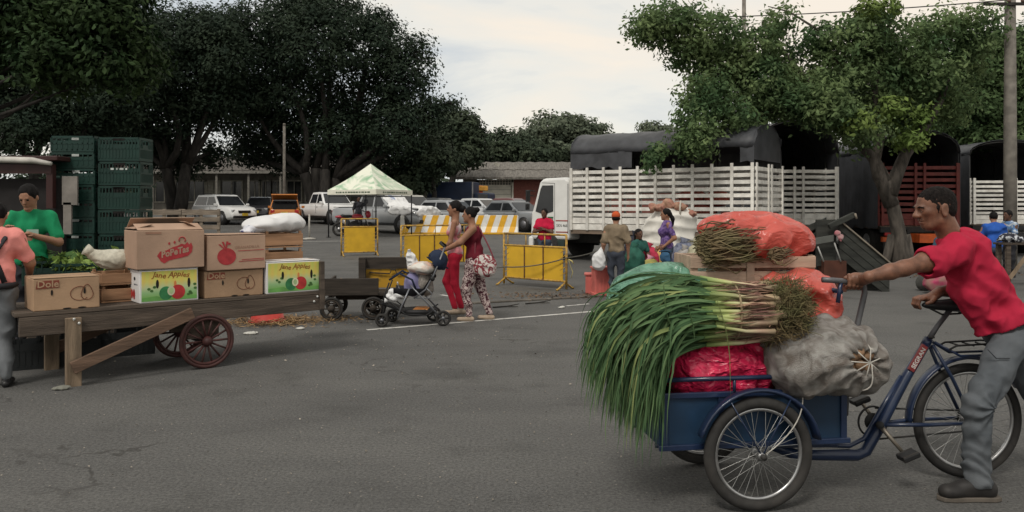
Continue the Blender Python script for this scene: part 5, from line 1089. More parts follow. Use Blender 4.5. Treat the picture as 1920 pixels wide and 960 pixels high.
def apple_box(label, x0, x1, b, d, z0, h):
    t, w_, d, h = carton(label, x0, x1, b, d, z0, h, cardw)
    e = 0.016
    pn = MB().box((0, -d / 2 - 0.0012, h / 2), (w_ - 2 * e, 0.0022, h - 2 * e)).build('printed_panel', art, t)
    q = d / 1.0
    onface(t, disc(-0.035, h * 0.27, 0.062, 0.066), q, grn, 'apple_print', 0.003)
    onface(t, disc(0.075, h * 0.29, 0.068, 0.070), q, redap, 'apple_print', 0.0034)
    onface(t, disc(0.012, h * 0.33, 0.035, 0.044), q, pale, 'bite_print', 0.0046)
    onface(t, disc(0.012, h * 0.335, 0.020, 0.028), q, M('bite_green_ink', (0.33, 0.45, 0.22), 0.6), 'bite_print', 0.0058)
    onface(t, disc(0.05, h * 0.53, 0.012, 0.035, 10), q, M('orange_splash_ink', (0.55, 0.20, 0.06), 0.6), 'splash_print', 0.003)
    for xx, s_ in ((-0.105, 1), (0.165, 1.15)): onface(t, disc(xx * w_ / 0.5, h * 0.56, 0.014, 0.042 * s_, 14), q, hole, 'hand_hole', 0.003)
    for xx, zz in ((-0.19, 0.42), (-0.165, 0.36), (-0.14, 0.47), (0.2, 0.22), (0.175, 0.2), (0.19, 0.27), (0.235, 0.5), (0.24, 0.38)):
        if abs(xx) < w_ / 2 - 0.03: onface(t, disc(xx, zz * h, 0.016, 0.013, 10), q, leafy, 'leaf_print', 0.003)
    onface(t, [(-w_ / 2 + e, e), (w_ / 2 - e, e), (w_ / 2 - e, 0.17 * h), (0.12, 0.13 * h), (-0.02, 0.08 * h), (-0.12, 0.2 * h), (-w_ / 2 + e, 0.16 * h)], q, M('hill_ink', (0.13, 0.33, 0.08), 0.6), 'hill_print', 0.0026)
    text('Jane Apples', 0.072, goldink, t, (0.01, -d / 2 - 0.004, h * 0.82), (1, 0, 0), (0, 0, 1), shear=0.35, wob=0.12, bold=0.001)
    # end face: hand hole and small red apple
    def end(poly, mat, nm, lf=0.0015): MB().prism(poly, (-w_ / 2 - lf, 0, 0), (0, 1, 0), (0, 0, 1), (-0.0008, 0, 0)).build(nm, mat, t)
    end(disc(0, h * 0.72, 0.03, 0.018, 12), hole, 'hand_hole'); end(disc(0.02, h * 0.24, 0.035, 0.05, 14), redap, 'apple_print'); end(disc(0.09, h * 0.24, 0.03, 0.045, 14), redap, 'apple_print')
    for i in range(6): end([(-0.1 + i * 0.022, h * 0.53), (-0.086 + i * 0.022, h * 0.53), (-0.086 + i * 0.022, h * 0.57), (-0.1 + i * 0.022, h * 0.57)], M('grey_ink', (0.2, 0.2, 0.22), 0.7), 'print_mark')
    return t
def dole(label, x0, x1, b, d, z0, h):
    t, w_, d, h = carton(label, x0, x1, b, d, z0, h, card)
    onface(t, [(-w_ / 2 + 0.02, h * 0.68), (-w_ / 2 + 0.20, h * 0.70), (-w_ / 2 + 0.20, h * 0.93), (-w_ / 2 + 0.03, h * 0.93)], d, M('brown_red_ink', (0.22, 0.055, 0.035), 0.8), 'logo_panel')
    text('Dole', 0.085, card, t, (-w_ / 2 + 0.113, -d / 2 - 0.0045, h * 0.815), (1, 0, 0), (0, 0, 1), bold=0.002)
    for xx in (-0.12, 0.14): onface(t, disc(xx, h * 0.55, 0.009, 0.026, 12), d, hole, 'hand_hole', 0.002)
    outline(t, [(0.10 + 0.075 * cos(a), h * 0.48 + 0.062 * sin(a)) for a in np.linspace(0.9, 5.6, 18)], d, brownink)
    outline(t, [(0.16 + 0.05 * cos(a) * (1 - 0.35 * max(0, sin(a))), h * 0.46 + (0.085 if sin(a) > 0 else 0.055) * sin(a)) for a in np.linspace(-2.6, 4.2, 20)], d, brownink)
    for xx in (0.0, 0.12): onface(t, disc(xx, 0.010, 0.035, 0.007, 10), d, hole, 'slot', 0.002)
    return t
dole('brown banana carton with pear outline at the left end of the handcart', cx(62, 0.02), cx(187, 0.02), 0.02, 0.42, DZ, 0.285)
apple_box('white carton with yellow and green apple art under the popcorn carton', cx(262, 0.02), cx(372, 0.02), 0.02, 0.33, DZ, 0.315)
dole('brown banana carton with pear outline in the middle of the handcart', cx(384, 0.05), cx(493, 0.05), 0.05, 0.42, DZ, 0.27)
apple_box('white carton with yellow and green apple art at the right end of the handcart', cx(500, 0.02), cx(600, 0.02), 0.02, 0.33, DZ, 0.335)
t, w_, d, h = carton('brown carton with a red popcorn emblem and open flaps', cx(262, 0.0) - 0.03, cx(383, 0.0), -0.005, 0.42, DZ + 0.322, 0.37, cardp, top=False)
em = [(-0.13, 0.07), (-0.10, 0.05), (-0.06, 0.075), (0.0, 0.09), (0.06, 0.10), (0.12, 0.115), (0.155, 0.15), (0.165, 0.20), (0.15, 0.245), (0.13, 0.225), (0.115, 0.25), (0.09, 0.225), (0.06, 0.235), (0.02, 0.215), (-0.02, 0.205), (-0.08, 0.175), (-0.14, 0.165), (-0.165, 0.125)]
onface(t, em, d, redink, 'emblem', o=(0.035, 0.0))
text('PoPeTas', 0.088, cardp, t, (0.035, -d / 2 - 0.0042, 0.158), np.array((1, 0, 0.2)) / 1.02, (0, 0, 1), bold=0.003, sx=0.86)
outline(t, [(0.10 + 0.03 * cos(a), 0.27 + 0.03 * sin(a)) for a in np.linspace(-0.6, 3.6, 12)], d, redink, 0.005)
for x_ in (-0.05, 0.0): onface(t, disc(0.03 + x_, 0.25 + x_ * 0.2, 0.010, 0.014, 8), d, redink, 'popcorn_print')
for z in (0.345,): onface(t, [(-w_ / 2 + 0.08, z - 0.012), (-w_ / 2 + 0.22, z - 0.012), (-w_ / 2 + 0.22, z + 0.008), (-w_ / 2 + 0.08, z + 0.008)], d, M('faint_red_ink', (0.27, 0.15, 0.10), 0.8), 'print_mark')
for i, (y, a_, ln) in enumerate(((-d / 2 + 0.005, 0.35, 0.17), (d / 2 - 0.005, -0.6, 0.2))): MB().box((0.0, y + (0.5 * ln * cos(a_) if i == 0 else -0.5 * ln * cos(a_)), h + 0.5 * ln * abs(sin(a_))), (w_ * 0.96, ln, 0.005), rx(a_)).build('open_flap', cardp, t)
for s, a_ in ((-1, -0.25), (1, 0.5)): MB().box((s * (w_ / 2 - 0.08), 0.02, h + 0.035), (0.17, d * 0.8, 0.005), ry(a_)).build('open_flap', cardp, t)
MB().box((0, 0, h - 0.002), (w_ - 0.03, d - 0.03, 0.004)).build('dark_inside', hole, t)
t, w_, d, h = carton('brown carton with a red fruit print stacked on the middle banana carton', cx(388, 0.02), cx(498, 0.02), 0.02, 0.40, DZ + 0.277, 0.355, cardp, rot=0.0)
onface(t, disc(-0.105, 0.135, 0.095, 0.085, 28), d, redink, 'fruit_print')
for a_ in (1.9, 1.35, 2.4): onface(t, [(-0.12, 0.2), (-0.112, 0.2), (-0.112 + 0.085 * cos(a_) + 0.006, 0.2 + 0.09 * sin(a_)), (-0.12 + 0.085 * cos(a_) - 0.008, 0.2 + 0.09 * sin(a_))], d, redink, 'leaf_print', 0.0028)
onface(t, disc(-0.085, 0.265, 0.022, 0.011, 12), d, redink, 'leaf_print', 0.003)
text('GRANADILLA', 0.042, M('faint_red_ink', (0, 0, 0)), t, (0.105, -d / 2 - 0.002, 0.225), (1, 0, 0.04), (0, 0, 1))
for z, x_a in ((0.185, 0.01), (0.095, 0.05), (0.078, 0.02)): onface(t, [(x_a, z), (w_ / 2 - 0.02, z + 0.006), (w_ / 2 - 0.02, z + 0.012), (x_a, z + 0.006)], d, redink, 'stripe_print')
# wooden trays
trayw = M('tray_wood', (0.30, 0.17, 0.095), 0.85, var=0.25, vs=5, stretch=(0.4, 4, 4), bump=0.2)
def tray(label, x0, x1, b, d, z0, h, ns=2):
    xm = (x0 + x1) / 2; w_ = x1 - x0; p = cw(xm, b + d / 2); t = thing('wooden_tray', label, 'crate', (p[0], p[1], z0 + 0.002), CA, 'wooden fruit trays')
    MB().box((0, 0, 0.008), (w_, d, 0.012)).build('bottom', trayw, t)
    for i in range(ns):
        z = h * (i + 0.5) / ns
        for s in (-1, 1): MB().box((0, s * (d / 2 - 0.006), z), (w_, 0.012, h / ns * 0.72)).build('slat', trayw, t, bevel=0.003); MB().box((s * (w_ / 2 - 0.006), 0, z), (0.011, d - 0.026, h / ns * 0.72)).build('slat', trayw, t, bevel=0.003)
    for sx in (-1, 1):
        for sy in (-1, 1): MB().box((sx * (w_ / 2 - 0.025), sy * (d / 2 - 0.025), h / 2), (0.026, 0.026, h + 0.01)).build('corner_post', trayw, t)
    return t
tray('lower wooden tray beside the apple carton, under the white sack', cx(190, 0.30), cx(262, 0.30), 0.30, 0.42, DZ, 0.15, 1); tray('upper wooden tray beside the apple carton, under the white sack', cx(190, 0.30), cx(262, 0.30), 0.30, 0.42, DZ + 0.165, 0.13, 1)
tray('upper wooden tray below the white plastic sheet at the right end', cx(498, 0.40), cx(568, 0.40), 0.40, 0.45, DZ + 0.46, 0.18, 1)
tray('middle wooden tray filled with white paper behind the right apple carton', cx(498, 0.40), cx(568, 0.40), 0.40, 0.45, DZ + 0.25, 0.19, 1); tray('bottom wooden tray behind the right apple carton', cx(498, 0.40), cx(568, 0.40), 0.40, 0.45, DZ, 0.23, 2)
def blob(name, label, cat, c, prims, vox, mat, k=0.05, noise=None, part='bag', rot=0.0):
    t = thing(name, label, cat, c, rot); solid(part, prims, vox, mat, t, k=k, noise=noise); return t
c = cw(cx(528, 0.45), 0.6, DZ + 0.66)
t = blob('plastic_sheet', 'white plastic sheet bundled on top of the wooden trays', 'sheet', c, [E((0, 0, 0.07), (0.30, 0.22, 0.09)), E((0.14, -0.02, 0.08), (0.17, 0.2, 0.10)), E((-0.2, -0.05, 0.05), (0.2, 0.2, 0.07))], 0.013, wplas, 0.08, wrinkle(0.014, 26, 8), rot=CA)
solid('printed_corner', [E((-0.30, -0.12, 0.02), (0.12, 0.10, 0.05)), E((-0.38, -0.14, -0.01), (0.08, 0.08, 0.03))], 0.012, M('blue_print_plastic', (0.55, 0.56, 0.60), 0.4, col2=(0.05, 0.05, 0.16), vs=12, lo=0.5, hi=0.58), t, noise=wrinkle(0.012, 30, 5))
c = cw(cx(222, 0.45), 0.5, DZ + 0.31)
t = blob('white_sack', 'small off-white woven sack lying behind the popcorn carton', 'sack', c, [E((0, 0, 0.09), (0.17, 0.14, 0.10)), C((-0.12, 0, 0.10), (-0.22, 0, 0.15), 0.07, 0.05)], 0.012, M('woven_offwhite', (0.48, 0.46, 0.38), 0.8, var=0.12, vs=40, bump=0.2), 0.06, wrinkle(0.01, 34, 9), rot=CA)
MB().tube([(-0.22, 0, 0.14), (-0.25, 0, 0.18), (-0.28, 0, 0.20)], [0.045, 0.05, 0.06], 10).build('gathered_mouth', M('woven_offwhite', (0, 0, 0)), t)
# greens in crates behind the cart
greenp = M('green_crate_plastic', (0.005, 0.028, 0.021), 0.5, var=0.15, vs=4, dirt=0.25, dirtcol=(0.01, 0.03, 0.025))
lab_w = M('white_stamp', (0.42, 0.45, 0.43), 0.7)
def leaves_heap(t, n, ext, z, size, mat, seed, name='leaf_heap'):
    g = np.random.default_rng(seed); P = g.normal(size=(n, 3)) * np.array([ext[0] * 0.42, ext[1] * 0.42, ext[2] * 0.35]); P[:, :2] = np.clip(P[:, :2], -np.array(ext[:2]) / 2, np.array(ext[:2]) / 2); P[:, 2] = np.abs(P[:, 2]) + z
    nr = g.normal(size=(n, 3)) + (0, 0, 1); nr /= np.linalg.norm(nr, axis=1)[:, None]; u = np.cross(nr, g.normal(size=(n, 3))); u /= np.linalg.norm(u, axis=1)[:, None]; v = np.cross(nr, u); s = size * (0.6 + 0.8 * g.random(n))[:, None]
    V = np.stack([P - u * s * 0.5, P + v * s * 0.35 - nr * s * .1, P + u * s * 0.5, P - v * s * 0.35 - nr * s * .1], 1).reshape(-1, 3); o = fastmesh(name, V, np.arange(n * 4).reshape(-1, 4), mat, t); o['kind'] = 'stuff'; return o
def plastic_crate(t, w_, d, h, ribs=10, mat=None, hand=True):
    mat = mat or greenp; th = 0.012
    MB().box((0, 0, 0.01), (w_ - 0.03, d - 0.03, 0.02)).build('base', mat, t)
    for (c_, sz, ax) in (((0, -d / 2 + th / 2, 0), w_, 0), ((0, d / 2 - th / 2, 0), w_, 0), ((-w_ / 2 + th / 2, 0, 0), d, 1), ((w_ / 2 - th / 2, 0, 0), d, 1)):
        mb = MB(); f = (lambda u, v, a, b: mb.box((c_[0] + (u if ax == 0 else 0), c_[1] + (u if ax == 1 else 0), v), ((a, th, b) if ax == 0 else (th, a, b))))
        f(0, h - 0.016, sz, 0.03); f(0, 0.02, sz - 0.002, 0.035); f(0, h * 0.52, sz - 0.004, 0.018)
        for i in range(ribs + 1):
            u = -sz / 2 + 0.012 + (sz - 0.024) * i / ribs
            if abs(u) < 0.07 and hand: f(u, h * 0.3, 0.014, h * 0.45)
            else: f(u, h / 2, 0.014 if 0 < i < ribs else 0.03, h - 0.05)
        mb.box((c_[0], c_[1], h * 0.4), ((sz * 0.98, 0.003, h * 0.62) if ax == 0 else (0.003, sz * 0.98, h * 0.62)))
        o = mb.build('side', mat, t); o['kind'] = 'stuff'
    return t
tpl = {}
def crate(kind, label, loc, rot, group):
    w_, d, h = dict(low=(0.545, 0.40, 0.205), tall=(0.53, 0.38, 0.305))[kind]
    if kind not in tpl: t = thing('plastic_crate', label, 'crate', loc, rot, group); plastic_crate(t, w_, d, h, 12 if kind == 'tall' else 8); tpl[kind] = t
    else: t = copy_tree(tpl[kind]); t.location = loc; t.rotation_euler = (0, 0, rot); tag(t, label, 'crate', group)
    return t
Yc = 10.3; ordn = ['bottom', 'second', 'third', 'fourth', 'fifth', 'sixth', 'seventh', 'eighth', 'ninth', 'tenth', 'eleventh', 'twelfth']
xl_ = (150 - 960) * Yc / F; xr_ = (233 - 960) * Yc / F
for i in range(12):
    t = crate('low', 'dark green crate, %s from the ground in the left stack' % ordn[i] if i < 11 else 'dark green crate on top of the left stack', (xl_ + random.uniform(-.008, .008), Yc, i * 0.209), 0.05 + random.uniform(-.02, .02), 'left stack of green crates')
    for xx, wd in ((0.04, 0.09),): MB().box((xx, -0.2035, 0.165), (wd, 0.002, 0.03)).build('stamp', lab_w, t)
    if i in (8, 9): 
        for q in range(4): MB().box((-0.18 + q * 0.07, -0.2035, 0.10), (0.045, 0.002, 0.02)).build('stamp', M('dim_stamp', (0.12, 0.2, 0.17), 0.8), t)
for i in range(8):
    t = crate('tall', 'deep green crate, %s from the ground in the right stack' % ordn[i] if i < 7 else 'deep green crate on top of the right stack', (xr_ + random.uniform(-.01, .01), Yc + 0.04, i * 0.312), 0.02 + random.uniform(-.025, .025), 'right stack of green crates')
    if i == 6: 
        for q, wd in enumerate((0.05, 0.02, 0.06, 0.03)): MB().box((-0.09 + q * 0.06, -0.1935, 0.21), (wd * 0.8, 0.002, 0.025)).build('stamp', lab_w, t)
    MB().box((0.0, -0.1935, 0.275), (0.15, 0.002, 0.03)).build('hand_slot', hole, t)
lett = leafmat('lettuce_leaf', (0.14, 0.24, 0.05), (0.26, 0.34, 0.10), 0.4); herb = leafmat('herb_leaf', (0.035, 0.085, 0.025), (0.07, 0.13, 0.04), 0.5)
for i, (px, Y, mt, lab, z) in enumerate([(110, 8.6, herb, 'green crate heaped with dark leafy herbs behind the handcart', 0.78), (165, 8.5, lett, 'green crate with pale lettuce beside the white sack', 0.76), (20, 9.4, lett, 'green crate with pale cabbage leaves behind the man in pink', 1.05)]):
    b = gx(px, Y); t = thing('vegetable_crate', lab, 'crate', (b[0], b[1], 0), 0.3)
    plastic_crate(t, 0.6, 0.4, 0.26); 
    for ch in t.children: ch.location = (0, 0, z - 0.02)
    leaves_heap(t, 420, (0.56, 0.36, 0.16), z + 0.18, 0.09, mt, i)
    MB().box((0, 0, (z - 0.03) / 2), (0.5, 0.34, z - 0.03)).build('wooden_stand', oldw, t)
for i, (px, py, Y) in enumerate([(60, 640, 7.9), (130, 640, 8.1), (235, 628, 8.6)]):
    b = gx(px, Y); t = thing('dark_crate', ['dark crate under the left end of the handcart', 'dark crate behind the near leg of the handcart', 'dark crate behind the brace of the handcart'][i], 'crate', (b[0], b[1], 0), 0.5)
    plastic_crate(t, 0.56, 0.38, 0.36, mat=M('near_black_plastic', (0.012, 0.014, 0.015), 0.6))
# stall truck at the left edge
vt = thing('stall_truck', 'dark stall truck with a pale roof edge at the left edge', 'truck', (-6.5, 9.9, 0), 0)
dkred = M('dark_red_truck', (0.035, 0.012, 0.011), 0.5, var=0.2); stdark = M('stall_dark', (0.018, 0.016, 0.016), 0.9)
MB().box((-0.4, 0.9, 1.1), (2.4, 1.6, 1.7)).build('body_box', stdark, vt)
MB().tube([(-1.9, -0.1, 2.2), (-0.6, -0.1, 2.2), (0.55, -0.1, 2.17), (0.78, -0.1, 2.13)], [0.05, 0.05, 0.05, 0.03], 8, flat=0.8).build('roof_edge', M('pale_tarp_edge', (0.5, 0.48, 0.44), 0.8, var=0.2, vs=8), vt)
MB().box((-0.5, 0.75, 2.20), (2.7, 1.7, 0.06)).build('roof', dkred, vt, bevel=0.01)
MB().box((0.72, 0.0, 1.85), (0.08, 0.08, 0.55)).build('post', dkred, vt); MB().box((-0.4, -0.02, 2.07), (2.3, 0.06, 0.12)).build('header', dkred, vt)
pn_ = MB().box((0.93, 0.05, 1.80), (0.19, 0.03, 0.36)).build('side_panel', M('grey_panel', (0.22, 0.20, 0.18), 0.8, dirt=0.4), vt); MB().box((0.9, 0.05, 1.45), (0.10, 0.03, 0.4)).build('side_panel', M('grey_panel', (0, 0, 0)), vt)
for x in (-1.2, 0.3): 
    for y in (0.2, 1.6): truck_wheel(vt, x, y, 0.36, 0.22)
# background foliage mass behind the left stalls
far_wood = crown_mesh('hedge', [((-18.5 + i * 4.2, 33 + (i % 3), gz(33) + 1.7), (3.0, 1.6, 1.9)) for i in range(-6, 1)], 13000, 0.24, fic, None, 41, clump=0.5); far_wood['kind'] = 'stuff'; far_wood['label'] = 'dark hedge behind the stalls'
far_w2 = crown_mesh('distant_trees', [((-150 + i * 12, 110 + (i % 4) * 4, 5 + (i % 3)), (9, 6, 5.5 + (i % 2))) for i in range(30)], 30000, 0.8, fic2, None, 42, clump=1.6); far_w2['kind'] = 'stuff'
# ------------------------------------------------------------------ small second cart
sc = thing('small_cart', 'small dark wooden pushcart with a yellow inside board', 'cart', (-2.55, 11.05, 0), 0.10)
blk = M('blackened_wood', (0.035, 0.028, 0.022), 0.85, var=0.4, vs=6, stretch=(0.4, 4, 4), dirt=0.3)
for i in range(4): MB().box((0.55, 0.08 + 0.16 * i, 0.36), (1.15, 0.15, 0.03)).build('plank', blk, sc)
MB().box((0.3, 0.0, 0.47), (0.75, 0.03, 0.24)).build('near_board', blk, sc, bevel=0.006)
MB().box((0.78, 0.64, 0.53), (0.74, 0.03, 0.28)).build('yellow_board', M('chipped_yellow_board', (0.45, 0.25, 0.02), 0.7, col2=(0.14, 0.09, 0.03), vs=7, lo=0.5, hi=0.68), sc, bevel=0.005)
MB().box((0.78, 0.625, 0.76), (0.80, 0.05, 0.17)).build('top_board', blk, sc, bevel=0.006); MB().box((0.40, 0.55, 0.60), (0.10, 0.12, 0.5)).build('post', blk, sc, bevel=0.006)
MB().box((0.0, 0.32, 0.45), (0.03, 0.64, 0.26)).build('end_board', blk, sc); MB().box((0.55, 0.3, 0.30), (1.0, 0.1, 0.08)).build('under_beam', blk, sc)
MB().tube([(0.5, 0.6, 0.62), (0.8, 0.59, 0.60), (0.82, 0.58, 0.66), (0.88, 0.58, 0.66), (0.9, 0.59, 0.60), (1.12, 0.6, 0.62)], 0.01, 6).build('latch', steel_d, sc)
for x, y in ((0.02, 0.0), (0.60, 0.0), (0.02, 0.62), (0.60, 0.62)): spoked(sc, (x, y, 0.165), 0.165, 6, blk, blk, rubber)
for x in (0.02, 0.60): MB().cyl((x, 0, 0.165), (x, 0.62, 0.165), 0.02, n=8).build('axle', steel_d, sc)
t = thing('cardboard_sheet', 'flattened pale cardboard lying in the small pushcart', 'cardboard', (-2.45, 11.3, 0.42), 0.1)
MB().box((0.1, 0, 0.08), (0.36, 0.4, 0.012), ry(0.25)).build('sheet', cardp, t); MB().box((0.12, 0.02, 0.115), (0.3, 0.36, 0.01), ry(0.1)).build('sheet', cardp, t)
# red bucket and straw
rb = G(497, 606); t = thing('red_bucket', 'red plastic tub upside down under the end of the handcart', 'bucket', (rb[0], rb[1] + 0.1, 0))
redpl = M('red_plastic', (0.42, 0.04, 0.03), 0.5, var=0.1, dirt=0.25)
MB().tube([(0, 0, 0.0), (0, 0, 0.03), (0, 0, 0.035), (0, 0, 0.2)], [0.245, 0.245, 0.23, 0.19], 24).build('tub', redpl, t); MB().ring((0, 0, 0.02), 0.245, 0.014, (0, 0, 1), 28, 6).build('rim', redpl, t)
def scatter(name, cx0, cy0, rx_, ry_, n, ln, wd, mat, seed, ang=None, zh=0.02, label=None):
    g = np.random.default_rng(seed); P = np.stack([cx0 + g.normal(size=n) * rx_ * 0.45, cy0 + g.normal(size=n) * ry_ * 0.45, np.abs(g.normal(size=n)) * zh + 0.008], 1)
    a = g.uniform(0, pi, n); tl = g.normal(size=n) * 0.25; u = np.stack([np.cos(a), np.sin(a), tl], 1) * (ln * g.uniform(0.4, 1.2, n))[:, None] / 2; v = np.stack([-np.sin(a), np.cos(a), g.normal(size=n) * 0.3], 1) * wd * g.uniform(0.5, 1.3, n)[:, None] / 2
    P[:, 2] += np.array([gz(y) for y in P[:, 1]])
    V = np.stack([P - u, P + v + (0, 0, .004), P + u, P - v + (0, 0, .004)], 1).reshape(-1, 3); V[:, 2] = np.maximum(V[:, 2], 0.005 + np.array([gz(y) for y in V[:, 1]]))
    o = fastmesh(name, V, np.arange(n * 4).reshape(-1, 4), mat); o['kind'] = 'stuff'
    if label: o['label'] = label
    return o
straw = M('straw', (0.26, 0.17, 0.085), 0.9, island=0.5, var=0.2); deadl = M('dead_leaves', (0.11, 0.065, 0.035), 0.9, island=0.6, var=0.2)
g_ = G(512, 606); scatter('straw', g_[0], g_[1], 0.75, 0.5, 1500, 0.13, 0.012, straw, 1, zh=0.03, label='loose straw around the red tub'); scatter('straw', g_[0] + 0.5, g_[1] + 0.3, 0.9, 0.4, 500, 0.10, 0.012, straw, 2)
g_ = G(1040, 556); scatter('dead_leaves', g_[0], g_[1], 1.6, 0.6, 420, 0.06, 0.035, deadl, 3); g_ = G(1700, 512); scatter('dead_leaves', g_[0], g_[1], 3.5, 1.2, 900, 0.08, 0.05, deadl, 4)
scatter('road_grit', 0, 6.5, 9, 4.5, 1300, 0.018, 0.012, M('grit', (0.20, 0.18, 0.15), 0.9, island=0.6), 5, zh=0.002)
scatter('road_grit', -3.0, 9.5, 6, 2.5, 500, 0.03, 0.02, M('grit', (0, 0, 0)), 6, zh=0.002)
pap = M('litter_paper', (0.5, 0.49, 0.45), 0.8, var=0.15, vs=9)
for i, (px, py, w_, lab) in enumerate([(468, 627, 0.16, 'crumpled white scrap of paper on the road right of the handcart wheel'), (112, 731, 0.13, 'small crumpled litter on the road below the handcart leg'), (562, 618, 0.10, 'flat white scrap on the road below the small pushcart'), (1052, 578, 0.10, 'white scrap of litter beside the kerb right of the women'), (18, 695, 0.06, 'tiny white scrap at the left edge of the road'), (500, 586, 0.12, 'wrinkled paper lying against the red tub')]):
    g_ = G(px, py); t = blob('litter', lab, 'litter', (g_[0], g_[1], gz(g_[1]) + 0.004), [E((0, 0, 0.01), (w_ / 2, w_ / 3, 0.016)), E((w_ * 0.3, 0.02, 0.015), (w_ / 3, w_ / 4, 0.014))], 0.007, pap if i != 1 else M('grey_litter', (0.2, 0.2, 0.17), 0.9), 0.02, wrinkle(0.008, 70, i), part='scrap')
# ------------------------------------------------------------------ cargo tricycle
blue = M('dark_blue_enamel', (0.012, 0.024, 0.062), 0.35, var=0.2, vs=5, coat=0.3, dirt=0.25, dirtcol=(0.03, 0.04, 0.05))
bluep = M('blue_sheet_metal', (0.010, 0.034, 0.075), 0.5, var=0.25, vs=4, dirt=0.3, dirtcol=(0.02, 0.03, 0.035))
chrome = M('dull_chrome', (0.42, 0.42, 0.42), 0.3, metal=0.9, var=0.15, vs=15)
spokem = M('spoke_steel', (0.36, 0.36, 0.35), 0.35, metal=0.8, var=0.1)
BA = R_(8); BO = np.array([1.241, 4.528]); bu = np.array([cos(BA), sin(BA)]); bn = np.array([-sin(BA), cos(BA)])
def bw(a, b, z): p = BO + bu * a + bn * b; return np.array([p[0], p[1], z])
TR = np.array([1.241, 4.528, 0.0])
tr = thing('cargo_tricycle', 'dark blue cargo tricycle loaded with onions and bags, pushed by the man in red', 'tricycle', tuple(TR))
def tb(mb, name, mat, bevel=0, **k): return mb.build(name, mat, tr, TR, bevel, **k)
def bike_wheel(c, ax, R, tr_, ns=36, name='wheel'):
    c = np.array(c, float); ax = np.array(ax, float); ax /= np.linalg.norm(ax); f = frame(ax)
    w_ = MB().ring(c, R - tr_, tr_, ax, 64, 10).build(name, rubber, tr, TR)
    MB().ring(c, R - 2 * tr_ - 0.004, 0.011, ax, 64, 8, flat=1.1).build('rim', chrome, w_, TR)
    MB().tube([c - ax * 0.05, c - ax * 0.035, c - ax * 0.03, c + ax * 0.03, c + ax * 0.035, c + ax * 0.05], [0.012, 0.03, 0.018, 0.018, 0.03, 0.012], 12).build('hub', chrome, w_, TR)
    mb = MB(); ri = R - 2 * tr_ - 0.01
    for i in range(ns):
        a = 2 * pi * i / ns; s = 1 if i % 2 else -1; a2 = a + (0.9 if (i // 2) % 2 else -0.9)
        p = c + ax * s * 0.034 + 0.026 * (cos(a2) * f[:, 0] + sin(a2) * f[:, 1]); q = c + ri * (cos(a) * f[:, 0] + sin(a) * f[:, 1]); mb.tube([p, q], 0.0016, 4, cap=False)
    mb.build('spokes', spokem, w_, TR, kind='stuff')
    return w_
rf = 0.30; bax = np.array([bn[0], bn[1], 0])
for b in (-0.385, 0.385):
    bike_wheel(bw(0, b, rf), bax, rf, 0.030)
    arc = []
    for a in np.linspace(R_(18), R_(168), 22): arc.append(bw(-cos(a) * (rf + 0.035), b, rf + sin(a) * (rf + 0.035)))
    tb(MB().tube(arc, 0.042, 8, flat=0.30), 'mudguard', blue)
    for a in (R_(60), R_(120)): tb(MB().cyl(bw(-cos(a) * (rf + 0.03), b - 0.03, rf + sin(a) * (rf + 0.03)), bw(0, b - 0.045 * (1 if b < 0 else -1) - (0.0), rf), 0.004, n=5), 'mudguard_stay', blue)
tb(MB().cyl(bw(0, -0.46, rf), bw(0, 0.46, rf), 0.014, n=10), 'axle', steel_d)
# box: floor, four panels with folded rims
a0, a1, bh, z0, z1 = -0.50, 0.55, 0.29, 0.33, 0.60
def bbox(c, size, name, mat, bevel=0.004): return tb(MB().box(bw(*c), size, rz(BA)), name, mat, bevel)
bbox(((a0 + a1) / 2, 0, z0), (a1 - a0, 2 * bh, 0.015), 'floor_panel', bluep)
bbox(((a0 + a1) / 2, -bh, (z0 + z1) / 2), (a1 - a0, 0.012, z1 - z0), 'side_panel', bluep); bbox(((a0 + a1) / 2, bh, (z0 + z1) / 2), (a1 - a0, 0.012, z1 - z0), 'side_panel', bluep)
bbox((a0, 0, (z0 + z1) / 2), (0.012, 2 * bh - 0.014, z1 - z0), 'front_panel', bluep); bbox((a1, 0, (z0 + z1) / 2), (0.012, 2 * bh - 0.014, z1 - z0), 'rear_panel', bluep)
for a in (a0 + 0.02, a0 + 0.33, a1 - 0.02):
    bbox((a, -bh - 0.012, (z0 + z1) / 2), (0.035, 0.014, z1 - z0 + 0.02), 'corner_strap', blue)
for z in (z0 - 0.004, z1): bbox(((a0 + a1) / 2, -bh - 0.014, z), (a1 - a0 + 0.03, 0.022, 0.03), 'rim_bar', blue)
tb(MB().tube([bw(a0, -bh - 0.02, 0.685), bw(a1 - 0.22, -bh - 0.02, 0.685)], 0.013, 8), 'top_rail', blue); tb(MB().tube([bw(a0, bh + 0.02, 0.685), bw(a1, bh + 0.02, 0.685)], 0.013, 8), 'top_rail', blue); tb(MB().tube([bw(a0, -bh - .02, 0.685), bw(a0, bh + .02, 0.685)], 0.013, 8), 'top_rail', blue)
for a in (a0, -0.1, a1 - 0.22):
    for s in (-1, 1): tb(MB().cyl(bw(a, s * (bh + 0.02), z1), bw(a, s * (bh + 0.02), 0.685), 0.009, n=6), 'rail_post', blue)
for b in (-0.2, 0.2): tb(MB().tube([bw(a0, b, z0 - 0.02), bw(-0.1, b, 0.29), bw(a1, b, 0.27)], 0.015, 8), 'under_bar', blue)
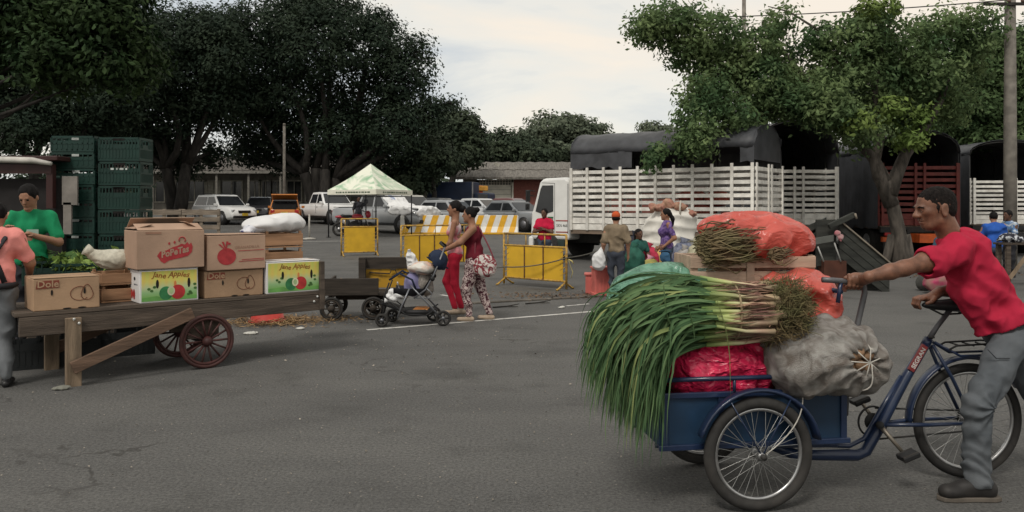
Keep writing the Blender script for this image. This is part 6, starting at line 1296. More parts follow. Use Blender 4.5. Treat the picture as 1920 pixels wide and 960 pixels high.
# push handle on the rear of the box
hz = 1.19
tb(MB().tube([bw(0.43, -0.26, hz + 0.008), bw(0.50, -0.26, hz + 0.003), bw(0.64, -0.26, hz - 0.01), bw(0.675, -0.26, hz - 0.03), bw(0.68, -0.26, hz - 0.07), bw(0.63, -0.26, 0.92), bw(0.575, -0.26, 0.62), bw(0.565, -0.26, 0.45)], 0.016, 10), 'push_handle', M('grey_handle_tube', (0.10, 0.10, 0.105), 0.4, metal=0.3))
tb(MB().tube([bw(0.45, 0.26, hz + 0.006), bw(0.64, 0.26, hz - 0.01), bw(0.68, 0.26, hz - 0.07), bw(0.63, 0.26, 0.92), bw(0.565, 0.26, 0.45)], 0.016, 10), 'push_handle', M('grey_handle_tube', (0, 0, 0)))
tb(MB().cyl(bw(0.54, -0.26, hz - 0.06), bw(0.54, 0.26, hz - 0.06), 0.013, n=8), 'cross_bar', blue); tb(MB().cyl(bw(0.54, -0.26, hz + 0.0), bw(0.52, -0.26, hz - 0.12), 0.012, n=8), 'handle_stay', blue)
# rear frame
Wc = np.array([2.69, 4.66, 0.338]); 
def fp(px, py, Y): return np.array(at(px, py, Y))
BB = fp(1648, 795, 4.56); YB = 4.56
bike_wheel(Wc, (-0.10, 0.995, 0), 0.338, 0.026)
piv = bw(0.15, 0, 0.27)
tb(MB().tube([piv, fp(1490, 852, 4.5), fp(1606, 853, 4.53), fp(1622, 846, 4.54), fp(1650, 797, YB), fp(1700, 705, 4.60), fp(1738, 642, 4.62)], [0.03, 0.032, 0.034, 0.035, 0.033, 0.028, 0.025], 12), 'main_tube', blue)
tb(MB().tube([fp(1520, 833, 4.5), fp(1592, 836, 4.53), fp(1620, 822, 4.54), fp(1655, 762, 4.57), fp(1690, 705, 4.60)], 0.014, 8), 'bracing_tube', blue)
tb(MB().tube([fp(1736, 645, 4.62), fp(1757, 612, 4.63), fp(1782, 580, 4.64)], [0.017, 0.0155, 0.0155], 10), 'seat_post', M('grey_handle_tube', (0, 0, 0)))
tb(MB().tube([fp(1733, 650, 4.62), fp(1742, 634, 4.62)], 0.026, 12), 'seat_clamp', blue)
tb(MB().cyl(fp(1742, 634, 4.58), fp(1752, 632, 4.56), 0.008, n=6), 'clamp_lever', steel_d)
for s in (-0.06, 0.06):
    o = np.array((0, s, 0)); tb(MB().tube([BB + o * 0.3, (BB + Wc) / 2 + o, Wc + o], 0.012, 8), 'chainstay', blue)
    tb(MB().tube([fp(1745, 645, 4.62) + o * 0.4, fp(1775, 705, 4.63) + o, Wc + o], 0.0105, 8), 'seatstay', blue)
    tb(MB().tube([fp(1748, 640, 4.62) + o * 0.4, fp(1790, 664, 4.63) + o, fp(1850, 662, 4.65) + o, fp(1915, 668, 4.67) + o], 0.008, 6), 'rack_tube', blue); tb(MB().tube([fp(1770, 652, 4.63) + o, fp(1782, 645, 4.63) + o, fp(1850, 641, 4.65) + o, fp(1915, 646, 4.67) + o], 0.006, 6), 'rack_tube', steel_d)
    tb(MB().cyl(fp(1895, 668, 4.66) + o, Wc + o, 0.006, n=6), 'rack_stay', blue)
for px in (1790, 1815, 1840, 1865, 1890): tb(MB().cyl(fp(px, 645, 4.65) + np.array((0, -.06, 0)), fp(px, 645, 4.65) + np.array((0, .06, 0)), 0.005, n=5), 'rack_rung', steel_d)
arc = [Wc + 0.372 * np.array((-cos(a) * 0.995, -cos(a) * 0.1, sin(a))) for a in np.linspace(R_(-2), R_(150), 24)]
tb(MB().tube(arc, 0.038, 8, flat=0.35), 'mudguard', blue)
# saddle
sd0 = fp(1782, 572, 4.64)
solid('saddle', [E(sd0 + np.array((0.075, 0, 0.0)), (0.085, 0.085, 0.035)), E(sd0 + np.array((-0.07, 0, 0.0)), (0.10, 0.035, 0.028)), E(sd0 + np.array((0.02, 0, 0.0)), (0.09, 0.055, 0.03))], 0.007, M('black_saddle', (0.012, 0.012, 0.013), 0.35), tr, k=0.03, off=TR)
tb(MB().tube([sd0 + np.array((-0.12, 0, -0.02)), sd0 + np.array((-0.05, 0, -0.055)), sd0 + np.array((0.05, 0, -0.05)), sd0 + np.array((0.13, 0, -0.03))], 0.006, 6), 'saddle_rail', steel_d)
for s in (-0.05, 0.05): tb(MB().ring(sd0 + np.array((0.10, s, -0.05)), 0.02, 0.004, (0, 0, 1), 12, 5), 'saddle_spring', steel_d)
# drivetrain
ax_ = np.array((-0.1, 0.995, 0)); cwh = fp(1641, 793, 4.56) + np.array((0, 0.03, 0))
tb(MB().ring(cwh, 0.088, 0.006, ax_, 40, 6), 'chainring', steel_d); 
tb(MB().tube([cwh - ax_ * 0.004, cwh + ax_ * 0.004], 0.05, 20), 'chainring_plate', steel_d)
for p0, p1 in (((1641, 765), (1810, 770)), ((1641, 824), (1815, 808))): tb(MB().cyl(fp(*p0, 4.60), fp(*p1, 4.69), 0.006, n=5), 'chain_run', steel_d)
tb(MB().tube([Wc + ax_ * 0.04, Wc + ax_ * 0.05], 0.035, 16), 'sprocket', steel_d)
def crank(p0, p1, pp):
    tb(MB().tube([p0, p1], [0.014, 0.010], 8), 'crank', M('worn_crank_steel', (0.25, 0.22, 0.18), 0.4, metal=0.6)); 
    tb(MB().box(pp, (0.10, 0.085, 0.028), rz(0.1) @ ry(-0.35)), 'pedal', blackp, 0.006)
    for s in (-0.034, 0.034): tb(MB().box(pp + np.array((0, s, 0.0)), (0.094, 0.014, 0.034), rz(0.1) @ ry(-0.35)), 'pedal_cage', rubber, 0.003)
crank(fp(1652, 800, 4.50), fp(1696, 852, 4.46), fp(1703, 854, 4.40)); crank(fp(1640, 788, 4.64), fp(1618, 758, 4.66), fp(1612, 750, 4.72))
tb(MB().cyl(fp(1650, 797, 4.48), fp(1650, 797, 4.66), 0.022, n=12), 'bottom_bracket', steel_d)
# red decal with white letters on the seat tube, side facing us
dp0, dp1 = fp(1708, 695, 4.575), fp(1735, 648, 4.59); dd = dp1 - dp0; dL = np.linalg.norm(dd); dd /= dL; dn = np.cross(dd, (0, -1, 0)); dn = -dn / np.linalg.norm(dn)
tb(MB().prism([(0, -0.017), (dL, -0.017), (dL, 0.017), (0, 0.017)], dp0 + np.array((0, -0.005, 0)), dd, dn, (0, 0.02, 0)), 'decal', M('red_decal', (0.22, 0.03, 0.03), 0.5))
text('SEGRAN', 0.036, M('decal_white', (0.62, 0.58, 0.55), 0.5), tr, (dp0 + dp1) / 2 + np.array((0, -0.0065, 0)), dd, dn * (1 if dn[2] > 0 else -1), off=TR, sx=1.0, bold=0.001)
tb(MB().tube(bez(bw(0.23, -0.33, 0.70), bw(0.27, -0.42, 0.6), bw(0.24, -0.43, 0.45), bw(0.02, -0.43, 0.31), 14), 0.0035, 5), 'tie_string', M('white_string', (0.42, 0.4, 0.36), 0.8))

# ------------------------------------------------------------------ the load
def film(name, col, rough=0.26, var=0.22, ck=1.0, **k):
    m = M(name, col, rough, var=var, vs=7, spec=0.55, distort=1.5, tl=k.pop('tl', 0.3), **k); t = m.node_tree; b = t.nodes['Principled BSDF']; lk = t.links.new
    tc = t.nodes.new('ShaderNodeTexCoord'); nz = t.nodes.new('ShaderNodeTexNoise'); nz.inputs['Scale'].default_value = 5; nz.inputs['Detail'].default_value = 3; lk(tc.outputs['Object'], nz.inputs['Vector'])
    va = t.nodes.new('ShaderNodeVectorMath'); va.operation = 'MULTIPLY_ADD'; va.inputs[1].default_value = (0.25, 0.25, 0.25); lk(nz.outputs[1], va.inputs[0]); lk(tc.outputs['Object'], va.inputs[2])
    h = None
    for sc_, st in ((9, 0.7), (21, 0.45)):
        mp = t.nodes.new('ShaderNodeMapping'); mp.inputs['Rotation'].default_value = (0.4, 0.6, 0.3); mp.inputs['Scale'].default_value = (1, 1, 2.1); lk(va.outputs[0], mp.inputs[0])
        vo = t.nodes.new('ShaderNodeTexVoronoi'); vo.inputs['Scale'].default_value = sc_; lk(mp.outputs[0], vo.inputs['Vector'])
        bp = t.nodes.new('ShaderNodeBump'); bp.inputs['Strength'].default_value = st * ck; bp.inputs['Distance'].default_value = 0.03; lk(vo.outputs['Distance'], bp.inputs['Height'])
        if h: lk(h, bp.inputs['Normal'])
        h = bp.outputs[0]
    lk(h, b.inputs['Normal']); return m
hot = film('hot_pink_plastic', (0.74, 0.028, 0.10), tl=0.08); orr = film('orange_red_plastic', (0.68, 0.13, 0.10), ck=0.45, var=0.12); grnp = film('pale_green_plastic', (0.20, 0.42, 0.30), col2=(0.10, 0.26, 0.17))
c = at(1352, 697, 4.40); t = thing('pink_bag', 'bright pink plastic bag bulging over the near rail of the tricycle box', 'bag', (c[0], c[1], 0.60), BA)
solid('film', [E((-0.02, 0.02, 0.13), (0.30, 0.20, 0.155)), E((-0.15, 0.0, 0.07), (0.15, 0.16, 0.13)), E((0.18, 0.02, 0.09), (0.14, 0.17, 0.13)), E((0.0, 0.02, 0.0), (0.27, 0.15, 0.1))], 0.009, hot, t, k=0.06, noise=wrinkle(0.017, 26, 12, 9))
MB().tube([(-0.28, 0.02, 0.12), (-0.33, 0.02, 0.13), (-0.37, 0.03, 0.11)], [0.05, 0.02, 0.04], 10).build('twisted_neck', hot, t)
netm = M('dusty_mesh_sack', (0.40, 0.385, 0.36), 0.9, col2=(0.17, 0.145, 0.125), vs=11, lo=0.37, hi=0.68, distort=1.1, detail=8, bump=0.9, bs=210, dirt=0.5, dirtcol=(0.13, 0.10, 0.08))
c = at(1542, 668, 4.32); SC_ = (c[0], c[1], c[2] - 0.215); t = thing('mesh_sack', 'grey mesh sack of potatoes with a laced opening, on the rear of the tricycle box', 'sack', SC_, BA)
hol = np.array((0.095, -0.27, 0.225)); g = np.random.default_rng(4)
pr = [E((0, 0, 0.21), (0.31, 0.26, 0.205)), E((-0.16, -0.02, 0.18), (0.17, 0.22, 0.17)), E((0.17, -0.04, 0.19), (0.15, 0.22, 0.17)), E((0.02, -0.03, 0.29), (0.22, 0.2, 0.13))]
for _ in range(44):
    d_ = g.normal(size=3); d_ /= np.linalg.norm(d_); pr.append(E(np.array((0, -0.01, 0.21)) + d_ * np.array((0.285, 0.235, 0.185)), g.uniform(0.042, 0.066), None, 0.022))
pr.append(NEG(E(hol + np.array((0.005, 0.01, 0.0)), (0.082, 0.10, 0.066), None, 0.03)))
def pleat(X, Y, Z):
    dx = X - hol[0]; dz = Z - hol[2]; r = np.sqrt(dx * dx + dz * dz + 1e-6); return np.where(Y < 0.05, 0.011 * np.sin(np.arctan2(dz, dx) * 13 + 1.5 * np.sin(r * 16)) * np.exp(-np.maximum(r - 0.05, 0) * 5), 0)
w1 = wrinkle(0.012, 34, 3, 10)
solid('mesh', pr, 0.0085, netm, t, k=0.03, noise=lambda X, Y, Z: pleat(X, Y, Z) + w1(X, Y, Z))
pot = M('potato_skin', (0.24, 0.145, 0.085), 0.8, var=0.3, vs=14, bump=0.3, bs=60)
for i, (x, z) in enumerate(((-0.045, 0.03), (0.0, -0.02), (0.045, -0.03), (-0.01, 0.045), (0.05, 0.03), (-0.05, -0.035))): MB().ell(hol + np.array((x, 0.065 + 0.012 * (i % 3), z)), (0.036, 0.032, 0.03), 12, 8, ry(i * 0.7)).build('potato', pot, t)
lace = M('white_string', (0, 0, 0))
for i in range(7):
    a = i * 0.9 + 0.3; p = hol + np.array((0.088 * cos(a), 0.055, 0.072 * sin(a))); q = hol + np.array((0.012, -0.004, 0.004)); MB().tube([p + np.array((0.02 * cos(a), 0.0, 0.02 * sin(a))), p + np.array((0, -0.035, 0)), q], 0.0035, 5).build('lace', lace, t)
MB().tube(bez(hol + np.array((0.012, -0.02, 0)), hol + np.array((0.0, -0.04, -0.06)), hol + np.array((0.03, -0.03, -0.12)), hol + np.array((-0.02, 0.01, -0.14)), 8), 0.005, 5, flat=0.5).build('lace_end', lace, t)
MB().tube([hol + np.array((0.094 * cos(a), 0.055 + 0.01 * sin(5 * a), 0.078 * sin(a))) for a in np.linspace(0, 2 * pi, 31)[:-1]], 0.007, 6, closed=True).build('gathered_edge', lace, t)
# green bag, wooden crate, red bag, herb bag
c = at(1248, 560, 4.70); t = thing('green_bag', 'pale green plastic sack behind the onion leaves', 'bag', (c[0], c[1], 0.635), 0.15)
solid('film', [E((0, 0, 0.42), (0.36, 0.22, 0.21)), E((0.22, 0.02, 0.38), (0.24, 0.2, 0.19)), E((0, 0, 0.2), (0.3, 0.2, 0.2))], 0.011, grnp, t, k=0.1, noise=wrinkle(0.012, 18, 5)); MB().tube([(0.42, 0, 0.4), (0.47, 0, 0.38), (0.52, 0, 0.36)], [0.06, 0.025, 0.05], 10).build('twisted_neck', grnp, t)
c = at(1500, 640, 4.72); t = thing('burlap_sack', 'brown burlap sack at the bottom of the tricycle load', 'sack', (c[0] - 0.2, c[1], 0.345), BA)
solid('bag', [E((0, 0, 0.3), (0.36, 0.17, 0.3)), E((0, 0, 0.62), (0.34, 0.17, 0.14))], 0.016, M('burlap', (0.2, 0.14, 0.09), 0.9, var=0.2, vs=60, bump=0.3), t, k=0.08, noise=wrinkle(0.01, 22, 7)); MB().tube([(-0.2, 0, 0.72), (0.2, 0, 0.72)], 0.03, 8).build('folded_top', M('burlap', (0, 0, 0)), t)
lw = M('pale_crate_wood', (0.40, 0.29, 0.215), 0.85, ovar=0.12, dirt=0.3, dirtcol=(0.2, 0.13, 0.09), var=0.2, vs=5, stretch=(0.4, 4, 4), bump=0.2)
p0, p1 = at(1296, 0, 4.52), at(1524, 0, 4.62); cz0, cz1 = at(0, 545, 4.55)[2], at(0, 482, 4.55)[2]; wc = (p1 - p0).length; 
t = thing('wooden_crate', 'pale wooden produce crate under the orange red bag on the tricycle', 'crate', ((p0[0] + p1[0]) / 2 + 0.0, 4.77, cz0), BA * 0.4)
hcr = cz1 - cz0
for s in (-1, 1):
    MB().box((0, s * 0.18, hcr * 0.30), (wc, 0.012, hcr * 0.52)).build('side_board', lw, t, bevel=0.003); MB().box((0, s * 0.18, hcr * 0.83), (wc, 0.012, hcr * 0.34)).build('side_board', lw, t, bevel=0.003)
    MB().box((s * (wc / 2 - 0.008), 0, hcr * 0.5), (0.016, 0.35, hcr * 1.05)).build('end_board', lw, t, bevel=0.003)
    MB().box((s * (wc / 2 - 0.03), -0.165, hcr * 0.5), (0.03, 0.02, hcr * 1.1)).build('corner_post', lw, t)
MB().box((-0.02, -0.190, hcr * 0.5), (0.045, 0.008, hcr * 1.0)).build('batten', lw, t); MB().box((0, 0, 0.01), (wc - 0.03, 0.34, 0.015)).build('bottom', lw, t)
c = at(1412, 470, 4.72); t = thing('orange_red_bag', 'orange red plastic bag of brown stalks on top of the load', 'bag', (c[0], c[1], cz1 + 0.012), BA * 0.4)
BR = (c[0], c[1], cz1)
solid('film', [E((0.07, 0, 0.10), (0.25, 0.22, 0.13)), E((-0.08, 0.02, 0.15), (0.24, 0.2, 0.09)), E((0.26, -0.02, 0.06), (0.09, 0.13, 0.07)), E((0.02, 0.02, 0.03), (0.24, 0.2, 0.06)), NEG(E((-0.29, -0.20, 0.03), (0.25, 0.2, 0.105), None, 0.03))], 0.0085, orr, t, k=0.07, noise=wrinkle(0.016, 26, 21, 9))
stalk = M('brown_stalks', (0.17, 0.115, 0.066), 0.9, col2=(0.12, 0.11, 0.05), vs=5, island=0.5)
def strands(t, n, p0, p1, rad, wd, mat, seed, bow=0.02, name='stalks', jit=0.05, fr=(0.0, 1.0)):
    g = np.random.default_rng(seed); p0 = np.array(p0); p1 = np.array(p1); fr_ = frame(p1 - p0); mb = MB()
    for i in range(n):
        o = g.normal(size=2) * 0.5; o = o / max(1, np.linalg.norm(o)); oo = rad * (fr_[:, 0] * o[0] + fr_[:, 1] * o[1]); a = p0 + oo * g.uniform(0.8, 1.3) + g.normal(size=3) * jit * 0.4; b = p1 + oo * g.uniform(0.6, 1.1) + g.normal(size=3) * jit
        mid = (a + b) / 2 + g.normal(size=3) * bow; mb.tube([a, (a + mid) / 2 + g.normal(size=3) * bow * .4, mid, b], [wd * .8, wd, wd, wd * 0.5], 4)
    o = mb.build(name, mat, t); o['kind'] = 'stuff'; return o
strands(t, 460, (-0.35, -0.15, 0.035), (-0.03, -0.10, 0.06), 0.088, 0.0038, stalk, 5, jit=0.035, bow=0.03)
strands(t, 60, (0.02, -0.215, 0.0), (0.13, -0.20, 0.02), 0.025, 0.004, stalk, 6, jit=0.02, name='stalk_ends')
c = at(1497, 556, 4.50); t = thing('herb_bag', 'orange red plastic bag with dark green herbs behind the onion roots', 'bag', (c[0], c[1], c[2] - 0.12), 0.2)
solid('film', [E((0.05, 0.06, 0.12), (0.225, 0.17, 0.155)), E((0.13, 0.0, 0.06), (0.11, 0.15, 0.13)), E((-0.14, 0.05, 0.20), (0.08, 0.09, 0.05)), NEG(E((-0.06, -0.17, 0.09), (0.18, 0.19, 0.085), None, 0.03))], 0.0085, orr, t, k=0.06, noise=wrinkle(0.013, 26, 31))
leaves_heap(t, 700, (0.22, 0.10, 0.11), 0.05, 0.035, leafmat('dark_herb', (0.04, 0.065, 0.022), (0.09, 0.11, 0.04), 0.5), 8, name='herb_leaves')

# ------------------------------------------------------------------ bundle of green onions
OB = np.array(at(1330, 600, 4.24)); t = thing('green_onions', 'big bundle of green onions draped over the front of the tricycle', 'vegetables', tuple(OB))
ax0, ax1 = np.array(at(1448, 584, 4.26)), np.array(at(1312, 584, 4.24)); axd = ax1 - ax0; f_ = frame(axd)
lf = [leafmat('onion_leaf_%d' % i, c1, c2, 0.3, 3.0, 0.12) for i, (c1, c2) in enumerate((((0.042, 0.090, 0.038), (0.078, 0.136, 0.060)), ((0.080, 0.150, 0.064), (0.140, 0.210, 0.095)), ((0.18, 0.23, 0.085), (0.27, 0.30, 0.12))))]
def stalkm():
    m = M('onion_stalk', (0.5, 0.5, 0.4), 0.5, var=0.2); tt = m.node_tree; b = tt.nodes['Principled BSDF']
    tc = tt.nodes.new('ShaderNodeTexCoord'); sx_ = tt.nodes.new('ShaderNodeSeparateXYZ'); mr = tt.nodes.new('ShaderNodeMapRange'); r = tt.nodes.new('ShaderNodeValToRGB'); oi = tt.nodes.new('ShaderNodeObjectInfo')
    tt.links.new(tc.outputs['Object'], sx_.inputs[0]); mr.inputs[1].default_value = -0.05; mr.inputs[2].default_value = 0.42; tt.links.new(sx_.outputs[0], mr.inputs[0]); tt.links.new(mr.outputs[0], r.inputs[0])
    e_ = r.color_ramp.elements; e_[0].position = 0.0; e_[0].color = (0.13, 0.22, 0.06, 1); e_[1].position = 1.0; e_[1].color = (0.16, 0.11, 0.06, 1)
    for p, c_ in ((0.25, (0.36, 0.40, 0.15, 1)), (0.45, (0.50, 0.45, 0.28, 1)), (0.62, (0.40, 0.27, 0.19, 1)), (0.8, (0.42, 0.33, 0.2, 1))): x_ = e_.new(p); x_.color = c_
    hs = tt.nodes.new('ShaderNodeHueSaturation'); m2 = tt.nodes.new('ShaderNodeMapRange'); m2.inputs[3].default_value = 0.5; m2.inputs[4].default_value = 1.25; tt.links.new(oi.outputs['Random'], m2.inputs[0]); tt.links.new(m2.outputs[0], hs.inputs['Value']); tt.links.new(r.outputs[0], hs.inputs['Color']); tt.links.new(hs.outputs[0], b.inputs['Base Color']); return m
stm = stalkm(); g = np.random.default_rng(77); starts = []
for i in range(125):
    o = g.normal(size=2) * 0.62; o /= max(1, np.linalg.norm(o)); rr = 0.145
    off_ = rr * (f_[:, 0] * o[0] * 0.9 + f_[:, 1] * o[1]) ; a = ax0 + off_ * 0.95 + g.normal(size=3) * 0.012; b = ax1 + off_ * 1.08 + g.normal(size=3) * 0.014 + axd * g.uniform(-0.15, 0.12)
    m_ = (a + b) / 2 + g.normal(size=3) * 0.008; starts.append((b, (b - m_) / np.linalg.norm(b - m_), off_))
    MB().tube([a, (a + m_) / 2, m_, b], np.array([0.018, 0.0145, 0.012, 0.0105]) * g.uniform(0.7, 1.25), 7).build('stalk', stm, t, OB)
def ribbon(P, wd, twist, g, up0):
    n = len(P); tg = np.gradient(P, axis=0); tg /= np.linalg.norm(tg, axis=1)[:, None]; V = []
    for i in range(n):
        s_ = i / (n - 1); side = np.cross(tg[i], up0); side /= np.linalg.norm(side) + 1e-9; nn = np.cross(side, tg[i]); a = twist * s_; sv = side * cos(a) + nn * sin(a); nv = -side * sin(a) + nn * cos(a)
        w_ = wd * (0.75 + 0.6 * s_ if s_ < 0.4 else 0.99 * (1 - (s_ - 0.4) / 0.6) ** 0.8 + 0.02); V += [P[i] + sv * w_, P[i] - nv * w_ * 0.45, P[i] - sv * w_]
    f = []
    for i in range(n - 1): a = 3 * i; f += [(a, a + 1, a + 4, a + 3), (a + 1, a + 2, a + 5, a + 4)]
    return np.array(V), f
def leaf_curve(i, g):
    s0, d0, off_ = starts[i % len(starts)]; u = g.random(); dep = g.random()
    ex = 0.385 + 0.375 * u + g.normal() * 0.02; nearY = 4.241 + 0.139 * ((ex - 1.281) / 0.99) - 0.05 - 0.16 * dep
    ey = nearY if ex > 0.78 else 3.96 + 0.62 * dep
    ez = 0.685 - 0.25 * min(1, u * 1.6) + g.normal() * 0.085 + 0.30 * max(0, g.random() - 0.62)
    e_ = np.array((ex, ey, max(ez, 0.13)))
    hgt = s0[2] - 0.015 + g.random() * 0.05 + (off_[2] * 0.35); tx = 0.30 + 0.45 * (1 - u)
    p1 = s0 + np.array((-0.19 - 0.18 * (1 - u), (ey - s0[1]) * 0.25, (hgt - s0[2]) * 1.3 + 0.01)); p2 = e_ + np.array((-0.01 + 0.05 * g.random(), -0.02, 0.33 + 0.10 * g.random()))
    if ex > 0.72: p2[1] = min(p2[1], 4.2)
    return bez(s0, p1, p2, e_, 13) + np.concatenate([np.zeros((5, 3)), np.cumsum(g.normal(size=(8, 3)) * np.array((0.004, 0.003, 0.002)), 0)])
mbs = MB()
for i in range(860):
    P_ = leaf_curve(i, g); V_, f__ = ribbon(P_, g.uniform(0.0058, 0.0112), g.normal() * 1.2, g, np.array((0.3, -0.7, 0.6)))
    if i < 290: MB().add(V_, f__, 0, True).build('leaf', lf[int(g.choice(3, p=(0.5, 0.4, 0.1)))], t, OB)
    else: mbs.add(V_, f__, int(g.choice(3, p=(0.62, 0.33, 0.05))), True)
mbs.build('leaf_mass', lf, t, OB, kind='stuff')
for pts, w_ in (([(1345, 562), (1360, 610), (1368, 660), (1370, 745)], 0.008), ([(1245, 535), (1250, 590), (1262, 620), (1266, 650)], 0.014), ([(1290, 570), (1300, 610), (1303, 640)], 0.012)):
    P_ = np.array([at(x, y, 4.08 - 0.01 * j) for j, (x, y) in enumerate(pts)]); tt_ = np.linspace(0, len(P_) - 1, 11); P2 = np.stack([np.interp(tt_, range(len(P_)), P_[:, j]) for j in range(3)], 1); V_, f__ = ribbon(P2, w_, 0.6, g, np.array((1.0, -0.3, 0))); MB().add(V_, f__, 0, True).build('leaf', lf[1 if w_ > 0.01 else 2], t, OB)
rootm = M('onion_roots', (0.20, 0.145, 0.075), 0.95, col2=(0.11, 0.11, 0.045), vs=8, island=0.5)
mb = MB()
for i in range(2600):
    o = g.normal(size=2) * 0.55; o /= max(1, np.linalg.norm(o)); p = ax0 + 0.165 * (f_[:, 0] * o[0] * 0.9 + f_[:, 1] * o[1]) + axd * g.uniform(-0.50, 0.16) * (1.1 - np.linalg.norm(o) * 0.4); d_ = -axd / np.linalg.norm(axd) * 0.6 + g.normal(size=3) * 0.85; d_ /= np.linalg.norm(d_); L_ = g.uniform(0.03, 0.10)
    q = p + d_ * L_ * 0.5; d2 = d_ + g.normal(size=3) * 0.6; e_ = q + d2 / np.linalg.norm(d2) * L_ * 0.5; mb.tube([p, q, e_], [0.0022, 0.0018, 0.0009], 3, cap=False)
mb.build('roots', rootm, t, OB, kind='stuff')
mb = MB()
for i in range(260):
    o = g.normal(size=2); o /= np.linalg.norm(o); q0 = ax0 + axd * g.uniform(0.0, 0.5) + g.uniform(0.125, 0.165) * (f_[:, 0] * o[0] * 0.95 + f_[:, 1] * o[1]); q1 = q0 + axd * g.uniform(0.15, 0.5) + g.normal(size=3) * 0.016; mb.tube([q0, (q0 + q1) / 2 + g.normal(size=3) * 0.008, q1], [0.006, 0.0075, 0.003], 4, flat=0.3)
mb.build('dry_sheaths', M('dry_onion_skin', (0.30, 0.19, 0.12), 0.8, col2=(0.20, 0.09, 0.08), vs=9, island=0.6), t, OB, kind='stuff')
MB().ring(ax0 * 0.45 + ax1 * 0.55, 0.150, 0.006, axd, 28, 6).build('binding', M('twine', (0.25, 0.2, 0.12), 0.9), t, OB)
# ------------------------------------------------------------------ the man pushing the tricycle
MR = np.array(gx(1822, 4.34)); mn = thing('person', 'man in red T-shirt and grey jeans pushing the tricycle', 'person', tuple(MR))
q = lambda px, py, Y: np.array(at(px, py, Y))
hd = q(1752, 391, 4.46); ang = -0.0
Rm = rz(pi) @ ry(R_(10))                  # head looks along -X, tilted a little down
Hh = 0.243                               # head height
def hp(x, y, z): return hd + Rm @ (np.array((x, y, z)) * Hh)
hs = np.array((1, 1, 1)) * Hh
pr = [E(hp(-0.06, 0, 0.12), np.array((0.43, 0.33, 0.37)) * Hh, Rm), E(hp(0.12, 0, -0.12), np.array((0.27, 0.255, 0.33)) * Hh, Rm, k=0.03), E(hp(0.19, 0, -0.36), np.array((0.13, 0.15, 0.105)) * Hh, Rm, k=0.03),
      C(hp(0.02, 0.17, -0.27), hp(0.2, 0.10, -0.37), 0.085 * Hh, 0.075 * Hh, k=0.03), C(hp(0.02, -0.17, -0.27), hp(0.2, -0.10, -0.37), 0.085 * Hh, 0.075 * Hh, k=0.03),
      C(hp(0.355, 0.13, 0.085), hp(0.365, -0.13, 0.085), 0.048 * Hh, k=0.018), C(hp(0.365, 0, 0.06), hp(0.47, 0, -0.09), 0.04 * Hh, 0.062 * Hh, k=0.012),
      C(hp(0.425, 0.055, -0.105), hp(0.425, -0.055, -0.105), 0.048 * Hh, k=0.008), E(hp(0.355, 0, -0.215), np.array((0.055, 0.115, 0.03)) * Hh, Rm, k=0.008), E(hp(0.345, 0, -0.27), np.array((0.055, 0.10, 0.034)) * Hh, Rm, k=0.008),
      E(hp(0.24, 0.17, -0.03), np.array((0.10, 0.09, 0.08)) * Hh, Rm, k=0.02), E(hp(0.24, -0.17, -0.03), np.array((0.10, 0.09, 0.08)) * Hh, Rm, k=0.02), NEG(E(hp(0.41, 0, -0.243), np.array((0.05, 0.095, 0.008)) * Hh, Rm, 0.006))]
for s in (-1, 1):
    pr += [NEG(E(hp(0.39, s * 0.125, 0.025), np.array((0.075, 0.07, 0.045)) * Hh, Rm, 0.012)), E(hp(0.335, s * 0.125, 0.022), np.array((0.055, 0.062, 0.042)) * Hh, Rm, 0.004),
           E(hp(-0.06, s * 0.335, -0.045), np.array((0.085, 0.03, 0.14)) * Hh, Rm @ ry(-0.2), 0.008), E(hp(-0.045, s * 0.345, -0.16), np.array((0.045, 0.028, 0.05)) * Hh, Rm, 0.008), NEG(E(hp(-0.055, s * 0.375, -0.03), np.array((0.045, 0.022, 0.09)) * Hh, Rm, 0.006))]
nb = q(1790, 462, 4.48)
pr += [C(nb, hp(-0.12, 0, -0.2), 0.068, 0.060, k=0.03), C(hp(-0.05, 0.1, -0.3), nb + np.array((-0.03, -0.03, -0.02)), 0.03, 0.03, k=0.03)]
V1, Q1 = sdf(pr, 0.0042, 0.012)
shL, elL, wrL = q(1790, 475, 4.33), q(1695, 503, 4.24), q(1630, 519, 4.215)
shR, elR, wrR = q(1800, 478, 4.66), q(1805, 545, 4.72), q(1763, 546, 4.69)
arm = [C(shL, shL * 0.45 + elL * 0.55, 0.060, 0.056, k=0.03), C(shL * 0.45 + elL * 0.55, elL, 0.050, 0.039, k=0.03), C(elL, elL * 0.6 + wrL * 0.4, 0.040, 0.042, k=0.03), C(elL * 0.6 + wrL * 0.4, wrL, 0.041, 0.029, k=0.02),
       C(shR, elR, 0.058, 0.046), C(elR, wrR, 0.047, 0.031), E((shL + shR) / 2, (0.07, 0.12, 0.07)), C(q(1800, 470, 4.48), nb, 0.08, 0.068)]
V2, Q2 = sdf(arm, 0.008, 0.03)
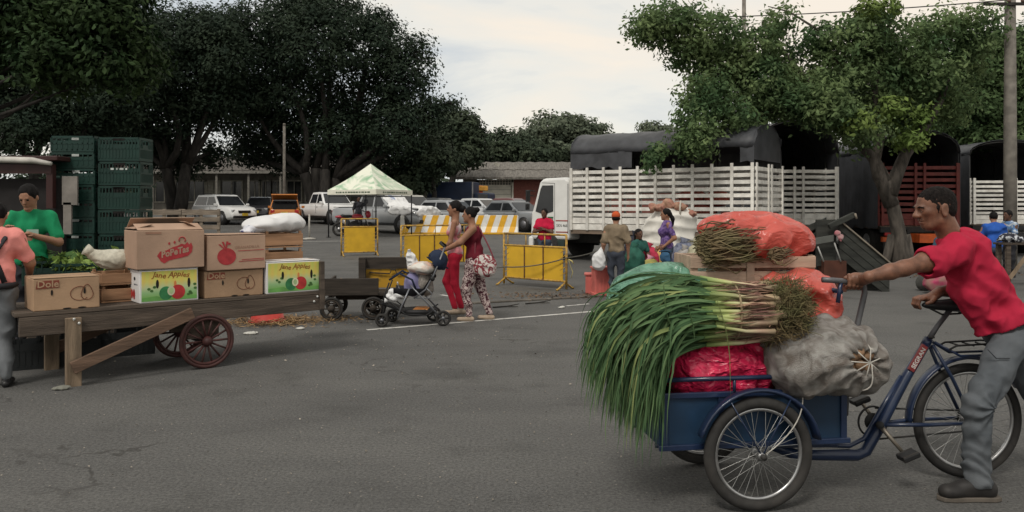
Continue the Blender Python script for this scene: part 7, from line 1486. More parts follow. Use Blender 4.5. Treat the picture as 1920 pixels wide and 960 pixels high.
# left hand: fist closed round the bar; bar runs along box direction at bw(...,-0.26)
gp = bw(0.64, -0.26, hz - 0.01); bd_ = bw(0.45, -0.26, hz + 0.006) - bw(0.64, -0.26, hz - 0.01); bd_ /= np.linalg.norm(bd_)
gc = gp + bd_ * 0.035; upv = np.array((0, 0, 1.0)); outv = np.cross(bd_, upv); outv = -outv if outv[1] > 0 else outv   # towards the camera
hnd = [C(wrL, gc - bd_ * 0.05 + upv * 0.02 + outv * 0.022, 0.033, 0.034, k=0.02), E(gc - bd_ * 0.01 + upv * 0.02 + outv * 0.024, (0.052, 0.030, 0.036), rz(BA), k=0.015)]
for i in range(4):
    o = bd_ * (0.033 - 0.023 * i); r_ = 0.0112 - 0.0006 * i
    k0 = gc + o + upv * 0.036 + outv * 0.026; k1 = gc + o + upv * 0.022 - outv * 0.024 + bd_ * 0.01; k1 = gc + o + upv * 0.034 - outv * 0.014 ; k2 = gc + o - upv * 0.012 - outv * 0.028; k3 = gc + o - upv * 0.028 - outv * 0.004; 
    ka = gc + o + upv * 0.012 + outv * 0.034; kb = gc + o - upv * 0.018 + outv * 0.030; kc = gc + o - upv * 0.032 + outv * 0.004; kd = gc + o - upv * 0.022 - outv * 0.018
    hnd += [C(k0, ka, r_ * 1.1, k=0.004), C(ka, kb, r_ * 1.08, r_, k=0.004), C(kb, kc, r_, r_ * 0.95, k=0.004), C(kc, kd, r_ * 0.95, r_ * 0.85, k=0.004)]
th0 = gc - bd_ * 0.03 + upv * 0.03 + outv * 0.01; hnd += [C(th0, gc + bd_ * 0.012 + upv * 0.030 - outv * 0.004, 0.0145, 0.012, k=0.006), C(gc + bd_ * 0.012 + upv * 0.030 - outv * 0.004, gc + bd_ * 0.042 + upv * 0.020 + outv * 0.004, 0.012, 0.010, k=0.004)]
V3, Q3 = sdf(hnd, 0.0035, 0.008)
# right hand resting on the saddle nose
pc = sd0 + np.array((-0.10, 0.02, 0.042)); hn2 = [C(wrR, pc, 0.030, 0.030, k=0.02), E(pc + np.array((-0.03, 0, -0.003)), (0.045, 0.040, 0.022), k=0.015)]
for i, y in enumerate((-0.032, -0.011, 0.010, 0.030)):
    b0_ = pc + np.array((-0.055, y, 0.002)); b1 = b0_ + np.array((-0.034, -0.004, -0.012)); b2 = b1 + np.array((-0.008, 0, -0.030)); b3 = b2 + np.array((0.012, 0, -0.020)); hn2 += [C(b0_, b1, 0.0115, 0.0105, k=0.004), C(b1, b2, 0.0105, 0.0095, k=0.004), C(b2, b3, 0.0095, 0.008, k=0.004)]
hn2 += [C(pc + np.array((-0.0, -0.035, 0)), pc + np.array((-0.03, -0.058, -0.018)), 0.014, 0.0115, k=0.006), C(pc + np.array((-0.03, -0.058, -0.018)), pc + np.array((-0.058, -0.056, -0.028)), 0.0115, 0.009, k=0.004)]
V4, Q4 = sdf(hn2, 0.0035, 0.008)
mb = MB(); 
for V_, Q_ in ((V1, Q1), (V2, Q2), (V3, Q3), (V4, Q4)): mb.add(V_, Q_.tolist(), 0, True)
EW = M('eye_white', (0.45, 0.40, 0.36), 0.25, var=0.05)
for s in (-1, 1):
    mb.ell(hp(0.338, s * 0.125, 0.022), 0.048 * Hh, 14, 10, mi=1); mb.ell(hp(0.366, s * 0.128, 0.020), 0.024 * Hh, 12, 8, mi=2)
heroskin = M('skin_hero', (0.165, 0.075, 0.045), 0.48, var=0.28, vs=22, spec=0.4, sub=0.05, bump=0.15, bs=190, dirt=0.25, dirtcol=(0.09, 0.04, 0.025))
mb.build('body', [heroskin, EW, EYE], mn, MR)
for s in (-1, 1):
    MB().tube([hp(0.385, s * 0.045, 0.085), hp(0.395, s * 0.13, 0.105), hp(0.345, s * 0.215, 0.08)], [0.008, 0.0095, 0.005], 6, flat=0.5).build('eyebrow', HAIR, mn, MR)
    MB().tube([hp(0.35, s * 0.06, 0.045), hp(0.382, s * 0.125, 0.058), hp(0.335, s * 0.19, 0.04)], [0.003, 0.0055, 0.003], 6).build('eyelid', heroskin, mn, MR)
hairh = M('cropped_hair', (0.014, 0.011, 0.010), 0.85, var=0.5, vs=60, bump=0.8, bs=220, spec=0.15)
solid('hair', [E(hp(-0.075, 0, 0.145), np.array((0.438, 0.336, 0.366)) * Hh, Rm), E(hp(-0.24, 0, -0.08), np.array((0.22, 0.27, 0.24)) * Hh, Rm, k=0.03), NEG(E(hp(0.44, 0, -0.06), np.array((0.36, 0.40, 0.38)) * Hh, Rm, 0.012)), NEG(E(hp(0.10, 0, -0.34), np.array((0.27, 0.5, 0.42)) * Hh, Rm, 0.012)), C(hp(0.07, 0.30, 0.03), hp(0.08, 0.295, -0.08), 0.03 * Hh, 0.02 * Hh, k=0.01), C(hp(0.07, -0.30, 0.03), hp(0.08, -0.295, -0.08), 0.03 * Hh, 0.02 * Hh, k=0.01)], 0.0045, hairh, mn, k=0.012, off=MR, noise=wrinkle(0.0016, 190, 3, 9))
stub = M('beard_stubble', (0.075, 0.038, 0.026), 0.8, var=0.4, vs=120)
solid('beard', [C(hp(0.03, s * 0.235, -0.20), hp(0.16, s * 0.16, -0.38), 0.035 * Hh, 0.045 * Hh, k=0.02) for s in (-1, 1)] + [E(hp(0.225, 0, -0.385), np.array((0.115, 0.13, 0.085)) * Hh, Rm, k=0.02), C(hp(0.37, 0.09, -0.185), hp(0.37, -0.09, -0.185), 0.022 * Hh, k=0.01)], 0.0045, stub, mn, k=0.015, off=MR)
# T-shirt
pel = q(1900, 628, 4.48)
sh = [C(q(1808, 478, 4.47), q(1838, 540, 4.48), 0.145, 0.142, k=0.08), C(q(1838, 540, 4.48), q(1880, 612, 4.48), 0.138, 0.135, k=0.08), C(q(1798, 462, 4.36), q(1806, 466, 4.62), 0.072, 0.072, k=0.06), C(q(1800, 455, 4.48), q(1786, 450, 4.48), 0.085, 0.075, k=0.04),
      C(shL + np.array((0.01, 0, 0.005)), shL * 0.50 + elL * 0.50 + np.array((0, 0, -0.012)), 0.079, 0.084, k=0.05), C(shR + np.array((0.01, 0, 0.005)), shR * 0.45 + elR * 0.55, 0.078, 0.082, k=0.05),
      C(q(1872, 600, 4.36), q(1900, 628, 4.38), 0.06, 0.07, k=0.06), C(q(1820, 560, 4.40), q(1842, 628, 4.42), 0.055, 0.035, k=0.08), E(q(1905, 600, 4.48), (0.14, 0.17, 0.10), k=0.08)]
n1, n2 = q(1838, 648, 4.3), q(1935, 604, 4.3); hv = n2 - n1; hn_ = np.array((-hv[2], 0, hv[0])); hn_ /= np.linalg.norm(hn_); hn_ = -hn_ if hn_[2] > 0 else hn_
ne = elL - shL; nl = np.linalg.norm(ne); ne /= nl
def shirt_clip(X, Y, Z): return (X - n1[0]) * hn_[0] + (Z - n1[2]) * hn_[2]
w2a = wrinkle(0.010, 18, 5, 8); w2b = wrinkle(0.006, 44, 6, 8)
def w2(X, Y, Z): return w2a(X, Y, Z) + w2b(X, Y, Z)
def folds(X, Y, Z):
    dx = X - shL[0]; dz = Z - shL[2]; r = np.sqrt(dx * dx + dz * dz + 1e-4); return w2(X, Y, Z) + 0.006 * np.sin(np.arctan2(dz, dx) * 9 + r * 9) * np.exp(-r * 3.5) * np.clip((r - 0.10) * 8, 0, 1) + 0.006 * np.sin((X * 0.8 + Z * 0.6) * 42 + 2.5 * np.sin(Z * 11))
tee = M('red_cotton', (0.37, 0.018, 0.045), 0.85, var=0.10, vs=5, bump=0.12, bs=200, spec=0.12)
solid('t_shirt', sh + [NEG(E(q(1776, 440, 4.48), (0.055, 0.075, 0.06), None, 0.015)), NEG(C(shL + ne * nl * 0.565, shL + ne * nl * 0.9, 0.067, 0.07, k=0.01))], 0.0075, tee, mn, k=0.04, noise=folds, off=MR, clip=shirt_clip)
a_ = np.linspace(0, 2 * pi, 25)[:-1]; fr_ = frame(q(1768, 430, 4.48) - q(1792, 462, 4.48)); MB().tube([q(1783, 449, 4.48) + 0.071 * (cos(x) * fr_[:, 0] + sin(x) * fr_[:, 1]) for x in a_], 0.008, 6, closed=True).build('collar', tee, mn, MR)
# jeans
hiL, knL, anL = q(1890, 650, 4.37), q(1834, 762, 4.28), q(1829, 884, 4.31); hiR, knR, anR = q(1912, 650, 4.60), q(1960, 772, 4.60), q(2030, 860, 4.62)
jm = M('grey_denim', (0.085, 0.095, 0.105), 0.9, col2=(0.125, 0.135, 0.145), vs=4, bump=0.25, bs=220, spec=0.1)
jb = [E(q(1905, 632, 4.48), (0.155, 0.185, 0.11), k=0.06), C(hiL, knL, 0.101, 0.075, k=0.04), C(knL, anL, 0.074, 0.064, k=0.03), C(anL + np.array((0, 0, 0.02)), anL + np.array((0.01, 0, -0.045)), 0.069, 0.074, k=0.02), C(hiR, knR, 0.105, 0.08, k=0.04), C(knR, anR, 0.08, 0.072, k=0.03)]
w3 = wrinkle(0.008, 20, 15, 8); w3b = wrinkle(0.004, 52, 16, 8)
def jf(X, Y, Z):
    dk = np.sqrt((X - knL[0]) ** 2 + (Z - knL[2]) ** 2 + 1e-4); da = np.abs(Z - anL[2] - 0.02); return w3(X, Y, Z) + 0.009 * np.sin(np.arctan2(Z - knL[2], X - knL[0] - 0.06) * 10 + dk * 20) * np.exp(-dk * 5) + 0.007 * np.sin(Z * 80 + 22 * X + 3 * np.sin(X * 31 + Y * 25 + Z * 19)) * np.exp(-da * 9) + w3b(X, Y, Z)
solid('jeans', jb, 0.0075, jm, mn, k=0.03, noise=jf, off=MR, clip=lambda X, Y, Z: np.where(X < 2.75, (0.075 - Z), -1.0))
MB().tube([q(1852, 655, 4.27), q(1868, 672, 4.262), q(1893, 672, 4.262)], 0.0035, 5).build('pocket_seam', M('denim_seam', (0.045, 0.05, 0.058), 0.9), mn, MR)
# shoes
shm = M('black_shoe', (0.016, 0.015, 0.015), 0.6, var=0.3, vs=12, dirt=0.3, dirtcol=(0.07, 0.06, 0.05)); solem = M('shoe_sole', (0.10, 0.085, 0.07), 0.8, var=0.3)
he, toe = q(1850, 926, 4.31), q(1776, 922, 4.29); he[2] = 0.05; toe[2] = 0.052
so_ = solid('shoe', [C(he, toe, 0.046, 0.036), C(anL + np.array((0.01, 0, -0.06)), he + np.array((0, 0, 0.015)), 0.052, 0.048), E((he + toe) / 2 + np.array((0.02, 0, 0.03)), (0.09, 0.044, 0.035)), E(toe + np.array((0.015, 0, 0.0)), (0.055, 0.045, 0.03))], 0.006, shm, mn, k=0.03, off=MR, clip=lambda X, Y, Z: 0.018 - Z)
pts = []
MB().prism([(he[0] + 0.06, -0.03), (he[0] + 0.065, 0.02), (he[0] + 0.02, 0.047), (he[0] - 0.08, 0.04), (toe[0] + 0.02, 0.052), (toe[0] - 0.03, 0.04), (toe[0] - 0.052, 0.0), (toe[0] - 0.03, -0.04), (toe[0] + 0.03, -0.05), (he[0] - 0.08, -0.04), (he[0] + 0.02, -0.047)], (0, 4.30, 0.002), (1, 0, 0), (0, 1, 0), (0, 0, 0.024)).build('sole', solem, so_, MR, 0.004)
he2 = anR + np.array((0.03, 0, -0.06)); s2 = solid('shoe', [C(he2, he2 + np.array((-0.19, 0, -0.10)), 0.045, 0.036), C(anR, he2, 0.05, 0.046)], 0.008, shm, mn, k=0.03, off=MR)
MB().beam(he2 + np.array((0.05, 0, -0.045)), he2 + np.array((-0.20, 0, -0.14)), 0.085, 0.022).build('sole', solem, s2, MR, 0.004)
# ------------------------------------------------------------------ stroller (front to the left)
Ys = 10.75; so0 = np.array([(776 - 960) * Ys / F, Ys, 0.0]); sv = thing('stroller', 'navy and grey stroller loaded with bundles, pushed by the older woman', 'stroller', tuple(so0), R_(3))
sp = lambda px, py: ((px - 776) * Ys / F, CH - (py - HY) * Ys / F)
gry = M('grey_stroller_tube', (0.16, 0.165, 0.18), 0.35, metal=0.5, var=0.1); navyc = cloth('navy_fabric', (0.018, 0.026, 0.05)); sblk = M('stroller_black', (0.014, 0.014, 0.015), 0.6)
for y in (-0.22, 0.22):
    P3 = lambda px, py, dy=0.0: (sp(px, py)[0], y + dy, sp(px, py)[1])
    MB().tube([P3(835, 462), P3(815, 512), P3(800, 540), P3(778, 556)], 0.012, 8).build('handle_tube', gry, sv)
    MB().tube([P3(772, 532), P3(800, 562), P3(828, 592)], 0.012, 8).build('rear_leg', gry, sv)
    MB().tube([P3(770, 538), P3(755, 572), P3(748, 592)], 0.012, 8).build('front_leg', gry, sv)
    MB().tube([P3(733, 527), P3(724, 552), P3(718, 590)], 0.010, 8).build('front_strut', sblk, sv)
    MB().tube([P3(733, 522), P3(752, 510), P3(775, 522), P3(782, 540)], 0.014, 8).build('bumper_bar', navyc, sv)
    MB().tube([P3(715, 566), P3(735, 563), P3(762, 585), P3(800, 588), P3(820, 574)], 0.010, 6).build('basket_rim', sblk, sv)
    MB().tube([P3(800, 536), P3(812, 548), P3(806, 556), P3(780, 555)], 0.009, 6).build('recline_tube', gry, sv)
    MB().ell(P3(812, 520), 0.035, 10, 8).build('hinge', sblk, sv)
    def swheel(px, py, r, dys):
        for dy in dys:
            c_ = np.array((sp(px, py)[0], y + dy, r)); w_ = MB().ring(c_, r - 0.018, 0.018, (0, 1, 0), 24, 8).build('wheel', rubber, sv)
            MB().tube([c_ + (0, -0.014, 0), c_ + (0, 0.014, 0)], 0.025, 10).build('hub', gry, w_)
            for q_ in range(5): a = q_ * 2 * pi / 5; MB().tube([c_, c_ + np.array((cos(a), 0, sin(a))) * (r - 0.03)], 0.010, 5).build('spoke', sblk, w_)
    swheel(720 if y < 0 else 733, 597, 0.088, (-0.03, 0.03)); swheel(832 if y < 0 else 812, 597, 0.105, (0.0,))
MB().tube([(sp(835, 462)[0], -0.22, sp(835, 462)[1]), (sp(826, 455)[0], -0.15, sp(826, 455)[1]), (sp(826, 455)[0], 0.15, sp(826, 455)[1]), (sp(835, 462)[0], 0.22, sp(835, 462)[1])], 0.016, 8).build('handle_bar', sblk, sv)
hx, hz_ = sp(820, 490)
def hood_clip(X, Y, Z): return np.maximum(-(X - hx) * 0.5 - (Z - hz_) * 0.3 - 0.11, (hz_ - 0.10 - Z) - (X - hx) * 0.2)
solid('hood', [E((hx, 0, hz_), (0.14, 0.25, 0.16)), NEG(E((hx - 0.05, 0, hz_ - 0.05), (0.12, 0.22, 0.14), None, 0.01))], 0.013, navyc, sv, clip=hood_clip, noise=wrinkle(0.006, 30, 3))
for i in range(3): MB().ring((hx, 0, hz_ - 0.02), 0.165, 0.007, (sin(0.5 + i * 0.5), 0, cos(0.5 + i * 0.5)), 20, 5, a0=0, a1=2 * pi).build('hood_rib', navyc, sv) if i == 0 else None
sx0, sz0 = sp(775, 545); 
MB().loft([[(sp(740, 548)[0], y, sp(740, 548)[1] + dz) for y, dz in ((-0.19, 0.08), (-0.17, 0), (0.17, 0), (0.19, 0.08))], [(sp(765, 552)[0], y, sp(765, 552)[1] + dz) for y, dz in ((-0.2, 0.1), (-0.18, 0), (0.18, 0), (0.2, 0.1))], [(sp(795, 552)[0], y, sp(795, 552)[1] + dz) for y, dz in ((-0.2, 0.1), (-0.18, 0), (0.18, 0), (0.2, 0.1))], [(sp(812, 520)[0], y, sp(812, 520)[1] + dz) for y, dz in ((-0.2, 0.06), (-0.18, 0), (0.18, 0), (0.2, 0.06))], [(sp(824, 492)[0], y, sp(824, 492)[1] + dz) for y, dz in ((-0.2, 0.02), (-0.18, 0), (0.18, 0), (0.2, 0.02))]], closed=False, cap=False).build('seat', cloth('charcoal', (0, 0, 0)), sv)
MB().box((sp(735, 572)[0], 0, sp(735, 572)[1]), (0.26, 0.36, 0.03), ry(0.35)).build('footrest', sblk, sv, bevel=0.01)
solid('basket', [E((sp(785, 585)[0], 0, sp(785, 585)[1] + 0.02), (0.26, 0.2, 0.075)), NEG(E((sp(785, 585)[0], 0, sp(785, 585)[1] + 0.09), (0.25, 0.19, 0.07), None, 0.01))], 0.013, sblk, sv)
def load(name, label, cat, px, py, dy, prims, mat, vox=0.012, nz=None, extra=None):
    x, z = sp(px, py); a = R_(3); t = thing(name, label, cat, (so0[0] + x, so0[1] + dy, z)); solid('bag', prims, vox, mat, t, k=0.05, noise=nz or wrinkle(0.01, 30, px))
    if extra: extra(t)
    return t
load('peach_bundle', 'peach and white plastic bundle on the stroller seat', 'bag', 788, 500, 0.0, [E((0, 0, -0.01), (0.18, 0.16, 0.075)), E((0.08, 0, -0.03), (0.14, 0.15, 0.08))], M('peach_plastic', (0.62, 0.38, 0.28), 0.45, col2=(0.62, 0.60, 0.55), vs=6, lo=0.4, hi=0.6), extra=lambda t: solid('white_bag_top', [C((-0.09, 0, 0.0), (-0.13, 0, 0.13), 0.085, 0.055), C((-0.13, 0, 0.13), (-0.15, 0.01, 0.215), 0.05, 0.022)], 0.010, wplas, t, k=0.04, noise=wrinkle(0.018, 44, 2, 9)))
load('lilac_bag', 'pale lilac bag in the middle of the stroller', 'bag', 774, 532, 0.02, [E((0, 0, 0), (0.12, 0.15, 0.15)), E((0.02, 0, -0.08), (0.12, 0.14, 0.09))], M('lilac_plastic', (0.20, 0.19, 0.34), 0.45, var=0.15), extra=lambda t: MB().tube([(0, 0, 0.13), (0, 0, 0.17)], [0.04, 0.06], 8).build('knot', M('lilac_plastic', (0, 0, 0)), t))
load('grey_bag', 'grey netted bag behind the lilac bag in the stroller', 'bag', 795, 530, 0.05, [E((0, 0, 0), (0.12, 0.15, 0.16)), E((0.02, 0, -0.1), (0.10, 0.13, 0.08))], M('grey_net', (0.22, 0.20, 0.18), 0.8, var=0.3, vs=30), extra=lambda t: MB().tube([(0, 0, 0.14), (0.02, 0, 0.19)], [0.05, 0.06], 8).build('knot', M('grey_net', (0, 0, 0)), t))
load('white_cloth', 'white cloth hanging over the front of the stroller', 'cloth', 748, 550, -0.05, [E((0, 0, 0), (0.14, 0.14, 0.05), ry(0.35)), E((-0.08, -0.05, -0.05), (0.09, 0.1, 0.035), ry(0.4)), C((0.02, 0, 0.04), (0.0, -0.1, 0.16), 0.03, 0.012)], cl, extra=lambda t: MB().tube([(-0.15, -0.05, -0.07), (-0.18, -0.06, -0.11)], [0.04, 0.03], 6).build('hem', cl, t))
x, z = sp(790, 580); t = thing('food_tray', 'orange tray lying in the stroller basket', 'tray', (so0[0] + x, so0[1] - 0.02, z)); MB().box((0, 0, 0.01), (0.2, 0.26, 0.02)).build('tray_base', M('orange_tray', (0.5, 0.22, 0.06), 0.5), t, bevel=0.006); MB().box((0, 0, 0.025), (0.15, 0.2, 0.02)).build('contents', M('orange_food', (0.42, 0.17, 0.05), 0.7), t, bevel=0.008)

# ------------------------------------------------------------------ sacks and goods by the white truck
bigw = M('white_bulk_sack', (0.64, 0.62, 0.57), 0.85, var=0.1, vs=3, dirt=0.2, dirtcol=(0.30, 0.26, 0.20), bump=0.15, bs=120)
b = gx(1254, 17.6); t = thing('bulk_sack', 'giant bulging white sack with reddish bundles at its mouth, by the truck side', 'sack', b)
s_ = F / 17.6; zt_ = CH - (382 - HY) / s_
def rope_rings(X, Y, Z): return 0.035 * np.abs(np.sin(Z * 13 + 1.2 * np.sin(X * 3))) - 0.015
w5 = wrinkle(0.025, 9, 4)
solid('sack_body', [E((0, 0, 0.75), (0.60, 0.5, 0.75)), E((0.02, 0, 1.15), (0.58, 0.48, 0.42)), E((-0.28, 0, 0.45), (0.42, 0.42, 0.48)), E((0.1, 0, 1.35), (0.5, 0.42, 0.25))], 0.026, bigw, t, k=0.15, noise=lambda X, Y, Z: rope_rings(X, Y, Z) + w5(X, Y, Z), clip=lambda X, Y, Z: -Z)
redn = M('dusty_red_net', (0.30, 0.13, 0.10), 0.9, col2=(0.36, 0.22, 0.15), vs=7, bump=0.3)
gq = np.random.default_rng(5); solid('net_bundle', [E((-0.42 + 0.86 * u + gq.normal() * 0.02, -0.2 + gq.normal() * 0.1, zt_ - b[2] - 0.12 + 0.10 * sin(pi * u) + gq.normal() * 0.025 - (0.14 if u > 0.8 else 0)), gq.uniform(0.06, 0.11, 3), rz(gq.uniform(0, 3))) for u in np.linspace(0, 1, 22)], 0.018, redn, t, k=0.03, noise=wrinkle(0.02, 34, 3))
MB().tube([(0.17, -0.42, zt_ - 0.32), (0.15, -0.45, zt_ - 0.12), (0.2, -0.3, zt_ + 0.06)], 0.02, 6).build('rope', M('pale_rope', (0.45, 0.42, 0.36), 0.9), t)
def sack(px, Y, w_, h_, col, label, seed, col2=None, top=None, z=0.0, name='goods_sack'):
    b = gx(px, Y); t = thing(name, label, 'sack', (b[0], b[1], b[2] + z)); m = M('sack_cloth_%d' % seed, col, 0.8, col2=col2, vs=9, var=0.2, dirt=0.2)
    solid('sack_body', [E((0, 0, h_ * 0.42), (w_ / 2, w_ * 0.42, h_ * 0.45)), E((0.03, 0, h_ * 0.7), (w_ * 0.42, w_ * 0.38, h_ * 0.3))], max(0.015, h_ / 40), m, t, k=0.08, noise=wrinkle(0.018, 18, seed), clip=lambda X, Y, Z: -Z)
    MB().tube([(0.02, 0, h_ * 0.92), (0.03, 0, h_ * 1.0), (0.05, 0, h_ * 1.08)], [w_ * 0.17, w_ * 0.10, w_ * 0.18], 10).build('gathered_top', top or m, t)
sack(1216, 14.9, 0.46, 0.62, (0.40, 0.34, 0.10), 'yellow printed sack in front of the woman in purple', 51, (0.25, 0.25, 0.08), M('pink_cloth', (0.6, 0.3, 0.38), 0.8))
sack(1186, 14.6, 0.44, 0.85, (0.02, 0.10, 0.07), 'dark green sack beside the man in the orange cap', 52)
sack(1214, 16.0, 0.46, 0.80, (0.45, 0.03, 0.07), 'crimson bag behind the yellow sack', 53)
sack(1280, 15.0, 0.40, 0.80, (0.36, 0.34, 0.32), 'pale grey sack right of the woman in purple', 54)
sack(1280, 16.2, 0.60, 0.88, (0.04, 0.05, 0.10), 'navy bundle of clothes below the giant sack', 55, (0.22, 0.24, 0.30))
sack(1302, 14.6, 0.42, 0.92, (0.40, 0.38, 0.26), 'cream sack just left of the tricycle load', 56)
sack(1188, 16.5, 0.5, 1.0, (0.015, 0.017, 0.03), 'black bag behind the seated woman', 57)
sack(1232, 16.4, 0.5, 0.70, (0.5, 0.36, 0.10), 'ochre bag at the foot of the giant sack', 58, (0.45, 0.2, 0.1))
# red plastic crates
rcm = M('faded_red_plastic', (0.52, 0.13, 0.11), 0.55, var=0.15, vs=4, dirt=0.25, dirtcol=(0.3, 0.12, 0.1))
b = gx(1128, 14.2); t = thing('red_crate', 'faded red plastic crate standing on end on the ground', 'crate', (b[0], b[1], 0), 0.15); MB().box((0, 0, 0.26), (0.32, 0.26, 0.46)).build('shell', rcm, t, bevel=0.02)
for i in range(5): MB().box((-0.12 + i * 0.06, -0.135, 0.26), (0.012, 0.015, 0.40)).build('rib', rcm, t)
MB().box((0, 0, 0.50), (0.36, 0.3, 0.04)).build('rim', rcm, t, bevel=0.01); MB().box((0, 0, 0.03), (0.36, 0.3, 0.06)).build('rim', rcm, t, bevel=0.01)
b = gx(1108, 14.5); t = thing('red_crate', 'smaller faded red crate left of the upright one', 'crate', (b[0], b[1], 0), -0.1); MB().box((0, 0, 0.17), (0.2, 0.3, 0.34)).build('shell', rcm, t, bevel=0.015); MB().box((0, 0, 0.36), (0.24, 0.34, 0.035)).build('rim', rcm, t, bevel=0.008)
# rope
p0 = np.array(at(868, 503, 16.5)); p1 = np.array(at(945, 500, 15.9)); p2 = np.array(at(1062, 483, 15.1)); p3 = np.array(at(1125, 468, 17.5)); rp = []
for a, b_, sag in ((p0, p1, 0.02), (p1, p2, 0.06), (p2, p3, 0.03)):
    for u in np.linspace(0, 1, 8)[:-1]: p = a + (b_ - a) * u; rp.append(p - np.array((0, 0.06, sag * 4 * u * (1 - u))))
rp.append(p3); o = MB().tube(rp, 0.013, 6).build('rope', M('grey_rope', (0.10, 0.095, 0.08), 0.9)); tag(o, 'grey rope tied across the yellow barrier', 'rope')
t = thing('tape_knot', 'knot of pale yellow tape tied to the barrier post', 'tape', tuple(at(1066, 486, 15.0)))
MB().tube([(0, 0, 0), (0.06, -0.02, -0.03), (0.10, -0.02, -0.09)], [0.02, 0.035, 0.02], 6, flat=0.3).build('ribbon', M('pale_yellow_tape', (0.45, 0.38, 0.14), 0.7), t); MB().tube([(0, 0, 0), (0.03, 0, -0.12), (0.08, 0, -0.24), (0.05, 0, -0.36)], [0.02, 0.02, 0.025, 0.015], 6, flat=0.3).build('ribbon', M('pale_yellow_tape', (0, 0, 0)), t)
# debris on the kerb
for i, (px, py, lab) in enumerate([(950, 577, 'forked dry twig lying on the road left of the kerb'), (1010, 570, 'dark flat debris on the kerb edge')]):
    g_ = G(px, py); t = thing('debris', lab, 'debris', (g_[0], g_[1], 0.012)); MB().tube([(-0.22, -0.05, 0.0), (0, 0, 0.01), (0.2, 0.08, 0.04)], [0.012, 0.012, 0.006], 5).build('stick', darkbark, t); MB().tube([(0, 0, 0.01), (0.18, -0.03, 0.01)], [0.01, 0.005], 5).build('stick', darkbark, t)

# ------------------------------------------------------------------ upturned dark wooden cart by the tree
Yu = 14.8; b = gx(1575, Yu); uc = thing('upturned_cart', 'dark wooden cart tipped on end behind the tricycle load', 'cart', tuple(b)); U = lambda px, py, dy=0.0: np.array(((px - 1575) * Yu / F, dy, CH - (py - HY) * Yu / F))
dkw = M('dark_greenish_wood', (0.028, 0.030, 0.026), 0.8, var=0.4, vs=5, stretch=(0.5, 3, 3), dirt=0.3, dirtcol=(0.07, 0.06, 0.05)); edgew = M('pale_edge_wood', (0.22, 0.19, 0.15), 0.8)
for i in range(4):
    MB().prism([(0, 0), (1, 0), (1, 1), (0, 1)], U(1574, 415 + i * 17, 0.0), U(1668, 492 + i * 17) - U(1574, 415 + i * 17), (U(1574, 431) - U(1574, 415)), (0, 0.05, 0)).build('plank', dkw, uc, bevel=0.004)
MB().beam(U(1578, 417, -0.02), U(1672, 496, -0.02), 0.05, 0.025).build('edge_strip', edgew, uc)
for i in range(3): MB().prism([(0, 0), (1, 0), (1, 1), (0, 1)], U(1488, 440 + i * 20, 0.25), U(1560, 408 + i * 8) - U(1488, 440 + i * 20), U(1488, 459) - U(1488, 440), (0, 0.05, 0)).build('plank', dkw, uc, bevel=0.004)
MB().prism([(0, 0), (1, 0), (1, 1), (0, 1)], U(1535, 412, 0.1), U(1572, 412) - U(1535, 412), U(1535, 500) - U(1535, 412), (0, 0.06, 0)).build('plank', dkw, uc, bevel=0.004)
MB().beam(U(1552, 425, -0.05), U(1600, 402, -0.05), 0.1, 0.1).build('shaft_end', dkw, uc, bevel=0.01)
MB().tube([U(1598, 400, -0.12), U(1601, 410, -0.12)], 0.02, 6).build('shaft_cap', edgew, uc)
MB().prism([(0, 0), (1, 0), (1, 1), (0, 1)], U(1526, 446, -0.08), U(1560, 440) - U(1526, 446), U(1526, 458) - U(1526, 446), (0, 0.03, 0)).build('grey_board', M('grey_board', (0.10, 0.105, 0.095), 0.8), uc)
for x in ((1531, 462, 1542, 490), (1562, 455, 1574, 490)): MB().tube([U(x[0], x[1], -0.06), U(x[2], x[3], -0.06)], 0.014, 6).build('steel_rod', M('pale_rod', (0.35, 0.35, 0.33), 0.5), uc)
MB().box(U(1565, 520, 0.12), (0.42, 0.3, 0.62)).build('brown_panel', M('brown_panel', (0.07, 0.025, 0.015), 0.8), uc); MB().box(U(1620, 525, 0.3), (1.1, 0.1, 0.55)).build('dark_back', dkw, uc); MB().box(U(1530, 520, 0.3), (0.5, 0.1, 0.6)).build('dark_back', dkw, uc)
t = thing('rag', 'pale pink rag stuck on the tipped wooden cart', 'cloth', tuple(np.array(b) + U(1566, 440, -0.1))); solid('rag_cloth', [E((0, 0, 0.03), (0.06, 0.04, 0.06)), E((0.05, 0, -0.04), (0.07, 0.04, 0.06))], 0.013, M('pink_rag', (0.45, 0.33, 0.32), 0.9, col2=(0.3, 0.08, 0.1), vs=9), t, noise=wrinkle(0.008, 40, 2)); MB().tube([(0.05, 0, -0.08), (0.07, 0, -0.13)], [0.03, 0.01], 6).build('torn_end', M('pink_rag', (0, 0, 0)), t)
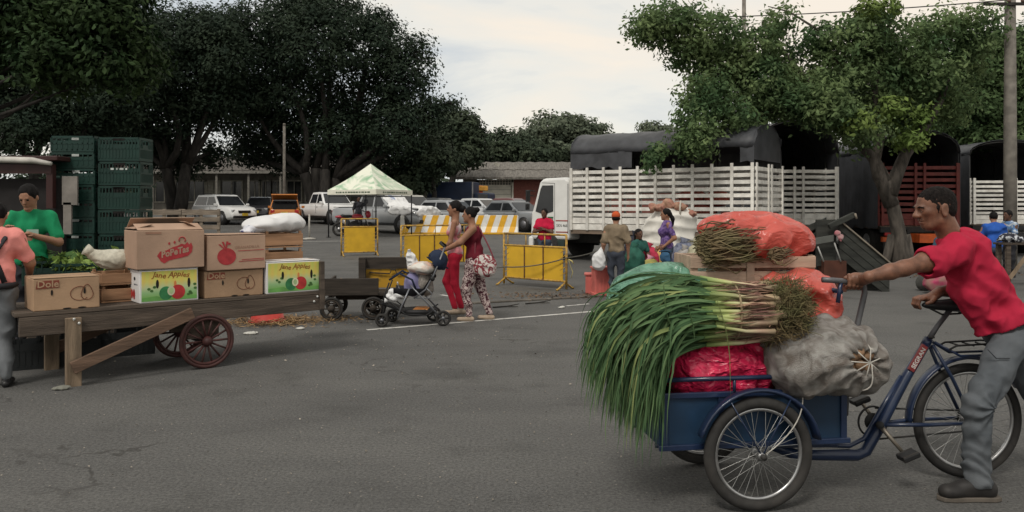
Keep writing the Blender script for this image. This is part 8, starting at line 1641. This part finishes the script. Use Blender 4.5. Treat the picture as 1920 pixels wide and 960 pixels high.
# bench at the right edge
b = gx(1890, 15.6); t = thing('wooden_bench', 'rough wooden bench at the right edge behind the man', 'bench', (b[0], b[1], 0), 0.1)
for i in range(3): MB().box((0.55, 0.12 * i, 0.86), (1.3, 0.11, 0.04)).build('plank', oldw, t, bevel=0.004)
for x in (0.0, 1.1):
    for y in (0.0, 0.26): MB().box((x, y, 0.42), (0.09, 0.06, 0.84)).build('leg', oldw, t, bevel=0.004)
    MB().beam((x, -0.045, 0.18), (x + 0.5, -0.045, 0.8), 0.03, 0.07).build('brace', oldw2, t)
t = thing('print_cloth', 'black and white cloth bundle on the bench', 'cloth', (b[0] + 0.1, b[1] + 0.12, 0.89)); solid('bundle', [E((0, 0, 0.08), (0.2, 0.14, 0.10)), E((0.15, 0, 0.05), (0.14, 0.12, 0.07))], 0.014, cloth('black_white_print', (0.03, 0.03, 0.04), col2=(0.5, 0.52, 0.55), vs=14, lo=0.47, hi=0.53), t, noise=wrinkle(0.012, 30, 4)); MB().tube([(-0.18, 0, 0.06), (-0.25, 0, 0.02)], [0.05, 0.02], 8).build('loose_end', cloth('black_white_print', (0, 0, 0)), t)
# bags at the foot of the tree
sack(1762, 18.2, 0.42, 0.95, (0.04, 0.09, 0.14), 'dull blue bundle behind the chin of the man', 61)
sack(1758, 14.5, 0.50, 0.42, (0.28, 0.15, 0.13), 'small pinkish bundle on the ground behind the arm of the man', 62, (0.40, 0.05, 0.12))
sack(1735, 15.0, 0.34, 0.30, (0.05, 0.05, 0.045), 'dark little sack on the ground left of the pinkish bundle', 63)
# red motorcycle under the tent
b = gx(664, 33.5); t = thing('motorcycle', 'red motorcycle parked under the canopy tent', 'motorcycle', tuple(b), R_(8)); mred = M('motor_red', (0.42, 0.03, 0.05), 0.35, coat=0.4)
for x in (-0.62, 0.62):
    w_ = MB().ring((x, 0, 0.30), 0.25, 0.05, (0, 1, 0), 28, 8).build('wheel', rubber, t); MB().tube([(x, -0.04, 0.3), (x, 0.04, 0.3)], 0.09, 12).build('hub', chrome, w_)
solid('fuel_tank', [E((0.12, 0, 0.82), (0.27, 0.14, 0.13)), E((-0.5, 0, 0.82), (0.3, 0.1, 0.07))], 0.02, mred, t); solid('seat', [E((-0.3, 0, 0.84), (0.35, 0.13, 0.07))], 0.02, blackp, t); solid('engine', [E((0.02, 0, 0.45), (0.24, 0.16, 0.2))], 0.025, steel_d, t)
solid('fairing', [E((0.58, 0, 0.92), (0.13, 0.13, 0.16))], 0.02, mred, t)
for y in (-0.08, 0.08): MB().tube([(0.45, y, 1.0), (0.62, y, 0.3)], 0.025, 6).build('fork', chrome, t)
MB().tube([(0.35, -0.36, 1.08), (0.45, -0.15, 1.04), (0.45, 0.15, 1.04), (0.35, 0.36, 1.08)], 0.015, 6).build('handlebar', blackp, t); MB().tube([(-0.6, -0.12, 0.35), (0.0, -0.14, 0.3), (0.1, -0.12, 0.4)], 0.035, 8).build('exhaust', chrome, t)
